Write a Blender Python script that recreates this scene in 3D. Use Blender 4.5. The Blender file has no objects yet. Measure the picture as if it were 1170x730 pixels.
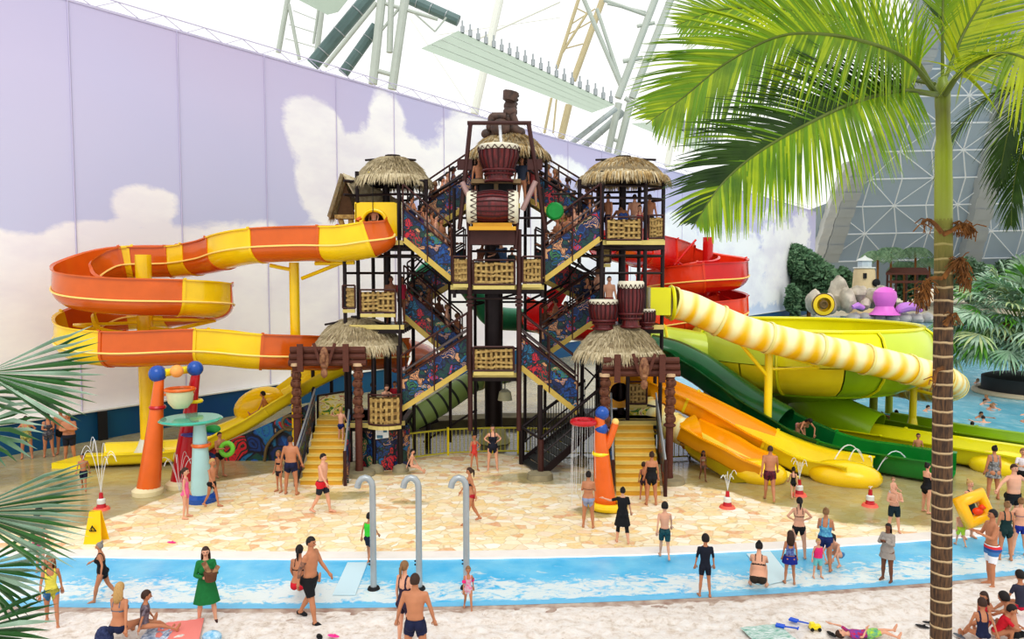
import bpy, bmesh, math, random
import numpy as np
from mathutils import Vector, Matrix, noise, Quaternion
random.seed(7)
R = math.radians
COL = bpy.context.scene.collection
# ---------------------------------------------------------------- camera model
CAMH, F = 6.9, 845.0
PITCH = math.atan(52/F)
CF = Vector((0, math.cos(PITCH), -math.sin(PITCH))); CU = Vector((0, math.sin(PITCH), math.cos(PITCH)))
def ray(px, py): return CF*F + Vector((px-585, 0, 0)) + CU*(365-py)
def at(px, py, Y):
    d = ray(px, py); return Vector((0, 0, CAMH)) + d*(Y/d.y)
def G(px, py, z=0.0):
    d = ray(px, py); return Vector((0, 0, CAMH)) + d*((z-CAMH)/d.z)
def V(*a): return Vector(a)
# ---------------------------------------------------------------- objects
def tag(o, label=None, cat=None, group=None, kind=None):
    if label: o['label'] = label
    if cat: o['category'] = cat
    if group: o['group'] = group
    if kind: o['kind'] = kind
    return o
def thing(name, label, cat, loc=(0, 0, 0), group=None, rz=0):
    o = bpy.data.objects.new(name, None); COL.objects.link(o)
    o.location = loc; o.rotation_euler = (0, 0, rz); o.empty_display_size = .2
    return tag(o, label, cat, group)
def wloc(o):
    v = Vector((0, 0, 0))
    while o is not None: v += o.location; o = o.parent
    return v
def copy_tree(o, parent=None):
    c = o.copy(); COL.objects.link(c)
    if parent: c.parent = parent
    for ch in list(o.children): copy_tree(ch, c)
    return c
class MB:
    """collects shapes, builds ONE mesh object"""
    def __init__(s): s.v = []; s.f = []; s.m = []; s.mi = 0
    def add(s, vs, fs):
        b = len(s.v); s.v += [tuple(p) for p in vs]
        s.f += [tuple(i+b for i in f) for f in fs]; s.m += [s.mi]*len(fs); return s
    def box(s, c, size, rz=0, M=None):
        hx, hy, hz = size[0]/2, size[1]/2, size[2]/2
        mm = (M or Matrix.Rotation(rz, 3, 'Z')); c = Vector(c)
        vs = [c+mm@Vector((x*hx, y*hy, z*hz)) for x in (-1, 1) for y in (-1, 1) for z in (-1, 1)]
        return s.add(vs, [(0, 1, 3, 2), (4, 6, 7, 5), (0, 4, 5, 1), (2, 3, 7, 6), (0, 2, 6, 4), (1, 5, 7, 3)])
    def beam(s, a, b, w, h, up=(0, 0, 1)):
        a = Vector(a); b = Vector(b); d = (b-a).normalized(); u = Vector(up)
        x = d.cross(u)
        if x.length < 1e-4: x = d.cross(Vector((0, 1, 0)))
        x.normalize(); u = x.cross(d)
        vs = []
        for p in (a, b):
            for i, j in ((-1, -1), (1, -1), (1, 1), (-1, 1)): vs.append(p+x*i*w/2+u*j*h/2)
        return s.add(vs, [(3, 2, 1, 0), (4, 5, 6, 7), (0, 1, 5, 4), (1, 2, 6, 5), (2, 3, 7, 6), (3, 0, 4, 7)])
    def tube(s, pts, r, n=8, cap=True, up=None, sx=1.0):
        pts = [Vector(p) for p in pts]; m = len(pts)
        rs = r if isinstance(r, (list, tuple)) else [r]*m
        t0 = (pts[1]-pts[0]).normalized()
        u = Vector(up) if up else (Vector((0, 0, 1)) if abs(t0.z) < .9 else Vector((0, 1, 0)))
        vs = []
        for i, p in enumerate(pts):
            t = (pts[min(i+1, m-1)]-pts[max(i-1, 0)]).normalized()
            x = t.cross(u)
            if x.length < 1e-5: x = t.orthogonal()
            x.normalize(); uu = x.cross(t).normalized(); 
            if not up: u = uu
            for k in range(n):
                a = 2*math.pi*k/n; vs.append(p+(x*math.cos(a)*sx+uu*math.sin(a))*rs[i])
        fs = []
        for i in range(m-1):
            for k in range(n):
                k2 = (k+1) % n; fs.append((i*n+k, i*n+k2, (i+1)*n+k2, (i+1)*n+k))
        if cap: fs += [tuple(range(n-1, -1, -1)), tuple(range((m-1)*n, m*n))]
        return s.add(vs, fs)
    def lathe(s, prof, o, n=16, M=None, sy=1.0, a0=0, a1=360):
        o = Vector(o); full = abs(a1-a0) >= 359.9; nn = n if full else n+1
        vs = []
        for (r, z) in prof:
            for k in range(nn):
                a = R(a0+(a1-a0)*k/n); p = Vector((r*math.cos(a), r*math.sin(a)*sy, z))
                vs.append(o+(M@p if M else p))
        fs = []
        for i in range(len(prof)-1):
            for k in range(n):
                k2 = (k+1) % nn; fs.append((i*nn+k, i*nn+k2, (i+1)*nn+k2, (i+1)*nn+k))
        return s.add(vs, fs)
    def ball(s, c, r, n=12, M=None, sc=(1, 1, 1)):
        c = Vector(c); h = n//2+1; vs = []; fs = []
        for i in range(h+1):
            th = math.pi*i/h
            for k in range(n):
                a = 2*math.pi*k/n
                p = Vector((math.sin(th)*math.cos(a)*sc[0], math.sin(th)*math.sin(a)*sc[1], math.cos(th)*sc[2]))*r
                vs.append(c+(M@p if M else p))
        for i in range(h):
            for k in range(n):
                k2 = (k+1) % n; fs.append((i*n+k, (i+1)*n+k, (i+1)*n+k2, i*n+k2))
        return s.add(vs, fs)
    def poly(s, pts): return s.add(pts, [tuple(range(len(pts)))])
    def slab(s, pts, d):
        """polygon extruded along vector d"""
        pts = [Vector(p) for p in pts]; d = Vector(d); n = len(pts)
        return s.add(pts+[p+d for p in pts], [tuple(range(n-1, -1, -1)), tuple(range(n, 2*n))]+[(i, (i+1) % n, n+(i+1) % n, n+i) for i in range(n)])
    def torus(s, c, Rr, r, n=20, m=8, M=None):
        c = Vector(c); vs = []; fs = []
        for i in range(n):
            a = 2*math.pi*i/n
            for j in range(m):
                b = 2*math.pi*j/m; q = Vector(((Rr+r*math.cos(b))*math.cos(a), (Rr+r*math.cos(b))*math.sin(a), r*math.sin(b)))
                vs.append(c+(M@q if M else q))
        for i in range(n):
            for j in range(m): fs.append((i*m+j, ((i+1) % n)*m+j, ((i+1) % n)*m+(j+1) % m, i*m+(j+1) % m))
        return s.add(vs, fs)
    def build(s, name, mats, parent=None, smooth=35, **kw):
        if not s.v: return None
        if not isinstance(mats, (list, tuple)): mats = [mats]
        off = wloc(parent) if parent else None
        if off is None:
            xs = np.array(s.v); off = Vector(((xs[:, 0].min()+xs[:, 0].max())/2, (xs[:, 1].min()+xs[:, 1].max())/2, xs[:, 2].min()))
            if kw.pop('keep', False): off = Vector((0, 0, 0))
            base = off
        else: base = Vector((0, 0, 0))
        kw.pop('keep', None)
        me = bpy.data.meshes.new(name)
        me.from_pydata([(x-off.x, y-off.y, z-off.z) for x, y, z in s.v], [], s.f)
        for m in mats: me.materials.append(m)
        me.polygons.foreach_set('material_index', s.m)
        if smooth:
            me.polygons.foreach_set('use_smooth', [True]*len(me.polygons))
            me.set_sharp_from_angle(angle=R(smooth))
        me.update()
        o = bpy.data.objects.new(name, me); COL.objects.link(o)
        if parent: o.parent = parent
        else: o.location = base
        tag(o, **kw)
        return o
def part(name, mats, parent, fn, smooth=35, **kw):
    m = MB(); fn(m); return m.build(name, mats, parent, smooth, **kw)
def catmull(pts, n=8):
    pts = [Vector(p) for p in pts]; out = []
    P = [pts[0]*2-pts[1]]+pts+[pts[-1]*2-pts[-2]]
    for i in range(1, len(P)-2):
        for k in range(n):
            t = k/n; a, b, c, d = P[i-1], P[i], P[i+1], P[i+2]
            out.append(.5*((2*b)+(c-a)*t+(2*a-5*b+4*c-d)*t*t+(3*b-a-3*c+d)*t**3))
    out.append(pts[-1]); return out
# ---------------------------------------------------------------- materials
def lin(c):
    return tuple(((x/255)/12.92 if x/255 <= .04045 else ((x/255+.055)/1.055)**2.4) for x in c[:3])+(1,)
_mc = {}
def mat(name, rgb, rough=.5, metal=0, var=0.0, scale=5, bump=0.0, bscale=None, spec=.5, coat=0, rgb2=None, stretch=None, trans=0, ior=1.4, alpha=1, emit=0, sub=0):
    if name in _mc: return _mc[name]
    m = bpy.data.materials.new(name); m.use_nodes = True; nt = m.node_tree; N = nt.nodes; L = nt.links
    b = N['Principled BSDF']; b.inputs['Base Color'].default_value = lin(rgb)
    b.inputs['Roughness'].default_value = rough; b.inputs['Metallic'].default_value = metal
    b.inputs['Specular IOR Level'].default_value = spec; b.inputs['Coat Weight'].default_value = coat
    b.inputs['Transmission Weight'].default_value = trans; b.inputs['IOR'].default_value = ior; b.inputs['Alpha'].default_value = alpha
    if emit: b.inputs['Emission Color'].default_value = lin(rgb); b.inputs['Emission Strength'].default_value = emit
    tc = N.new('ShaderNodeTexCoord'); mp = N.new('ShaderNodeMapping'); L.new(tc.outputs['Object'], mp.inputs['Vector'])
    if stretch: mp.inputs['Scale'].default_value = stretch
    nz = N.new('ShaderNodeTexNoise'); nz.inputs['Scale'].default_value = scale; nz.inputs['Detail'].default_value = 4
    L.new(mp.outputs[0], nz.inputs['Vector'])
    c2 = lin(rgb2) if rgb2 else tuple(x*(1-var) for x in lin(rgb)[:3])+(1,)
    if var or rgb2:
        mr = N.new('ShaderNodeMapRange'); mr.inputs['From Min'].default_value = .3; mr.inputs['From Max'].default_value = .7
        L.new(nz.outputs['Fac'], mr.inputs['Value'])
        mx = N.new('ShaderNodeMix'); mx.data_type = 'RGBA'; mx.inputs[6].default_value = lin(rgb); mx.inputs[7].default_value = c2
        L.new(mr.outputs[0], mx.inputs[0]); L.new(mx.outputs[2], b.inputs['Base Color'])
    if bump:
        n2 = N.new('ShaderNodeTexNoise'); n2.inputs['Scale'].default_value = bscale or scale*4; L.new(mp.outputs[0], n2.inputs['Vector'])
        bp = N.new('ShaderNodeBump'); bp.inputs['Strength'].default_value = bump; bp.inputs['Distance'].default_value = .02
        L.new(n2.outputs['Fac'], bp.inputs['Height']); L.new(bp.outputs[0], b.inputs['Normal'])
    _mc[name] = m; return m
class NT:
    """tiny node-tree helper"""
    def __init__(s, name):
        s.m = bpy.data.materials.new(name); s.m.use_nodes = True; s.t = s.m.node_tree; s.N = s.t.nodes; s.L = s.t.links; s.b = s.N['Principled BSDF']
        s.tc = s.N.new('ShaderNodeTexCoord')
    def mapping(s, scale=(1, 1, 1), rot=(0, 0, 0), src=None):
        n = s.N.new('ShaderNodeMapping'); n.inputs['Scale'].default_value = scale; n.inputs['Rotation'].default_value = rot
        s.L.new(src or s.tc.outputs['Object'], n.inputs['Vector']); return n.outputs[0]
    def noise(s, vec, scale, detail=4, rough=.5, dist=0, col=False):
        n = s.N.new('ShaderNodeTexNoise'); n.inputs['Scale'].default_value = scale; n.inputs['Detail'].default_value = detail
        n.inputs['Roughness'].default_value = rough; n.inputs['Distortion'].default_value = dist; s.L.new(vec, n.inputs['Vector'])
        return n.outputs['Color' if col else 'Fac']
    def vor(s, vec, scale, feature='F1', out='Distance', rnd=1):
        n = s.N.new('ShaderNodeTexVoronoi'); n.feature = feature; n.inputs['Scale'].default_value = scale; n.inputs['Randomness'].default_value = rnd
        s.L.new(vec, n.inputs['Vector']); return n.outputs[out]
    def rng(s, v, a, b, c=0, d=1):
        n = s.N.new('ShaderNodeMapRange'); n.inputs[1].default_value = a; n.inputs[2].default_value = b; n.inputs[3].default_value = c; n.inputs[4].default_value = d
        s.L.new(v, n.inputs[0]); return n.outputs[0]
    def math(s, op, a, b=None, c=None):
        n = s.N.new('ShaderNodeMath'); n.operation = op
        for i, x in enumerate((a, b, c)):
            if x is None: continue
            if isinstance(x, (int, float)): n.inputs[i].default_value = x
            else: s.L.new(x, n.inputs[i])
        return n.outputs[0]
    def mix(s, f, a, b, bt='MIX'):
        n = s.N.new('ShaderNodeMix'); n.data_type = 'RGBA'; n.blend_type = bt
        for i, x in ((0, f), (6, a), (7, b)):
            if isinstance(x, (int, float)): n.inputs[i].default_value = x
            elif isinstance(x, tuple): n.inputs[i].default_value = lin(x)
            else: s.L.new(x, n.inputs[i])
        return n.outputs[2]
    def ramp(s, v, stops, const=False):
        n = s.N.new('ShaderNodeValToRGB'); s.L.new(v, n.inputs[0]); cr = n.color_ramp
        if const: cr.interpolation = 'CONSTANT'
        while len(cr.elements) < len(stops): cr.elements.new(.5)
        for e, (p, c) in zip(cr.elements, stops): e.position = p; e.color = lin(c)
        return n.outputs[0]
    def attr(s, name, out='Fac'):
        n = s.N.new('ShaderNodeAttribute'); n.attribute_name = name; return n.outputs[out]
    def xyz(s, vec):
        n = s.N.new('ShaderNodeSeparateXYZ'); s.L.new(vec, n.inputs[0]); return n.outputs
    def bump(s, h, strength=.3, dist=.02):
        n = s.N.new('ShaderNodeBump'); n.inputs['Strength'].default_value = strength; n.inputs['Distance'].default_value = dist
        s.L.new(h, n.inputs['Height']); s.L.new(n.outputs[0], s.b.inputs['Normal'])
    def out(s, col, rough=.5, spec=.5):
        s.L.new(col, s.b.inputs['Base Color'])
        if isinstance(rough, (int, float)): s.b.inputs['Roughness'].default_value = rough
        else: s.L.new(rough, s.b.inputs['Roughness'])
        s.b.inputs['Specular IOR Level'].default_value = spec
        return s.m
YEL = mat('yellow gel coat', (252, 212, 20), .22, var=.12, scale=1.2, coat=.4)
YELP = mat('lemon yellow paint', (250, 226, 30), .3, var=.08, scale=1.5, coat=.3)
ORA = mat('orange gel coat', (222, 104, 26), .22, var=.15, scale=1.3, coat=.4)
ORY = mat('amber gel coat', (255, 178, 8), .25, var=.12, scale=1.0, coat=.4)
RED = mat('red gel coat', (214, 24, 22), .25, var=.15, scale=1.3, coat=.4)
REDO = mat('orange red gel coat', (236, 66, 28), .25, var=.15, scale=1.3, coat=.4)
LIME = mat('pale lime gel coat', (204, 222, 70), .3, var=.1, scale=.8, coat=.3)
LIMED = mat('lime green gel coat', (150, 190, 20), .3, var=.2, scale=.8, coat=.3)
LEMO = mat('acid yellow gel coat', (232, 228, 10), .3, var=.12, scale=.8, coat=.3)
GRN = mat('dark green gel coat', (6, 98, 44), .25, var=.3, scale=1, coat=.4)
GRNB = mat('bright green gel coat', (20, 138, 50), .25, var=.3, scale=1, coat=.4)
STEEL = mat('dark brown steel tube', (44, 32, 34), .4, .3, var=.3, scale=3)
BROWN = mat('maroon brown painted steel', (74, 40, 36), .45, .1, var=.3, scale=3)
RAIL = mat('worn grey handrail steel', (104, 92, 92), .35, .5, var=.3, scale=4)
WHITE = mat('white painted steel', (226, 229, 222), .45, var=.06, scale=2)
GALV = mat('galvanised shower pipe', (176, 182, 184), .3, .35, var=.12, scale=4)
CREAM = mat('cream painted metal', (214, 196, 120), .5, var=.15, scale=3)
GOLD = mat('ochre yellow step plastic', (226, 176, 56), .45, var=.15, scale=3)
LOG = mat('red brown timber', (104, 58, 44), .6, var=.35, scale=6, bump=.4, stretch=(1, 6, 6))
BAMB = mat('tan bamboo slat', (196, 168, 104), .6, rgb2=(140, 108, 60), scale=9, bump=.3)
STRAW = mat('grey tan straw thatch', (226, 214, 184), .9, rgb2=(176, 160, 126), scale=7)
STRAWG = mat('golden straw thatch', (212, 186, 134), .9, rgb2=(156, 130, 86), scale=7)
STRAWD = mat('dark straw underlayer', (150, 134, 104), .95, var=.4, scale=8)
DRUM = mat('dark red varnished drum wood', (122, 34, 34), .35, rgb2=(70, 22, 24), scale=5, stretch=(3, 3, .4), coat=.3)
DRUMH = mat('cream drum skin', (228, 222, 200), .6, var=.1, scale=6)
BLUEP = mat('royal blue play paint', (26, 84, 170), .25, var=.1, scale=2, coat=.4)
ORAP = mat('orange play paint', (234, 110, 30), .3, var=.1, scale=2, coat=.4)
REDP = mat('red play paint', (196, 22, 38), .3, var=.1, scale=2, coat=.4)
PBLU = mat('pale blue play paint', (176, 214, 214), .35, var=.08, scale=2, coat=.3)
CONC = mat('concrete footing', (160, 150, 120), .8, var=.25, scale=4)
WJET = mat('white water jet', (244, 248, 252), .15, alpha=.55, spec=.8)
BLK = mat('black rubber', (22, 22, 24), .6)
# ================================================================ the setting
import bisect
def interp(tab, x):
    if x <= tab[0][0]: a, b = tab[0], tab[1]
    elif x >= tab[-1][0]: a, b = tab[-2], tab[-1]
    else:
        i = bisect.bisect([t[0] for t in tab], x); a, b = tab[i-1], tab[i]
    return a[1]+(b[1]-a[1])*(x-a[0])/(b[0]-a[0])
def gcurve(pts):
    w = [G(*p) for p in pts]; w = [(v.x, v.y) for v in w]
    # smooth by quadratic fit
    A = np.polyfit([a for a, b in w], [b for a, b in w], 3); return lambda x: float(np.polyval(A, max(-15, min(18, x)))) + (0 if -15 <= x <= 18 else 0)
C_OUT = gcurve([(0, 627), (60, 629), (300, 631), (500, 632), (620, 629), (700, 626), (920, 619.5), (1060, 609), (1170, 599)])
C_IN = gcurve([(0, 635), (60, 637), (300, 639.5), (500, 640), (620, 637.5), (700, 634.5), (920, 628), (1060, 617.5), (1170, 608)])
C_LOW = gcurve([(0, 688), (60, 690), (300, 691), (520, 689), (700, 683), (900, 675), (1060, 661), (1170, 653)])
def strip_mesh(name, ylo, yhi, xs, nt, zf, m, attrs=None, tex=1.0, **kw):
    vs = []; fs = []
    for x in xs:
        a, b = ylo(x), yhi(x)
        for j in range(nt+1):
            t = (j/nt)**tex; y = a+(b-a)*t; vs.append((x, y, zf(x, y)))
    for i in range(len(xs)-1):
        for j in range(nt): k = i*(nt+1)+j; fs.append((k, k+nt+1, k+nt+2, k+1))
    mb = MB(); mb.v = vs; mb.f = fs; mb.m = [0]*len(fs)
    o = mb.build(name, m, smooth=180, keep=True, **kw)
    if attrs:
        for an, fn in attrs.items():
            at_ = o.data.attributes.new(an, 'FLOAT', 'POINT'); at_.data.foreach_set('value', [fn(*v) for v in vs])
    return o
def frange(a, b, s): return [a+(b-a)*i/int(round((b-a)/s)) for i in range(int(round((b-a)/s))+1)]
# ---- flagstone plaza
def mk_flag():
    t = NT('crazy paving flagstones'); o = t.tc.outputs['Object']
    wob = t.noise(o, 1.4, 2, col=True)
    mixv = t.N.new('ShaderNodeMix'); mixv.data_type = 'RGBA'; mixv.inputs[0].default_value = .16; t.L.new(o, mixv.inputs[6]); t.L.new(wob, mixv.inputs[7])
    vec = t.mapping((1.9, 2.7, 0.001), src=mixv.outputs[2])
    edge = t.vor(vec, 1.75, 'DISTANCE_TO_EDGE'); cell = t.vor(vec, 1.75, 'F1', 'Color')
    cx = t.xyz(cell)
    stone = t.ramp(cx[0], [(0, (236, 214, 160)), (.2, (250, 240, 214)), (.42, (244, 222, 164)), (.6, (242, 206, 132)), (.75, (254, 248, 232)), (.92, (234, 190, 128)), (.985, (226, 166, 110))])
    n = t.noise(o, 9, 5); stone = t.mix(t.rng(n, .35, .7, 0, .35), stone, (255, 250, 236))
    g = t.rng(edge, .015, .05, .35, 1); c = t.mix(g, (214, 190, 142), stone)
    wet = t.attr('wet'); nb = t.noise(o, .9, 4, .6); w = t.math('ADD', wet, t.math('MULTIPLY', t.math('SUBTRACT', nb, .5), .7)); w = t.rng(w, .42, .62)
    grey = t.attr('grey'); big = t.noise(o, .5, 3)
    wetshadec = t.mix(t.rng(big, .35, .65), (138, 128, 84), (176, 164, 112)); wetshadec = t.mix(grey, wetshadec, t.mix(t.rng(big, .4, .6), (66, 62, 58), (112, 108, 102)))  # grey mix: wet stone with the tower's shade put into the colour
    c = t.mix(t.math('MULTIPLY', w, t.rng(grey, 0, .6, .84, 1)), c, wetshadec)
    r = t.rng(w, 0, 1, .6, .12); t.bump(t.math('ADD', g, t.math('MULTIPLY', n, .3)), .25, .01)
    return t.out(c, r)
def sstep(a, b, x):
    t = max(0, min(1, (x-a)/(b-a))); return t*t*(3-2*t)
def blob(x, y, c, rx, ry): return max(0, 1-((x-c[0])/rx)**2-((y-c[1])/ry)**2)
wetpts = [(G(585, 575), 0, 0)]
WB = [(G(450, 540), .9, .45), (G(388, 566), 1.3, .55), (G(640, 546), 2.8, .8), (G(780, 512), 1.6, 2.2), (G(800, 545), 1.4, 1.5), (G(680, 585), .9, .6), (G(470, 574), .7, .35), (G(1000, 590), 2.0, .9)]
# boundary of the wet ground as front edge in world y for each x
WE = [(G(px, py).x, G(px, py).y) for px, py in ((0, 612), (110, 600), (160, 580), (235, 552), (330, 538), (400, 527), (470, 520), (560, 517), (640, 528), (690, 540), (740, 545), (800, 552), (870, 574), (960, 590), (1040, 600), (1170, 612))]
WE = [(a, b) for a, b in sorted(WE)]
def fwet(x, y, z):
    e = interp(WE, x); w = sstep(-.8, .8, y-e)
    for c, rx, ry in WB: w = max(w, min(1, blob(x, y, c, rx*1.2, ry*1.3)*1.6)*.62)
    return w
def fgreyshade(x, y, z): return sstep(25.6, 28.5, y)*sstep(-8, -5, x)*(1-.75*sstep(33, 40, y))  # grey wet floor under the tower, darkened to stand in for its shade
strip_mesh('floor', C_OUT, lambda x: 62, frange(-40, 60, .4), 130, lambda x, y: 0, mk_flag(), {'wet': fwet, 'grey': fgreyshade}, tex=1.5, kind='structure')
# far ground under everything behind
part('ground', mat('beige beach ground', (206, 196, 170), .8, var=.15, scale=.3), None, lambda m: m.poly([(-60, 61.9, -.02), (320, 61.9, -.02), (320, 330, -.02), (-60, 330, -.02)]), kind='structure', keep=True)
# coping
part_c = strip_mesh('trim_1', C_IN, C_OUT, frange(-16, 19, .5), 2, lambda x, y: .035, mat('white pool coping', (240, 234, 226), .6, var=.06, scale=3), kind='structure')
def mk_shallow():
    t = NT('shallow blue wading water'); o = t.tc.outputs['Object']
    f = t.attr('foam'); n1 = t.noise(t.mapping((1.6, 2.6, 1)), 1.8, 7, .68, 1.2); n2 = t.noise(t.mapping((1, 1.8, 1)), .35, 3)
    fm = t.math('ADD', t.math('MULTIPLY', f, .55), t.math('ADD', t.math('MULTIPLY', t.math('SUBTRACT', n1, .5), 1.9), t.math('SUBTRACT', n2, .5)))
    fm = t.rng(fm, .28, .55)
    c = t.mix(t.rng(t.noise(o, 1.2, 4), .35, .65), (84, 190, 236), (128, 208, 240)); c = t.mix(t.math('MULTIPLY', fm, .85), c, (236, 240, 234))
    t.bump(n1, .25, .03); return t.out(c, .16)
strip_mesh('pool_floor', C_LOW, C_IN, frange(-16, 19, .25), 14, lambda x, y: .0+.004*math.sin(x*5+y*9), mk_shallow(), {'foam': lambda x, y, z: sstep(.75, .25, (y-C_LOW(x))/max(.1, C_IN(x)-C_LOW(x)))*sstep(0, .08, (y-C_LOW(x))/(C_IN(x)-C_LOW(x)))}, kind='structure')
strip_mesh('trim_2', lambda x: C_LOW(x)-.2, C_LOW, frange(-16, 19, .5), 2, lambda x, y: .02, mat('light blue pool edge', (120, 196, 232), .4, var=.1, scale=4), kind='structure')
strip_mesh('trim_3', lambda x: C_LOW(x)-.8, lambda x: C_LOW(x)-.18, frange(-16, 19, .4), 2, lambda x, y: .015, mat('brown wet edge stones', (150, 118, 104), .6, rgb2=(205, 190, 175), scale=3.5, bump=.5), kind='structure')
def pale(px, py0, px1, py1):   # pale inlaid panels crossing the wading strip
    pass
for k, q in enumerate([((397, 643), (420, 643), (406, 680), (380, 680)), ((853, 633), (880, 630), (905, 662), (878, 668))]):
    part('pool_step_panel', mat('pale blue ramp panel', (206, 232, 240), .3), None, lambda m: m.slab([G(*p, z=.012) for p in q], (0, 0, .015)), kind='structure')
# ---- sand
def mk_sand():
    t = NT('white trampled sand'); o = t.tc.outputs['Object']; n = t.noise(o, 6, 6, .7); n2 = t.noise(t.mapping((1, 1.6, 1)), 2.2, 4, .6)
    c = t.ramp(n, [(.3, (196, 180, 164)), (.46, (232, 222, 212)), (.6, (238, 232, 226))]); c = t.mix(t.rng(n2, .55, .7, 0, .6), c, (206, 188, 170))
    wetl = t.attr('damp'); c = t.mix(t.rng(t.math('ADD', wetl, t.math('MULTIPLY', t.math('SUBTRACT', n2, .5), 1.4)), .55, .75, 0, .8), c, (168, 138, 120))
    t.bump(n, .9, .06); return t.out(c, .85, .2)
def sandz(x, y):
    a = sstep(0, .5, C_LOW(x)-.2-y)
    return .0+a*(.06+.05*noise.noise(Vector((x*1.7, y*1.7, 0)))+.06*noise.noise(Vector((x*4.2, y*5, 3)))+.02*noise.noise(Vector((x*10, y*10, 3))))
strip_mesh('sand', lambda x: 3.0, lambda x: C_LOW(x)-.35, frange(-13, 17, .1), 130, sandz, mk_sand(), {'damp': lambda x, y, z: sstep(1.2, .0, C_LOW(x)-y)*.75}, tex=.8, kind='structure')
# ---- mural wall
VP = (1181, 312)
WA = G(0, 521); wd = Vector(((VP[0]-585)/F, 1, 0)).normalized()   # wall direction
def wallpt(px, z=0):   # point on wall seen at image column px
    k = (px-585)/F  # x = k*y (pitch ignored by solving on the ground row)
    s = (WA.x-k*WA.y*1.0)/(k*wd.y-wd.x) if abs(k*wd.y-wd.x) > 1e-6 else 0
    p = WA+wd*s; return Vector((p.x, p.y, z))
WTOP = at(90, 0, wallpt(90).y*1.0).z
WN = Vector((-wd.y, wd.x, 0))  # pointing away (left/back)
SMAX = (wallpt(930)-WA).length; SMIN = -14.0
def mk_mural():
    t = NT('printed lavender sky mural'); o = t.tc.outputs['Object']; cl = t.attr('cloud'); v = t.attr('vh'); wm = t.attr('warm')
    n = t.noise(t.mapping((.5, .5, .9)), .55, 9, .62, .3); n2 = t.noise(o, .08, 2)
    f = t.math('ADD', cl, t.math('MULTIPLY', t.math('SUBTRACT', n, .5), 1.5)); f = t.rng(f, .42, .66)
    sky = t.ramp(v, [(0, (214, 226, 240)), (.35, (208, 212, 234)), (.65, (208, 206, 230)), (.85, (208, 202, 228)), (1, (204, 194, 220))])
    sky = t.mix(t.rng(n2, .4, .6, 0, .35), sky, (196, 200, 232))
    shade = t.noise(t.mapping((.4, .4, 1)), .35, 6, .6); cc = t.mix(t.rng(shade, .35, .6), (240, 236, 240), (255, 253, 250))
    c = t.mix(f, sky, cc); return t.out(c, .75, .15)
def wallsurf():
    ns, nz = 420, 46; vs = []; cl = []; vh = []
    # image-derived cloud blobs given as (column, z height, ds, dz, weight)
    bl = []
    def B(px, py, rx, ry, w=1.0):
        p = wallpt(px); z = at(px, py, p.y).z; s = (p-WA).length*(1 if (p-WA).dot(wd) > 0 else -1); sc = F/p.y
        q = wallpt(px+rx); ds = max(.5, (q-p).length); bl.append((s, z, ds, ry/sc, w))
    for b in ((170, 236, 34, 24), (120, 275, 60, 20), (362, 150, 32, 34), (372, 205, 26, 46), (442, 150, 20, 50, .9), (445, 190, 46, 40), (425, 215, 40, 50),
              (548, 175, 40, 45), (520, 215, 40, 50), (640, 190, 26, 14, .7), (600, 250, 60, 50), (770, 265, 22, 20, .9), (830, 300, 50, 40), (890, 290, 22, 50, .85), (912, 265, 12, 25, .8), (860, 330, 50, 22, .8), (700, 300, 60, 40)): B(*b)
    for i in range(ns+1):
        s = SMIN+(SMAX-SMIN)*(i/ns)**1.25
        for j in range(nz+1):
            z = WTOP*j/nz; p = WA+wd*s; vs.append((p.x, p.y, z))
            vpx = 585+F*p.x/p.y; 
            bank = interp([(-200, 250), (0, 262), (60, 275), (130, 268), (250, 255), (330, 262), (420, 250), (560, 265), (700, 330), (800, 372), (900, 400)], vpx)
            ypx = 313-(z-CAMH)*F/p.y
            c = sstep(-26, 16, ypx-bank)*1.0
            for (bs, bz, ds, dz, w) in bl:
                d = ((s-bs)/ds)**2+((z-bz)/dz)**2
                if d < 2.2: c = max(c, w*(1-d/2.2)*1.15)
            cl.append(min(c, 1.15)); vh.append(z/WTOP)
    fs = [(i*(nz+1)+j, (i+1)*(nz+1)+j, (i+1)*(nz+1)+j+1, i*(nz+1)+j+1) for i in range(ns) for j in range(nz)]
    m = MB(); m.v = vs; m.f = fs; m.m = [0]*len(fs); o = m.build('wall_left', mk_mural(), smooth=180, keep=True, kind='structure')
    for n_, d_ in (('cloud', cl), ('vh', vh)):
        a = o.data.attributes.new(n_, 'FLOAT', 'POINT'); a.data.foreach_set('value', d_)
wallsurf()
# seams, teal band, capping truss
seam = mat('mural seam', (196, 190, 214), .7)
part('trim_4', seam, None, lambda m: [m.beam(wallpt(px, 1)-WN*.03, wallpt(px, WTOP)-WN*.03, .04, .04, up=(0, 1, 0)) for px in (89, 210, 307, 387, 452, 508, 560, 606, 648, 686, 720, 750, 778)], kind='structure')
zb = at(161, 461, wallpt(161).y).z
TEAL = mat('teal painted plinth', (18, 92, 124), .5, var=.2, scale=.6, rgb2=(10, 74, 130))
part('baseboard_left', TEAL, None, lambda m: m.beam(WA+wd*SMIN+V(0, 0, zb/2)-WN*.12, WA+wd*SMAX+V(0, 0, zb/2)-WN*.12, .2, zb), kind='structure', keep=True)
part('trim_5', WHITE, None, lambda m: m.beam(WA+wd*SMIN+V(0, 0, zb+.03)-WN*.16, WA+wd*SMAX+V(0, 0, zb+.03)-WN*.16, .28, .06), kind='structure', keep=True)
part('trim_6', BLK, None, lambda m: m.box(wallpt(108, zb/2)-WN*.3, (.35, .35, zb), rz=.6), kind='structure')
LAV = mat('lavender truss paint', (206, 200, 222), .6, var=.1, scale=2)
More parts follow.
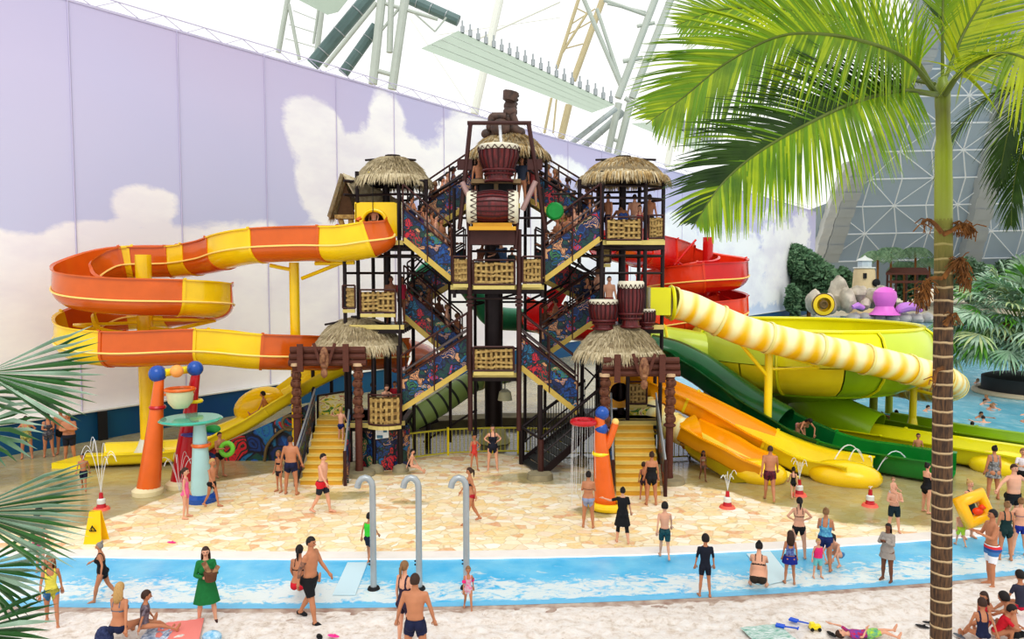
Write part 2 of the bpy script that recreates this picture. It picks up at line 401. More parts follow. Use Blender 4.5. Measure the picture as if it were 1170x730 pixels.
def captruss(m):
    a = WTOP; s = SMIN; th = .5
    m.beam(WA+wd*SMIN+V(0, 0, a), WA+wd*SMAX+V(0, 0, a), .06, .08); m.beam(WA+wd*SMIN+V(0, 0, a+th), WA+wd*SMAX+V(0, 0, a+th), .04, .04)
    m.beam(WA+wd*SMIN+V(0, 0, a+.05)+WN*.5, WA+wd*SMAX+V(0, 0, a+.05)+WN*.5, 1.0, .04)
    while s < SMAX-2:
        p = WA+wd*s; q = WA+wd*(s+1.0); r_ = WA+wd*(s+2.0)
        m.beam(p+V(0, 0, a), q+V(0, 0, a+th), .025, .03); m.beam(q+V(0, 0, a+th), r_+V(0, 0, a), .025, .03); s += 2
part('trim_7', LAV, None, captruss, kind='structure', keep=True)
# ---- steelwork of the hall above the wall
def stick(m, p0, p1, Y, w):
    """w in picture pixels at that distance gives the real thickness"""
    a = at(*p0, Y); b = at(*p1, Y); m.tube([a, b], w*Y/F/2, 10)
OFFW = mat('off white roof steel', (186, 194, 184), .5, var=.08, scale=1)
DUCT = mat('slate green ventilation duct', (104, 128, 126), .45, .0, var=.15, scale=.7)
TAN = mat('tan roof column', (200, 188, 150), .6, var=.1, scale=1)
PALE = mat('pale green louvre panel', (176, 190, 174), .6, var=.05, scale=.5)
def duct(p0, p1, Y, w, label, DUCT=DUCT):
    t = thing('ventilation_duct', label, 'duct', at(*p0, Y))
    part('pipe', DUCT, t, lambda m: stick(m, p0, p1, Y, w))
    a = at(*p0, Y); b = at(*p1, Y)
    for f in (.18, .45, .75):
        part('joint_ring', GALV, t, lambda m: m.tube([a.lerp(b, f), a.lerp(b, f+.012)], w*Y/F/2*1.08, 12))
duct((357, 74), (425, -8), 84, 15, 'dark green duct leaving the wall top left of the white steel legs')
duct((392, 84), (430, 30), 80, 12, 'short dark green duct slipping behind the white steel legs')
duct((466, -2), (524, 24), 86, 12, 'dark duct running to the upper corner of the long louvre')
LD = mat('light grey duct', (176, 186, 184), .45, var=.1)
duct((650, 166), (704, 124), 79, 6, 'upper grey duct below the right end of the long louvre', LD)
duct((664, 170), (712, 128), 86, 8, 'lower grey duct below the right end of the long louvre', LD)
def rtruss(label, chords, braces, Y, mt=OFFW):
    t = thing('roof_truss', label, 'truss', at(*chords[0][0], Y))
    for c in chords: part('chord', mt, t, lambda m: stick(m, c[0], c[1], Y, c[2]))
    for c in braces: part('brace', mt, t, lambda m: stick(m, c[0], c[1], Y, c[2]))
rtruss('white pair of steel legs rising from the wall between the green ducts', [((426, 96), (437, -10), 10), ((448, 102), (464, -10), 10)],
       [((428, 80), (450, 86), 5), ((432, 40), (457, 8), 3), ((371, 76), (430, 3), 5), ((440, 4), (500, 22), 4), ((445, 60), (447, 0), 7), ((470, 12), (497, 36), 2), ((497, 36), (510, 20), 2)], 78)
rtruss('white narrow lattice mast at the far left above the mural wall', [((318, 60), (330, -8), 6), ((342, 68), (330, 5), 4)], [((362, 60), (370, -5), 6), ((358, 50), (366, -5), 3), ((335, 12), (365, 24), 1), ((330, 28), (362, 38), 1), ((326, 44), (360, 54), 1)], 88)
rtruss('white double mast meeting the end of the long louvre', [((706, 112), (752, -10), 8), ((722, 112), (770, -10), 8), ((707, 118), (694, 176), 8), ((720, 118), (705, 178), 8)],
       [((664, -8), (711, 102), 5), ((682, 10), (712, 102), 4), ((690, 0), (741, 18), 4), ((694, 4), (738, 14), 3), ((712, 70), (734, 66), 5), ((728, 30), (748, 26), 4), ((702, 160), (712, 162), 4), ((714, 112), (735, 125), 5)], 84)
rtruss('tan and grey lattice column behind the long louvre', [((636, 78), (664, -10), 4), ((655, 92), (692, -10), 7)], [((640, 64), (674, 10), 3), ((648, 40), (676, 24), 1.5), ((652, 28), (680, 10), 1.5), ((644, 56), (666, 50), 1.5), ((660, 10), (684, 22), 1.5), ((650, 120), (641, 158), 8), ((630, 112), (622, 152), 3), ((636, 112), (632, 152), 2)], 95, TAN)
rtruss('pale slanting strut crossing the white roof above the statue', [((542, 130), (573, -10), 9)], [((468, 20), (545, 135), 1), ((545, 45), (640, 2), 2), ((500, 40), (640, 20), .8)], 110, mat('pale distant steel', (226, 229, 220), .6))
rtruss('pale slanting strut behind the left palm frond tips', [((762, 190), (800, -10), 7)], [((770, 150), (830, 168), 4), ((780, 100), (860, -5), 3), ((838, 200), (905, 120), 4), ((872, 200), (935, 110), 5), ((800, 60), (935, 90), 2)], 120, mat('pale distant steel', (226, 229, 220), .6))
def louvre(a, b, c, d, Y, n, label):
    """a,b left end (low, high); c,d right end (low, high)"""
    t = thing('louvre_panel', label, 'louvre panel', at(*a, Y))
    A, B, C_, D = [at(*p, Y) for p in (a, b, c, d)]
    B = B+V(0, 6, 0); D = D+V(0, 6, 0)
    for k in range(n):
        f0, f1 = k/n+.012, (k+1)/n-.012
        part('slat', PALE, t, lambda m: m.slab([A.lerp(B, f0), C_.lerp(D, f0), C_.lerp(D, f1), A.lerp(B, f1)], (0, .3, .15)))
    for k in range(20):
        f = (k+.5)/20; p = B.lerp(D, f)
        part('winch', GALV, t, lambda m: (m.tube([p, p+V(0, 0, .7)], .22, 6), m.tube([p+V(0, 0, .6), p+V(0, 0, 1.3)], .1, 5)))
louvre((481, 56), (519, 13), (676, 129), (712, 104), 76, 4, 'long pale green louvre bank slanting down across the roof')
louvre((722, 142), (772, 126), (811, 178), (838, 158), 80, 4, 'shorter louvre bank under the palm frond tips')
t_ = thing('louvre_panel', 'pale louvre corner cut off by the top edge left of the white legs', 'louvre panel', at(335, 0, 80))
part('slat', PALE, t_, lambda m: m.slab([at(322, -10, 80), at(405, -10, 82), at(386, 14, 82), at(374, 17, 80)], (0, .3, .15)))
# ---- grey lattice end of the hall
RIB1 = [(944, 300), (962, 240), (982, 187), (1012, 140), (1038, 95), (1052, 45), (1052, -20)]
RIB2 = [(1100, 310), (1116, 240), (1136, 160), (1152, 90), (1160, 30), (1162, -20)]
def domeY(py): return 175-(300-py)*.22
def dome(px, py): return at(px, py, domeY(py))
GRY = mat('grey dome cladding with added glow', (172, 188, 202), .6, var=.1, scale=.06, emit=.09)  # emission added to lift the cladding, which renders too dark without it
GRYL = mat('light grey dome steel with added glow', (232, 236, 238), .55, var=.06, scale=.2, emit=.12)  # lattice steel brightened by added emission; it is no lamp
GRYD = mat('grey arch cladding with added glow', (186, 190, 192), .6, rgb2=(206, 208, 208), scale=.3, emit=.1)  # arch cladding gets an added glow as well
def ribx(tab, py): return interp(sorted((b, a) for a, b in tab), py)
def domewall(m):
    rows = list(range(-30, 345, 15))
    for i in range(len(rows)-1):
        y0, y1 = rows[i], rows[i+1]
        a0, a1 = min(ribx(RIB1, y0), 1052)-4, min(ribx(RIB1, y1), 1052)-4
        if y0 > 235: a0 = min(a0, 924); 
        if y1 > 235: a1 = min(a1, 924)
        N_ = 8
        for k in range(N_):
            f0, f1 = k/N_, (k+1)/N_
            m.poly([dome(a0+(1400-a0)*f0, y0), dome(a1+(1400-a1)*f0, y1), dome(a1+(1400-a1)*f1, y1), dome(a0+(1400-a0)*f1, y0)])
part('wall_back', GRY, None, domewall, kind='structure', keep=True)
def lattice(m):
    def nd(i, j): return (905+36*i+ (6 if j % 2 else 0)+j*3.2, 300-31*j-2.0*i*.4)
    def ok(p): return p[0] > ribx(RIB1, p[1])-2 if p[1] < 235 else p[0] > 930
    def seg(a, b, w):
        if ok(a) and ok(b):
            A = dome(*a)-V(0, .8, 0); B = dome(*b)-V(0, .8, 0); m.tube([A, B], w*160/F/2, 5)
    for j in range(11):
        for i in range(10):
            a, b, c, d = nd(i, j), nd(i+1, j), nd(i, j+1), nd(i+1, j+1)
            seg(a, b, 1.7); seg(a, c, 1.3)
            if (i+j) % 2: seg(a, d, 1.1)
            else: seg(b, c, 1.1)
part('dome_lattice', GRYL, None, lattice, kind='structure', keep=True)
def ribm(tab, w):
    def fn(m):
        pts = catmull([dome(*p)-V(0, 2.5, 0) for p in tab], 6)
        L_ = [p-V(w*170/F/2, 0, 0) for p in pts]; R_ = [p+V(w*170/F/2, 0, 0) for p in pts]
        for i in range(len(pts)-1):
            d = .4 if i % 2 else 0
            m.slab([L_[i]-V(0, d, 0), R_[i]-V(0, d, 0), R_[i+1]-V(0, d, 0), L_[i+1]-V(0, d, 0)], (0, 2.5, 0))
    return fn
RIBM = mat('dome rib cladding with added glow', (186, 192, 196), .6, var=.1, scale=.3, emit=.04)  # faint added emission brightens the ribs
part('trim_8', RIBM, None, ribm(RIB1, 17), kind='structure', keep=True, smooth=0)
part('trim_9', RIBM, None, ribm(RIB2, 20), kind='structure', keep=True, smooth=0)
part('trim_10', GRYD, None, ribm([(p[0]-15, p[1]) for p in RIB1[:3]], 10), kind='structure', keep=True, smooth=0)
# ---- swimming pool water at the right
def mk_water():
    t = NT('turquoise pool water'); n = t.noise(t.mapping((.6, .35, 1)), 2.2, 6, .6, .8); d = t.xyz(t.tc.outputs['Object'])[1]
    far = t.rng(d, 36, 110); c = t.mix(far, (112, 190, 212), (112, 156, 168)); c = t.mix(t.rng(n, .52, .72, 0, .6), c, (206, 230, 236)); c = t.mix(t.rng(n, .45, .3, 0, .4), c, (70, 150, 184))
    t.bump(n, .35, .06); return t.out(c, .12)
wp = [(745, 400), (800, 378), (868, 362), (1010, 361), (1300, 362), (1450, 420), (1450, 530), (1170, 505), (1040, 478), (980, 470), (930, 470), (830, 462), (770, 445), (745, 425)]
part('water', mk_water(), None, lambda m: m.slab([G(*p, z=.0) for p in wp], (0, 0, .05)), kind='structure', keep=True)
# ================================================================ water slides
def arcprof(r, a0, a1, n=14, lip=.09):
    pr = [(r*math.cos(R(a0+(a1-a0)*k/n)), r*math.sin(R(a0+(a1-a0)*k/n))) for k in range(n+1)]
    if lip: pr = [(pr[0][0]-lip, pr[0][1])]+pr+[(pr[-1][0]+lip, pr[-1][1])]
    return pr
def uprof(r, hin, hout, lip=.08):
    a = [(r*math.cos(R(180+180*k/12)), r*.82*math.sin(R(180+180*k/12))) for k in range(13)]
    return [(-r-lip+.06, hin), (-r+.04, hin)]+a+[(r-.04, hout), (r+lip-.06, hout)]
def boxprof(w, h, th=.08, lip=.14):
    return [(-w/2-lip, h), (-w/2, h), (-w/2+.04, .12), (-w/2+.2, 0), (w/2-.2, 0), (w/2-.04, .12), (w/2, h), (w/2+lip, h)]
def sweep(m, pts, prof, closed=False, bank=0, thick=.05, i0=0, i1=None):
    n = len(pts); i1 = n-1 if i1 is None else i1; rings = []
    P = prof; k = len(P)
    # inner offset of the profile for real wall thickness
    def offp(d):
        out = []
        for j in range(k):
            a = Vector(P[(j-1) % k] if (closed or j > 0) else P[0]); b = Vector(P[(j+1) % k] if (closed or j < k-1) else P[-1])
            t = (b-a); t = t.normalized() if t.length > 0 else Vector((1, 0)); nn = Vector((-t.y, t.x)); out.append((P[j][0]+nn.x*d, P[j][1]+nn.y*d))
        return out
    Q = offp(thick)
    for i in range(i0, i1+1):
        t = (pts[min(i+1, n-1)]-pts[max(i-1, 0)]).normalized(); s = t.cross(Vector((0, 0, 1))).normalized(); u = s.cross(t)
        b = bank(i) if callable(bank) else bank
        if b: q = Quaternion(t, b); s = q@s; u = q@u
        rings.append(([pts[i]+s*x+u*y for x, y in P], [pts[i]+s*x+u*y for x, y in Q]))
    vs = []; fs = []
    for o, q in rings: vs += o+q
    w = 2*k; e = k if closed else k-1
    for i in range(len(rings)-1):
        for j in range(e):
            j2 = (j+1) % k
            fs.append((i*w+j, (i+1)*w+j, (i+1)*w+j2, i*w+j2)); fs.append((i*w+k+j, i*w+k+j2, (i+1)*w+k+j2, (i+1)*w+k+j))
        if not closed:
            fs.append((i*w, i*w+k, (i+1)*w+k, (i+1)*w)); fs.append((i*w+k-1, (i+1)*w+k-1, (i+1)*w+2*k-1, i*w+2*k-1))
    for i in (0, len(rings)-1):
        for j in range(e): j2 = (j+1) % k; fs.append((i*w+j, i*w+j2, i*w+k+j2, i*w+k+j))
    m.add(vs, fs)
def flume(t, pts, prof, colors, seglen, pxb=None, closed=False, bank=0, flange=None, rib=True, pname='flume_section', breaks=None, res=10, fline=None):
    """pts already in the world; split into coloured sections, each a part, with a flange ring as sub-part"""
    P = catmull(pts, res); cum = [0]
    for a, b in zip(P, P[1:]): cum.append(cum[-1]+(b-a).length)
    i = 0; k = 0
    while i < len(P)-1:
        L_ = breaks[k] if breaks and k < len(breaks) else seglen
        j = i+1
        if pxb and k < len(pxb):
            cpx = lambda p: 585+F*p.x/((p-Vector((0, 0, CAMH))).dot(CF)); d_, tp = pxb[k]
            while j < len(P)-1 and (cpx(P[j])-tp)*d_ < 0: j += 1
        elif pxb: j = len(P)-1
        else:
            while j < len(P)-1 and cum[j]-cum[i] < L_: j += 1
            if cum[-1]-cum[j] < L_*.35: j = len(P)-1
        o = part(pname, colors[k % len(colors)], t, lambda m: sweep(m, P, prof, closed, bank, i0=i, i1=j), smooth=50)
        if rib and i > 0:
            big = [(x*1.06, y*1.06) for x, y in prof]
            Pn = [P[i]+(P[i+1]-P[i])*f for f in (-.15 if False else 0, .0)]
            d = (P[i+1]-P[i]).normalized()*.05; PP = [P[i]-d, P[i]+d]
            part('flange', flange or colors[k % len(colors)], o, lambda m: sweep(m, PP, big, closed, bank(i) if callable(bank) else bank), smooth=50)
        if fline:
            side, hgt = fline
            def fl(m):
                for sgn in [sg1]:
                    q = []
                    for ii in range(i, j+1):
                        tt = (P[min(ii+1, len(P)-1)]-P[max(ii-1, 0)]).normalized(); s = tt.cross(Vector((0, 0, 1))).normalized(); b = bank(ii) if callable(bank) else bank
                        u = s.cross(tt)
                        if b: qq = Quaternion(tt, b); s = qq@s; u = qq@u
                        q.append(P[ii]+s*sgn*hgt[0]+u*hgt[1])
                    m.tube(q, .035, 5)
            for sg1 in side: part('side_seam', SEAM, o, fl)
        i = j; k += 1
    return P
SEAM = mat('pale amber seam', (255, 222, 130), .4)
def post(t, px, yt, yb, Y, r, mt, name='post', cone=True, footr=1.9):
    a = at(px, (yt+yb)/2, Y); zt = at(px, yt, Y).z; zb = max(0, at(px, yb, Y).z)
    part(name, mt, t, lambda m: m.tube([(a.x, Y, zb), (a.x, Y, zt)], r, 16))
    if cone and zb < .3: part('footing', WHITE if cone == 'w' else mt, t, lambda m: m.lathe([(0, 0), (r*footr, 0), (r*footr, .12), (r*1.35, .5), (r*1.05, .75), (0, .75)], (a.x, Y, zb), 16))
    return Vector((a.x, Y, zt))
def bracket(t, a, b, mt, r=.06): part('bracket', mt, t, lambda m: m.tube([a, b], r, 8))
# ---- orange and yellow spiral on the left
t = thing('spiral_slide', 'orange and yellow open spiral water slide winding round a yellow post at left', 'water slide', (at(166, 500, 27.4).x, 27.4, 0))
cx, cy = at(166, 340, 27.4).x, 27.4
ht = [(90, 7.3), (135, 7.2), (180, 6.6), (225, 6.2), (270, 6.02), (315, 5.95), (360, 5.8), (405, 5.55), (450, 5.35), (495, 5.2), (540, 4.75), (585, 4.35), (630, 4.2)]
def ellpt(a, z): return Vector((cx+math.cos(R(a))*2.5, cy+math.sin(R(a))*1.75, z))
pts = [at(437, 268, 25.9), at(424, 276, 25.6), at(395, 281, 25.8), at(350, 281, 26.2), at(300, 283, 26.5), at(268, 288, 27.2), at(245, 295, 28.2), at(215, 300, 29.0)]
pts += [ellpt(a, z) for a, z in ht]
pts += [at(230, 399, 25.7), at(290, 404, 25.9), at(340, 406, 26.6), at(400, 408, 28.6), at(455, 406, 30.6)]
def bk(i):
    s = i/6
    return -R(0) if s < 5 else -R(16)*sstep(5, 9, s)*(1-sstep(20, 23, s))
flume(t, pts, uprof(.66, .62, .72), [ORA, YEL, ORA, YEL, ORA, YEL], 2.75, res=6, pxb=[(-1, 424), (-1, 375), (-1, 300), (-1, 258), (-1, 228), (-1, 200), (-1, 160), (1, 122), (1, 203), (1, 240), (-1, 200), (-1, 150), (-1, 95), (1, 124), (1, 228), (1, 292)], fline=((-1, 1), (.69, -.0)))
part('exit_tube', ORA, t, lambda m: sweep(m, catmull([at(455, 406, 30.6), at(470, 408, 31.5), at(482, 412, 32.5)], 6), arcprof(.74, 0, 345, 16, 0), True))
p = post(t, 167, 291, 530, 27.4, .28, YEL, 'centre_post', 'w', 2.1)
for z, a in ((7.0, 45), (7.0, 150), (5.7, 20), (5.6, 200), (4.6, 300), (5.4, 330)):
    e = ellpt(a, z-.55); bracket(t, (cx, cy, z-1.1), e, YEL, .07); bracket(t, (cx, cy, z-.5), e, YEL, .06)
q = post(t, 338, 300, 529, 26.9, .18, YEL, 'support_post', 'w', 2.4)
for e, f in ((at(308, 303, 26.5), at(337, 309, 26.9)), (at(398, 297, 26.1), at(345, 318, 26.9)), (at(405, 300, 26.1), at(360, 301, 26.3))): bracket(t, e, f, YEL, .07)
# ---- low yellow slide running out at the left
t = thing('ground_slide', 'wide yellow flat slide running down left past the swirl painted board', 'water slide', at(300, 470, 28))
lane = [at(398, 424, 28.6), at(362, 441, 28.4), at(325, 463, 28.1), at(285, 488, 27.8), at(245, 507, 27.5), (at(212, 512, 27.1).x, 27.1, .16), (at(160, 519, 26.8).x, 26.8, .1), (at(108, 525, 26.6).x, 26.6, .08)]
flume(t, lane, boxprof(1.8, .42, lip=.12), [YELP], 3.2, flange=YELP, res=8)
hp = at(296, 462, 28.9)
part('side_wall', YELP, t, lambda m: m.slab([at(392, 402, 29.3), at(330, 447, 29.2), at(290, 473, 29.2), at(272, 474, 29.2), at(286, 453, 29.2), at(330, 449, 29.2), at(350, 424, 29.2), at(372, 400, 29.3)], (0, .1, 0)))
part('hump', YEL, t, lambda m: m.ball(hp, 1.0, 18, sc=(1.05, .55, .65), M=Matrix.Rotation(R(-22), 3, 'Y')))
part('orange_panel', ORA, t, lambda m: m.slab([at(318, 449, 29.1), at(336, 446, 29.1), at(336, 453, 29.1), at(318, 457, 29.1)], (0, .06, 0)))
part('end_trough', YELP, t, lambda m: m.slab([(at(82, 526, 27.1).x, 25.9, 0), (at(110, 525, 26.6).x, 25.8, 0), (at(110, 525, 26.6).x, 27.4, 0), (at(86, 525, 26.6).x, 27.4, 0)], (0, 0, .2)))
# ---- red spiral behind the right hut
t = thing('red_spiral_slide', 'red spiral water slide coiled round a red post behind the right tower', 'water slide', (at(806, 380, 36.5).x, 36.5, 0))
cx2, cy2 = at(790, 330, 36.8).x, 36.8; RR = 2.0
pts = [at(690, 279, 29.5), at(712, 285, 31), at(735, 291, 33.2), at(760, 295, 36)]
pts += [Vector((cx2+RR*math.cos(R(a)), cy2+RR*math.sin(R(a)), z)) for a, z in ((90, 7.5), (45, 7.15), (0, 6.9), (-45, 6.7), (-90, 6.6), (-135, 6.4), (-180, 6.1), (-225, 5.8), (-270, 5.6), (-315, 5.4), (-360, 5.15), (-405, 4.95), (-450, 4.8))]
pts += [at(745, 372, 34.5), at(700, 376, 33.6), at(640, 372, 32), at(610, 362, 31)]
flume(t, pts, uprof(.72, .75, .85), [RED, RED, REDO, REDO, RED, REDO], 3.3, fline=((-1,), (.75, .0)), flange=REDO, res=7)
post(t, 808, 271, 400, 36.8, .25, RED, 'centre_post'); post(t, 713, 290, 380, 34.5, .2, RED, 'support_post', False)
for a, b in (((800, 314), (775, 300)), ((806, 318), (770, 338)), ((812, 330), (840, 345)), ((800, 330), (765, 360)), ((795, 274), (770, 303)), ((730, 336), (735, 305))): bracket(t, at(*a, 36), at(*b, 35.2), RED, .05)
part('tarp', RED, t, lambda m: m.slab([at(622, 338, 30), at(632, 345, 30), at(620, 360, 30), at(640, 350, 30.2), at(650, 332, 30.5), at(636, 322, 30.5)], (0, .08, 0)))
# ---- striped closed tube
def mk_stripe():
    t = NT('yellow streaked translucent tube'); a = t.attr('along'); o = t.tc.outputs['Object']
    n = t.noise(o, .8, 2); w = t.math('SINE', t.math('ADD', t.math('MULTIPLY', a, 9.0), t.math('MULTIPLY', n, 3)))
    h = t.attr('low'); c = t.mix(t.rng(t.math('ADD', w, t.math('MULTIPLY', h, 1.2)), -.7, 1.1), (250, 244, 190), (250, 200, 26)); return t.out(c, .25)
STRIPE = mk_stripe()
def stripetube(t, pts, r, breaks, name='tube_section', m_=None):
    P = catmull(pts, 10); cum = [0]
    for a, b in zip(P, P[1:]): cum.append(cum[-1]+(b-a).length)
    i = 0
    while i < len(P)-1:
        j = i+1
        while j < len(P)-1 and cum[j]-cum[i] < breaks: j += 1
        o = part(name, m_ or STRIPE, t, lambda m: sweep(m, P[i:j+1], arcprof(r, 0, 345, 23, 0), True, thick=.04), smooth=60)
        ow = wloc(o); al = []; lo = []
        for v in o.data.vertices:
            w_ = v.co+ow; best = min(range(i, j+1), key=lambda q: (P[q]-w_).length_squared); al.append(cum[best]+(w_-P[best]).dot((P[min(best+1, len(P)-1)]-P[max(best-1, 0)]).normalized())); lo.append((P[best].z-w_.z)/r*.6)
        for nm, dd in (('along', al), ('low', lo)):
            A_ = o.data.attributes.new(nm, 'FLOAT', 'POINT'); A_.data.foreach_set('value', dd)
        d = (P[min(i+1, len(P)-1)]-P[i]).normalized()*.05
        part('flange', mat('cream tube flange', (236, 226, 150), .4), o, lambda m: sweep(m, [P[i]-d, P[i]+d], arcprof(r*1.09, 0, 345, 20, 0), True, thick=.03))
        i = j
t = thing('striped_tube_slide', 'white and yellow streaked closed tube sweeping over the lime bowl', 'water slide', at(770, 345, 27))
stripetube(t, [at(768, 346, 27.0), at(790, 352, 27.2), at(812, 362, 27.2), at(850, 378, 27.2), at(890, 389, 27.3), at(940, 400, 27.5), at(1000, 413, 27.8), at(1050, 425, 28.4), at(1078, 433, 29.2), at(1088, 441, 30.6), at(1075, 446, 32.5), at(1040, 443, 34.5), at(990, 433, 36.5), at(940, 424, 38)], .56, 1.9)
def ybox(m):
    a = at(738, 328, 27.3); b = at(766, 360, 26.4)
    m.box(((a.x+b.x)/2, 27.1, (a.z+b.z)/2), (abs(b.x-a.x), 1.5, abs(a.z-b.z)))
part('entry_box', LEMO, t, ybox)
part('entry_rim', LEMO, t, lambda m: m.torus(at(767, 346, 27), .6, .07, 20, 6, Matrix.Rotation(R(90), 3, 'Y')))
for a, b in (((866, 396), (877, 432)), ((872, 402), (960, 425)), ((866, 400), (790, 352))): pass
t = thing('tube_support', 'bright yellow post with slanting arm holding the striped tube before the bowl', 'post', G(876, 512))
YS = 27.9
post(t, 877.5, 399, 521, YS, .15, YELP, 'post'); bracket(t, at(877, 430, YS), at(844, 390, YS-.6), YELP, .07); bracket(t, at(878, 402, YS), at(842, 390, YS-.6), YELP, .05); bracket(t, at(879, 402, YS), at(934, 418, YS), YELP, .05); bracket(t, at(879, 422, YS), at(936, 420, YS), YELP, .05)
t = thing('tube_support', 'right yellow post carrying the far end of the striped tube by the palm trunk', 'post', G(1043, 497))
post(t, 1043, 441, 497, G(1043, 497).y, .15, YELP, 'post'); bracket(t, at(1043, 445, 31.6), at(1072, 452, 30.8), YELP, .07)
# ---- lime bowl
bx, by = at(920, 380, 33.5).x, 33.5
t = thing('bowl_slide', 'huge lime and yellow round bowl slide standing on olive posts', 'water slide', (bx, by, 0))
def shell(prof, a0=0, a1=360, n=64):
    def fn(m): m.lathe(prof, (bx, by, 0), n, a0=a0, a1=a1)
    return fn
part('rim', LEMO, t, lambda m: m.torus((bx, by, 4.62), 4.72, .09, 64, 8))
part('inner_wall', LEMO, t, shell([(4.72, 4.6), (4.75, 4.1), (4.6, 3.3), (3.9, 2.4), (2.2, 1.9), (.6, 1.6)]))
UP = [(4.72, 4.6), (4.98, 4.4), (5.15, 4.0), (5.22, 3.6), (5.2, 3.25)]
for k in range(8):
    a = k*45+12; part('upper_panel', LIME if k not in (5,) else LEMO, t, shell(UP, a, a+44.4, 10))
LO = [(5.2, 3.22), (5.08, 2.75), (4.8, 2.35), (4.3, 2.05), (3.9, 1.95)]
for k in range(8):
    a = k*45-5; part('lower_panel', YELP if k not in (6,) else LIMED, t, shell(LO, a, a+44.4, 10))
part('base_ring', LIMED, t, lambda m: (m.torus((bx, by, 1.95), 3.9, .08, 64, 6)))
part('underside', LIMED, t, shell([(3.9, 1.95), (3.2, 1.75), (1.6, 1.2), (.7, .9), (0, .9)]))
for k in range(8):
    a = R(k*45+12); part('panel_flange', LEMO, t, lambda m: m.tube([(bx+r_*1.015*math.cos(a), by+r_*1.015*math.sin(a), z) for r_, z in UP+LO], .06, 5))
for px, yt, yb, Y in ((831, 433, 468, 35.5), (998, 440, 488, 33.1), (1016, 430, 474, 36.2), (895, 436, 470, 36.5), (808, 430, 492, 32.4)):
    post(t, px, yt, yb, Y, .17, mat('olive green paint', (160, 168, 30), .4, var=.15), 'leg', False)
part('entry_tube', LIME, t, lambda m: sweep(m, catmull([at(738, 388, 33), at(760, 393, 33), at(790, 398, 32.6), at(820, 404, 32.4), at(850, 410, 32.4)], 8), arcprof(.8, 0, 345, 22, 0), True))
part('entry_flume', YELP, t, lambda m: sweep(m, catmull([at(738, 396, 32.7), at(762, 400, 32.7), at(790, 406, 32.3), at(822, 413, 32)], 8), arcprof(.9, 180, 345, 14, .05)))
for q_, r_ in ((at(758, 392, 33), .82), (at(812, 403, 32.4), .85)): part('entry_collar', YELP, t, lambda m: m.torus(q_, r_, .06, 20, 6, Matrix.Rotation(R(90), 3, 'Y')))
part('exit_tube', LIMED, t, lambda m: sweep(m, catmull([(bx, by, 1.9), at(925, 458, 32.2), at(960, 476, 31), at(1000, 494, 30)], 8), arcprof(.85, 0, 345, 22, 0), True))
part('exit_flange', BLK, t, lambda m: m.tube([at(929, 470, 31.2), at(955, 452, 31.4)], .05, 6))
t = thing('inner_tube_slide', 'short beige curled tube slide tucked under the lime bowl', 'water slide', at(905, 475, 34))
stripetube(t, [at(884, 476, 36.0), at(892, 466, 35.2), at(908, 464, 34.4), at(925, 474, 33.5), at(938, 490, 32.6)], .55, 1.5, m_=mat('beige tube', (222, 196, 120), .4, var=.2))
# ---- green-black tube under the left stairs
def mk_snake():
    t = NT('green tube with black rings'); a = t.attr('along'); w = t.math('SINE', t.math('MULTIPLY', a, 12.5)); c = t.mix(t.rng(w, .78, .86), (150, 176, 100), (22, 34, 24)); return t.out(c, .4)
SNK = mk_snake()
t = thing('ringed_tube_slide', 'pale green tube with black rings slanting behind the yellow fence', 'water slide', at(500, 470, 29.5))
stripetube(t, [at(452, 490, 29.2), at(478, 476, 29.4), at(505, 460, 29.8), at(528, 444, 30.3), at(548, 432, 31), at(580, 425, 32)], .46, 4, m_=SNK)
part('cradle', STEEL, t, lambda m: (m.tube([at(489, 482, 29.4), at(489, 520, 29.4)], .12, 8), m.tube([at(478, 488, 29.2), at(500, 480, 29.6)], .09, 8)))
t = thing('green_tube_slide', 'dark green closed tube curving behind the centre of the tower', 'water slide', at(530, 360, 32))
GT = mat('sea green tube', (40, 140, 96), .3, var=.2)
stripetube(t, [at(478, 345, 31.5), at(482, 322, 31.5), at(500, 308, 31.5), at(528, 318, 31.5), at(550, 345, 31.8), at(565, 362, 32), at(600, 366, 33), at(640, 372, 34)], .5, 2.5, m_=GT)
# ---- open lanes on the right
def lane_slide(label, pts, w, h, cols, seg, endc=None, name='lane_slide', prof=None, **kw):
    t = thing(name, label, 'water slide', pts[-1])
    flume(t, pts, prof or boxprof(w, h), cols, seg, res=8, **kw); return t
def zp(px, Y, z): return Vector(((px-585)/F*Y, Y, z))  # column, depth and height
def gz(px, py, Y): return at(px, py, Y)
a_pts = [gz(700, 428, 29), gz(745, 450, 28.4), gz(790, 471, 27.8), gz(830, 492, 27.2), gz(865, 511, 26.6), gz(900, 527, 26.0), gz(932, 541, 25.3), gz(960, 553, 24.7), gz(982, 562, 24.2)]
for p in a_pts: p.z = max(p.z, .05)
t = lane_slide('wide amber slide lane with tall back wall ending in the middle of three', a_pts, 1.9, .6, [ORY, ORY, YELP], 3.0, flange=YELP)
part('back_wall', ORY, t, lambda m: m.slab([gz(735, 434, 29.4), gz(770, 440, 29.2), gz(800, 452, 28.9), gz(828, 466, 28.6), gz(842, 486, 28.3), gz(835, 492, 28.3), gz(745, 458, 29.2)], (0, .08, 0)))
part('side_apron', YELP, t, lambda m: m.slab([gz(745, 468, 27.4), gz(800, 494, 26.7), gz(860, 520, 25.8), gz(930, 552, 24.5), gz(932, 560, 24.3), gz(860, 536, 25.3), gz(780, 498, 26.9), gz(745, 480, 27.3)], (0, .06, 0)))
def bulge(t, px, py, sx, sz, Y, mt):
    c = at(px, py, Y); part('end_bulge', mt, t, lambda m: m.ball((c.x, Y, .22), 1, 20, sc=(sx, .75, sz*.85), M=Matrix.Rotation(R(-28), 3, 'Z')))
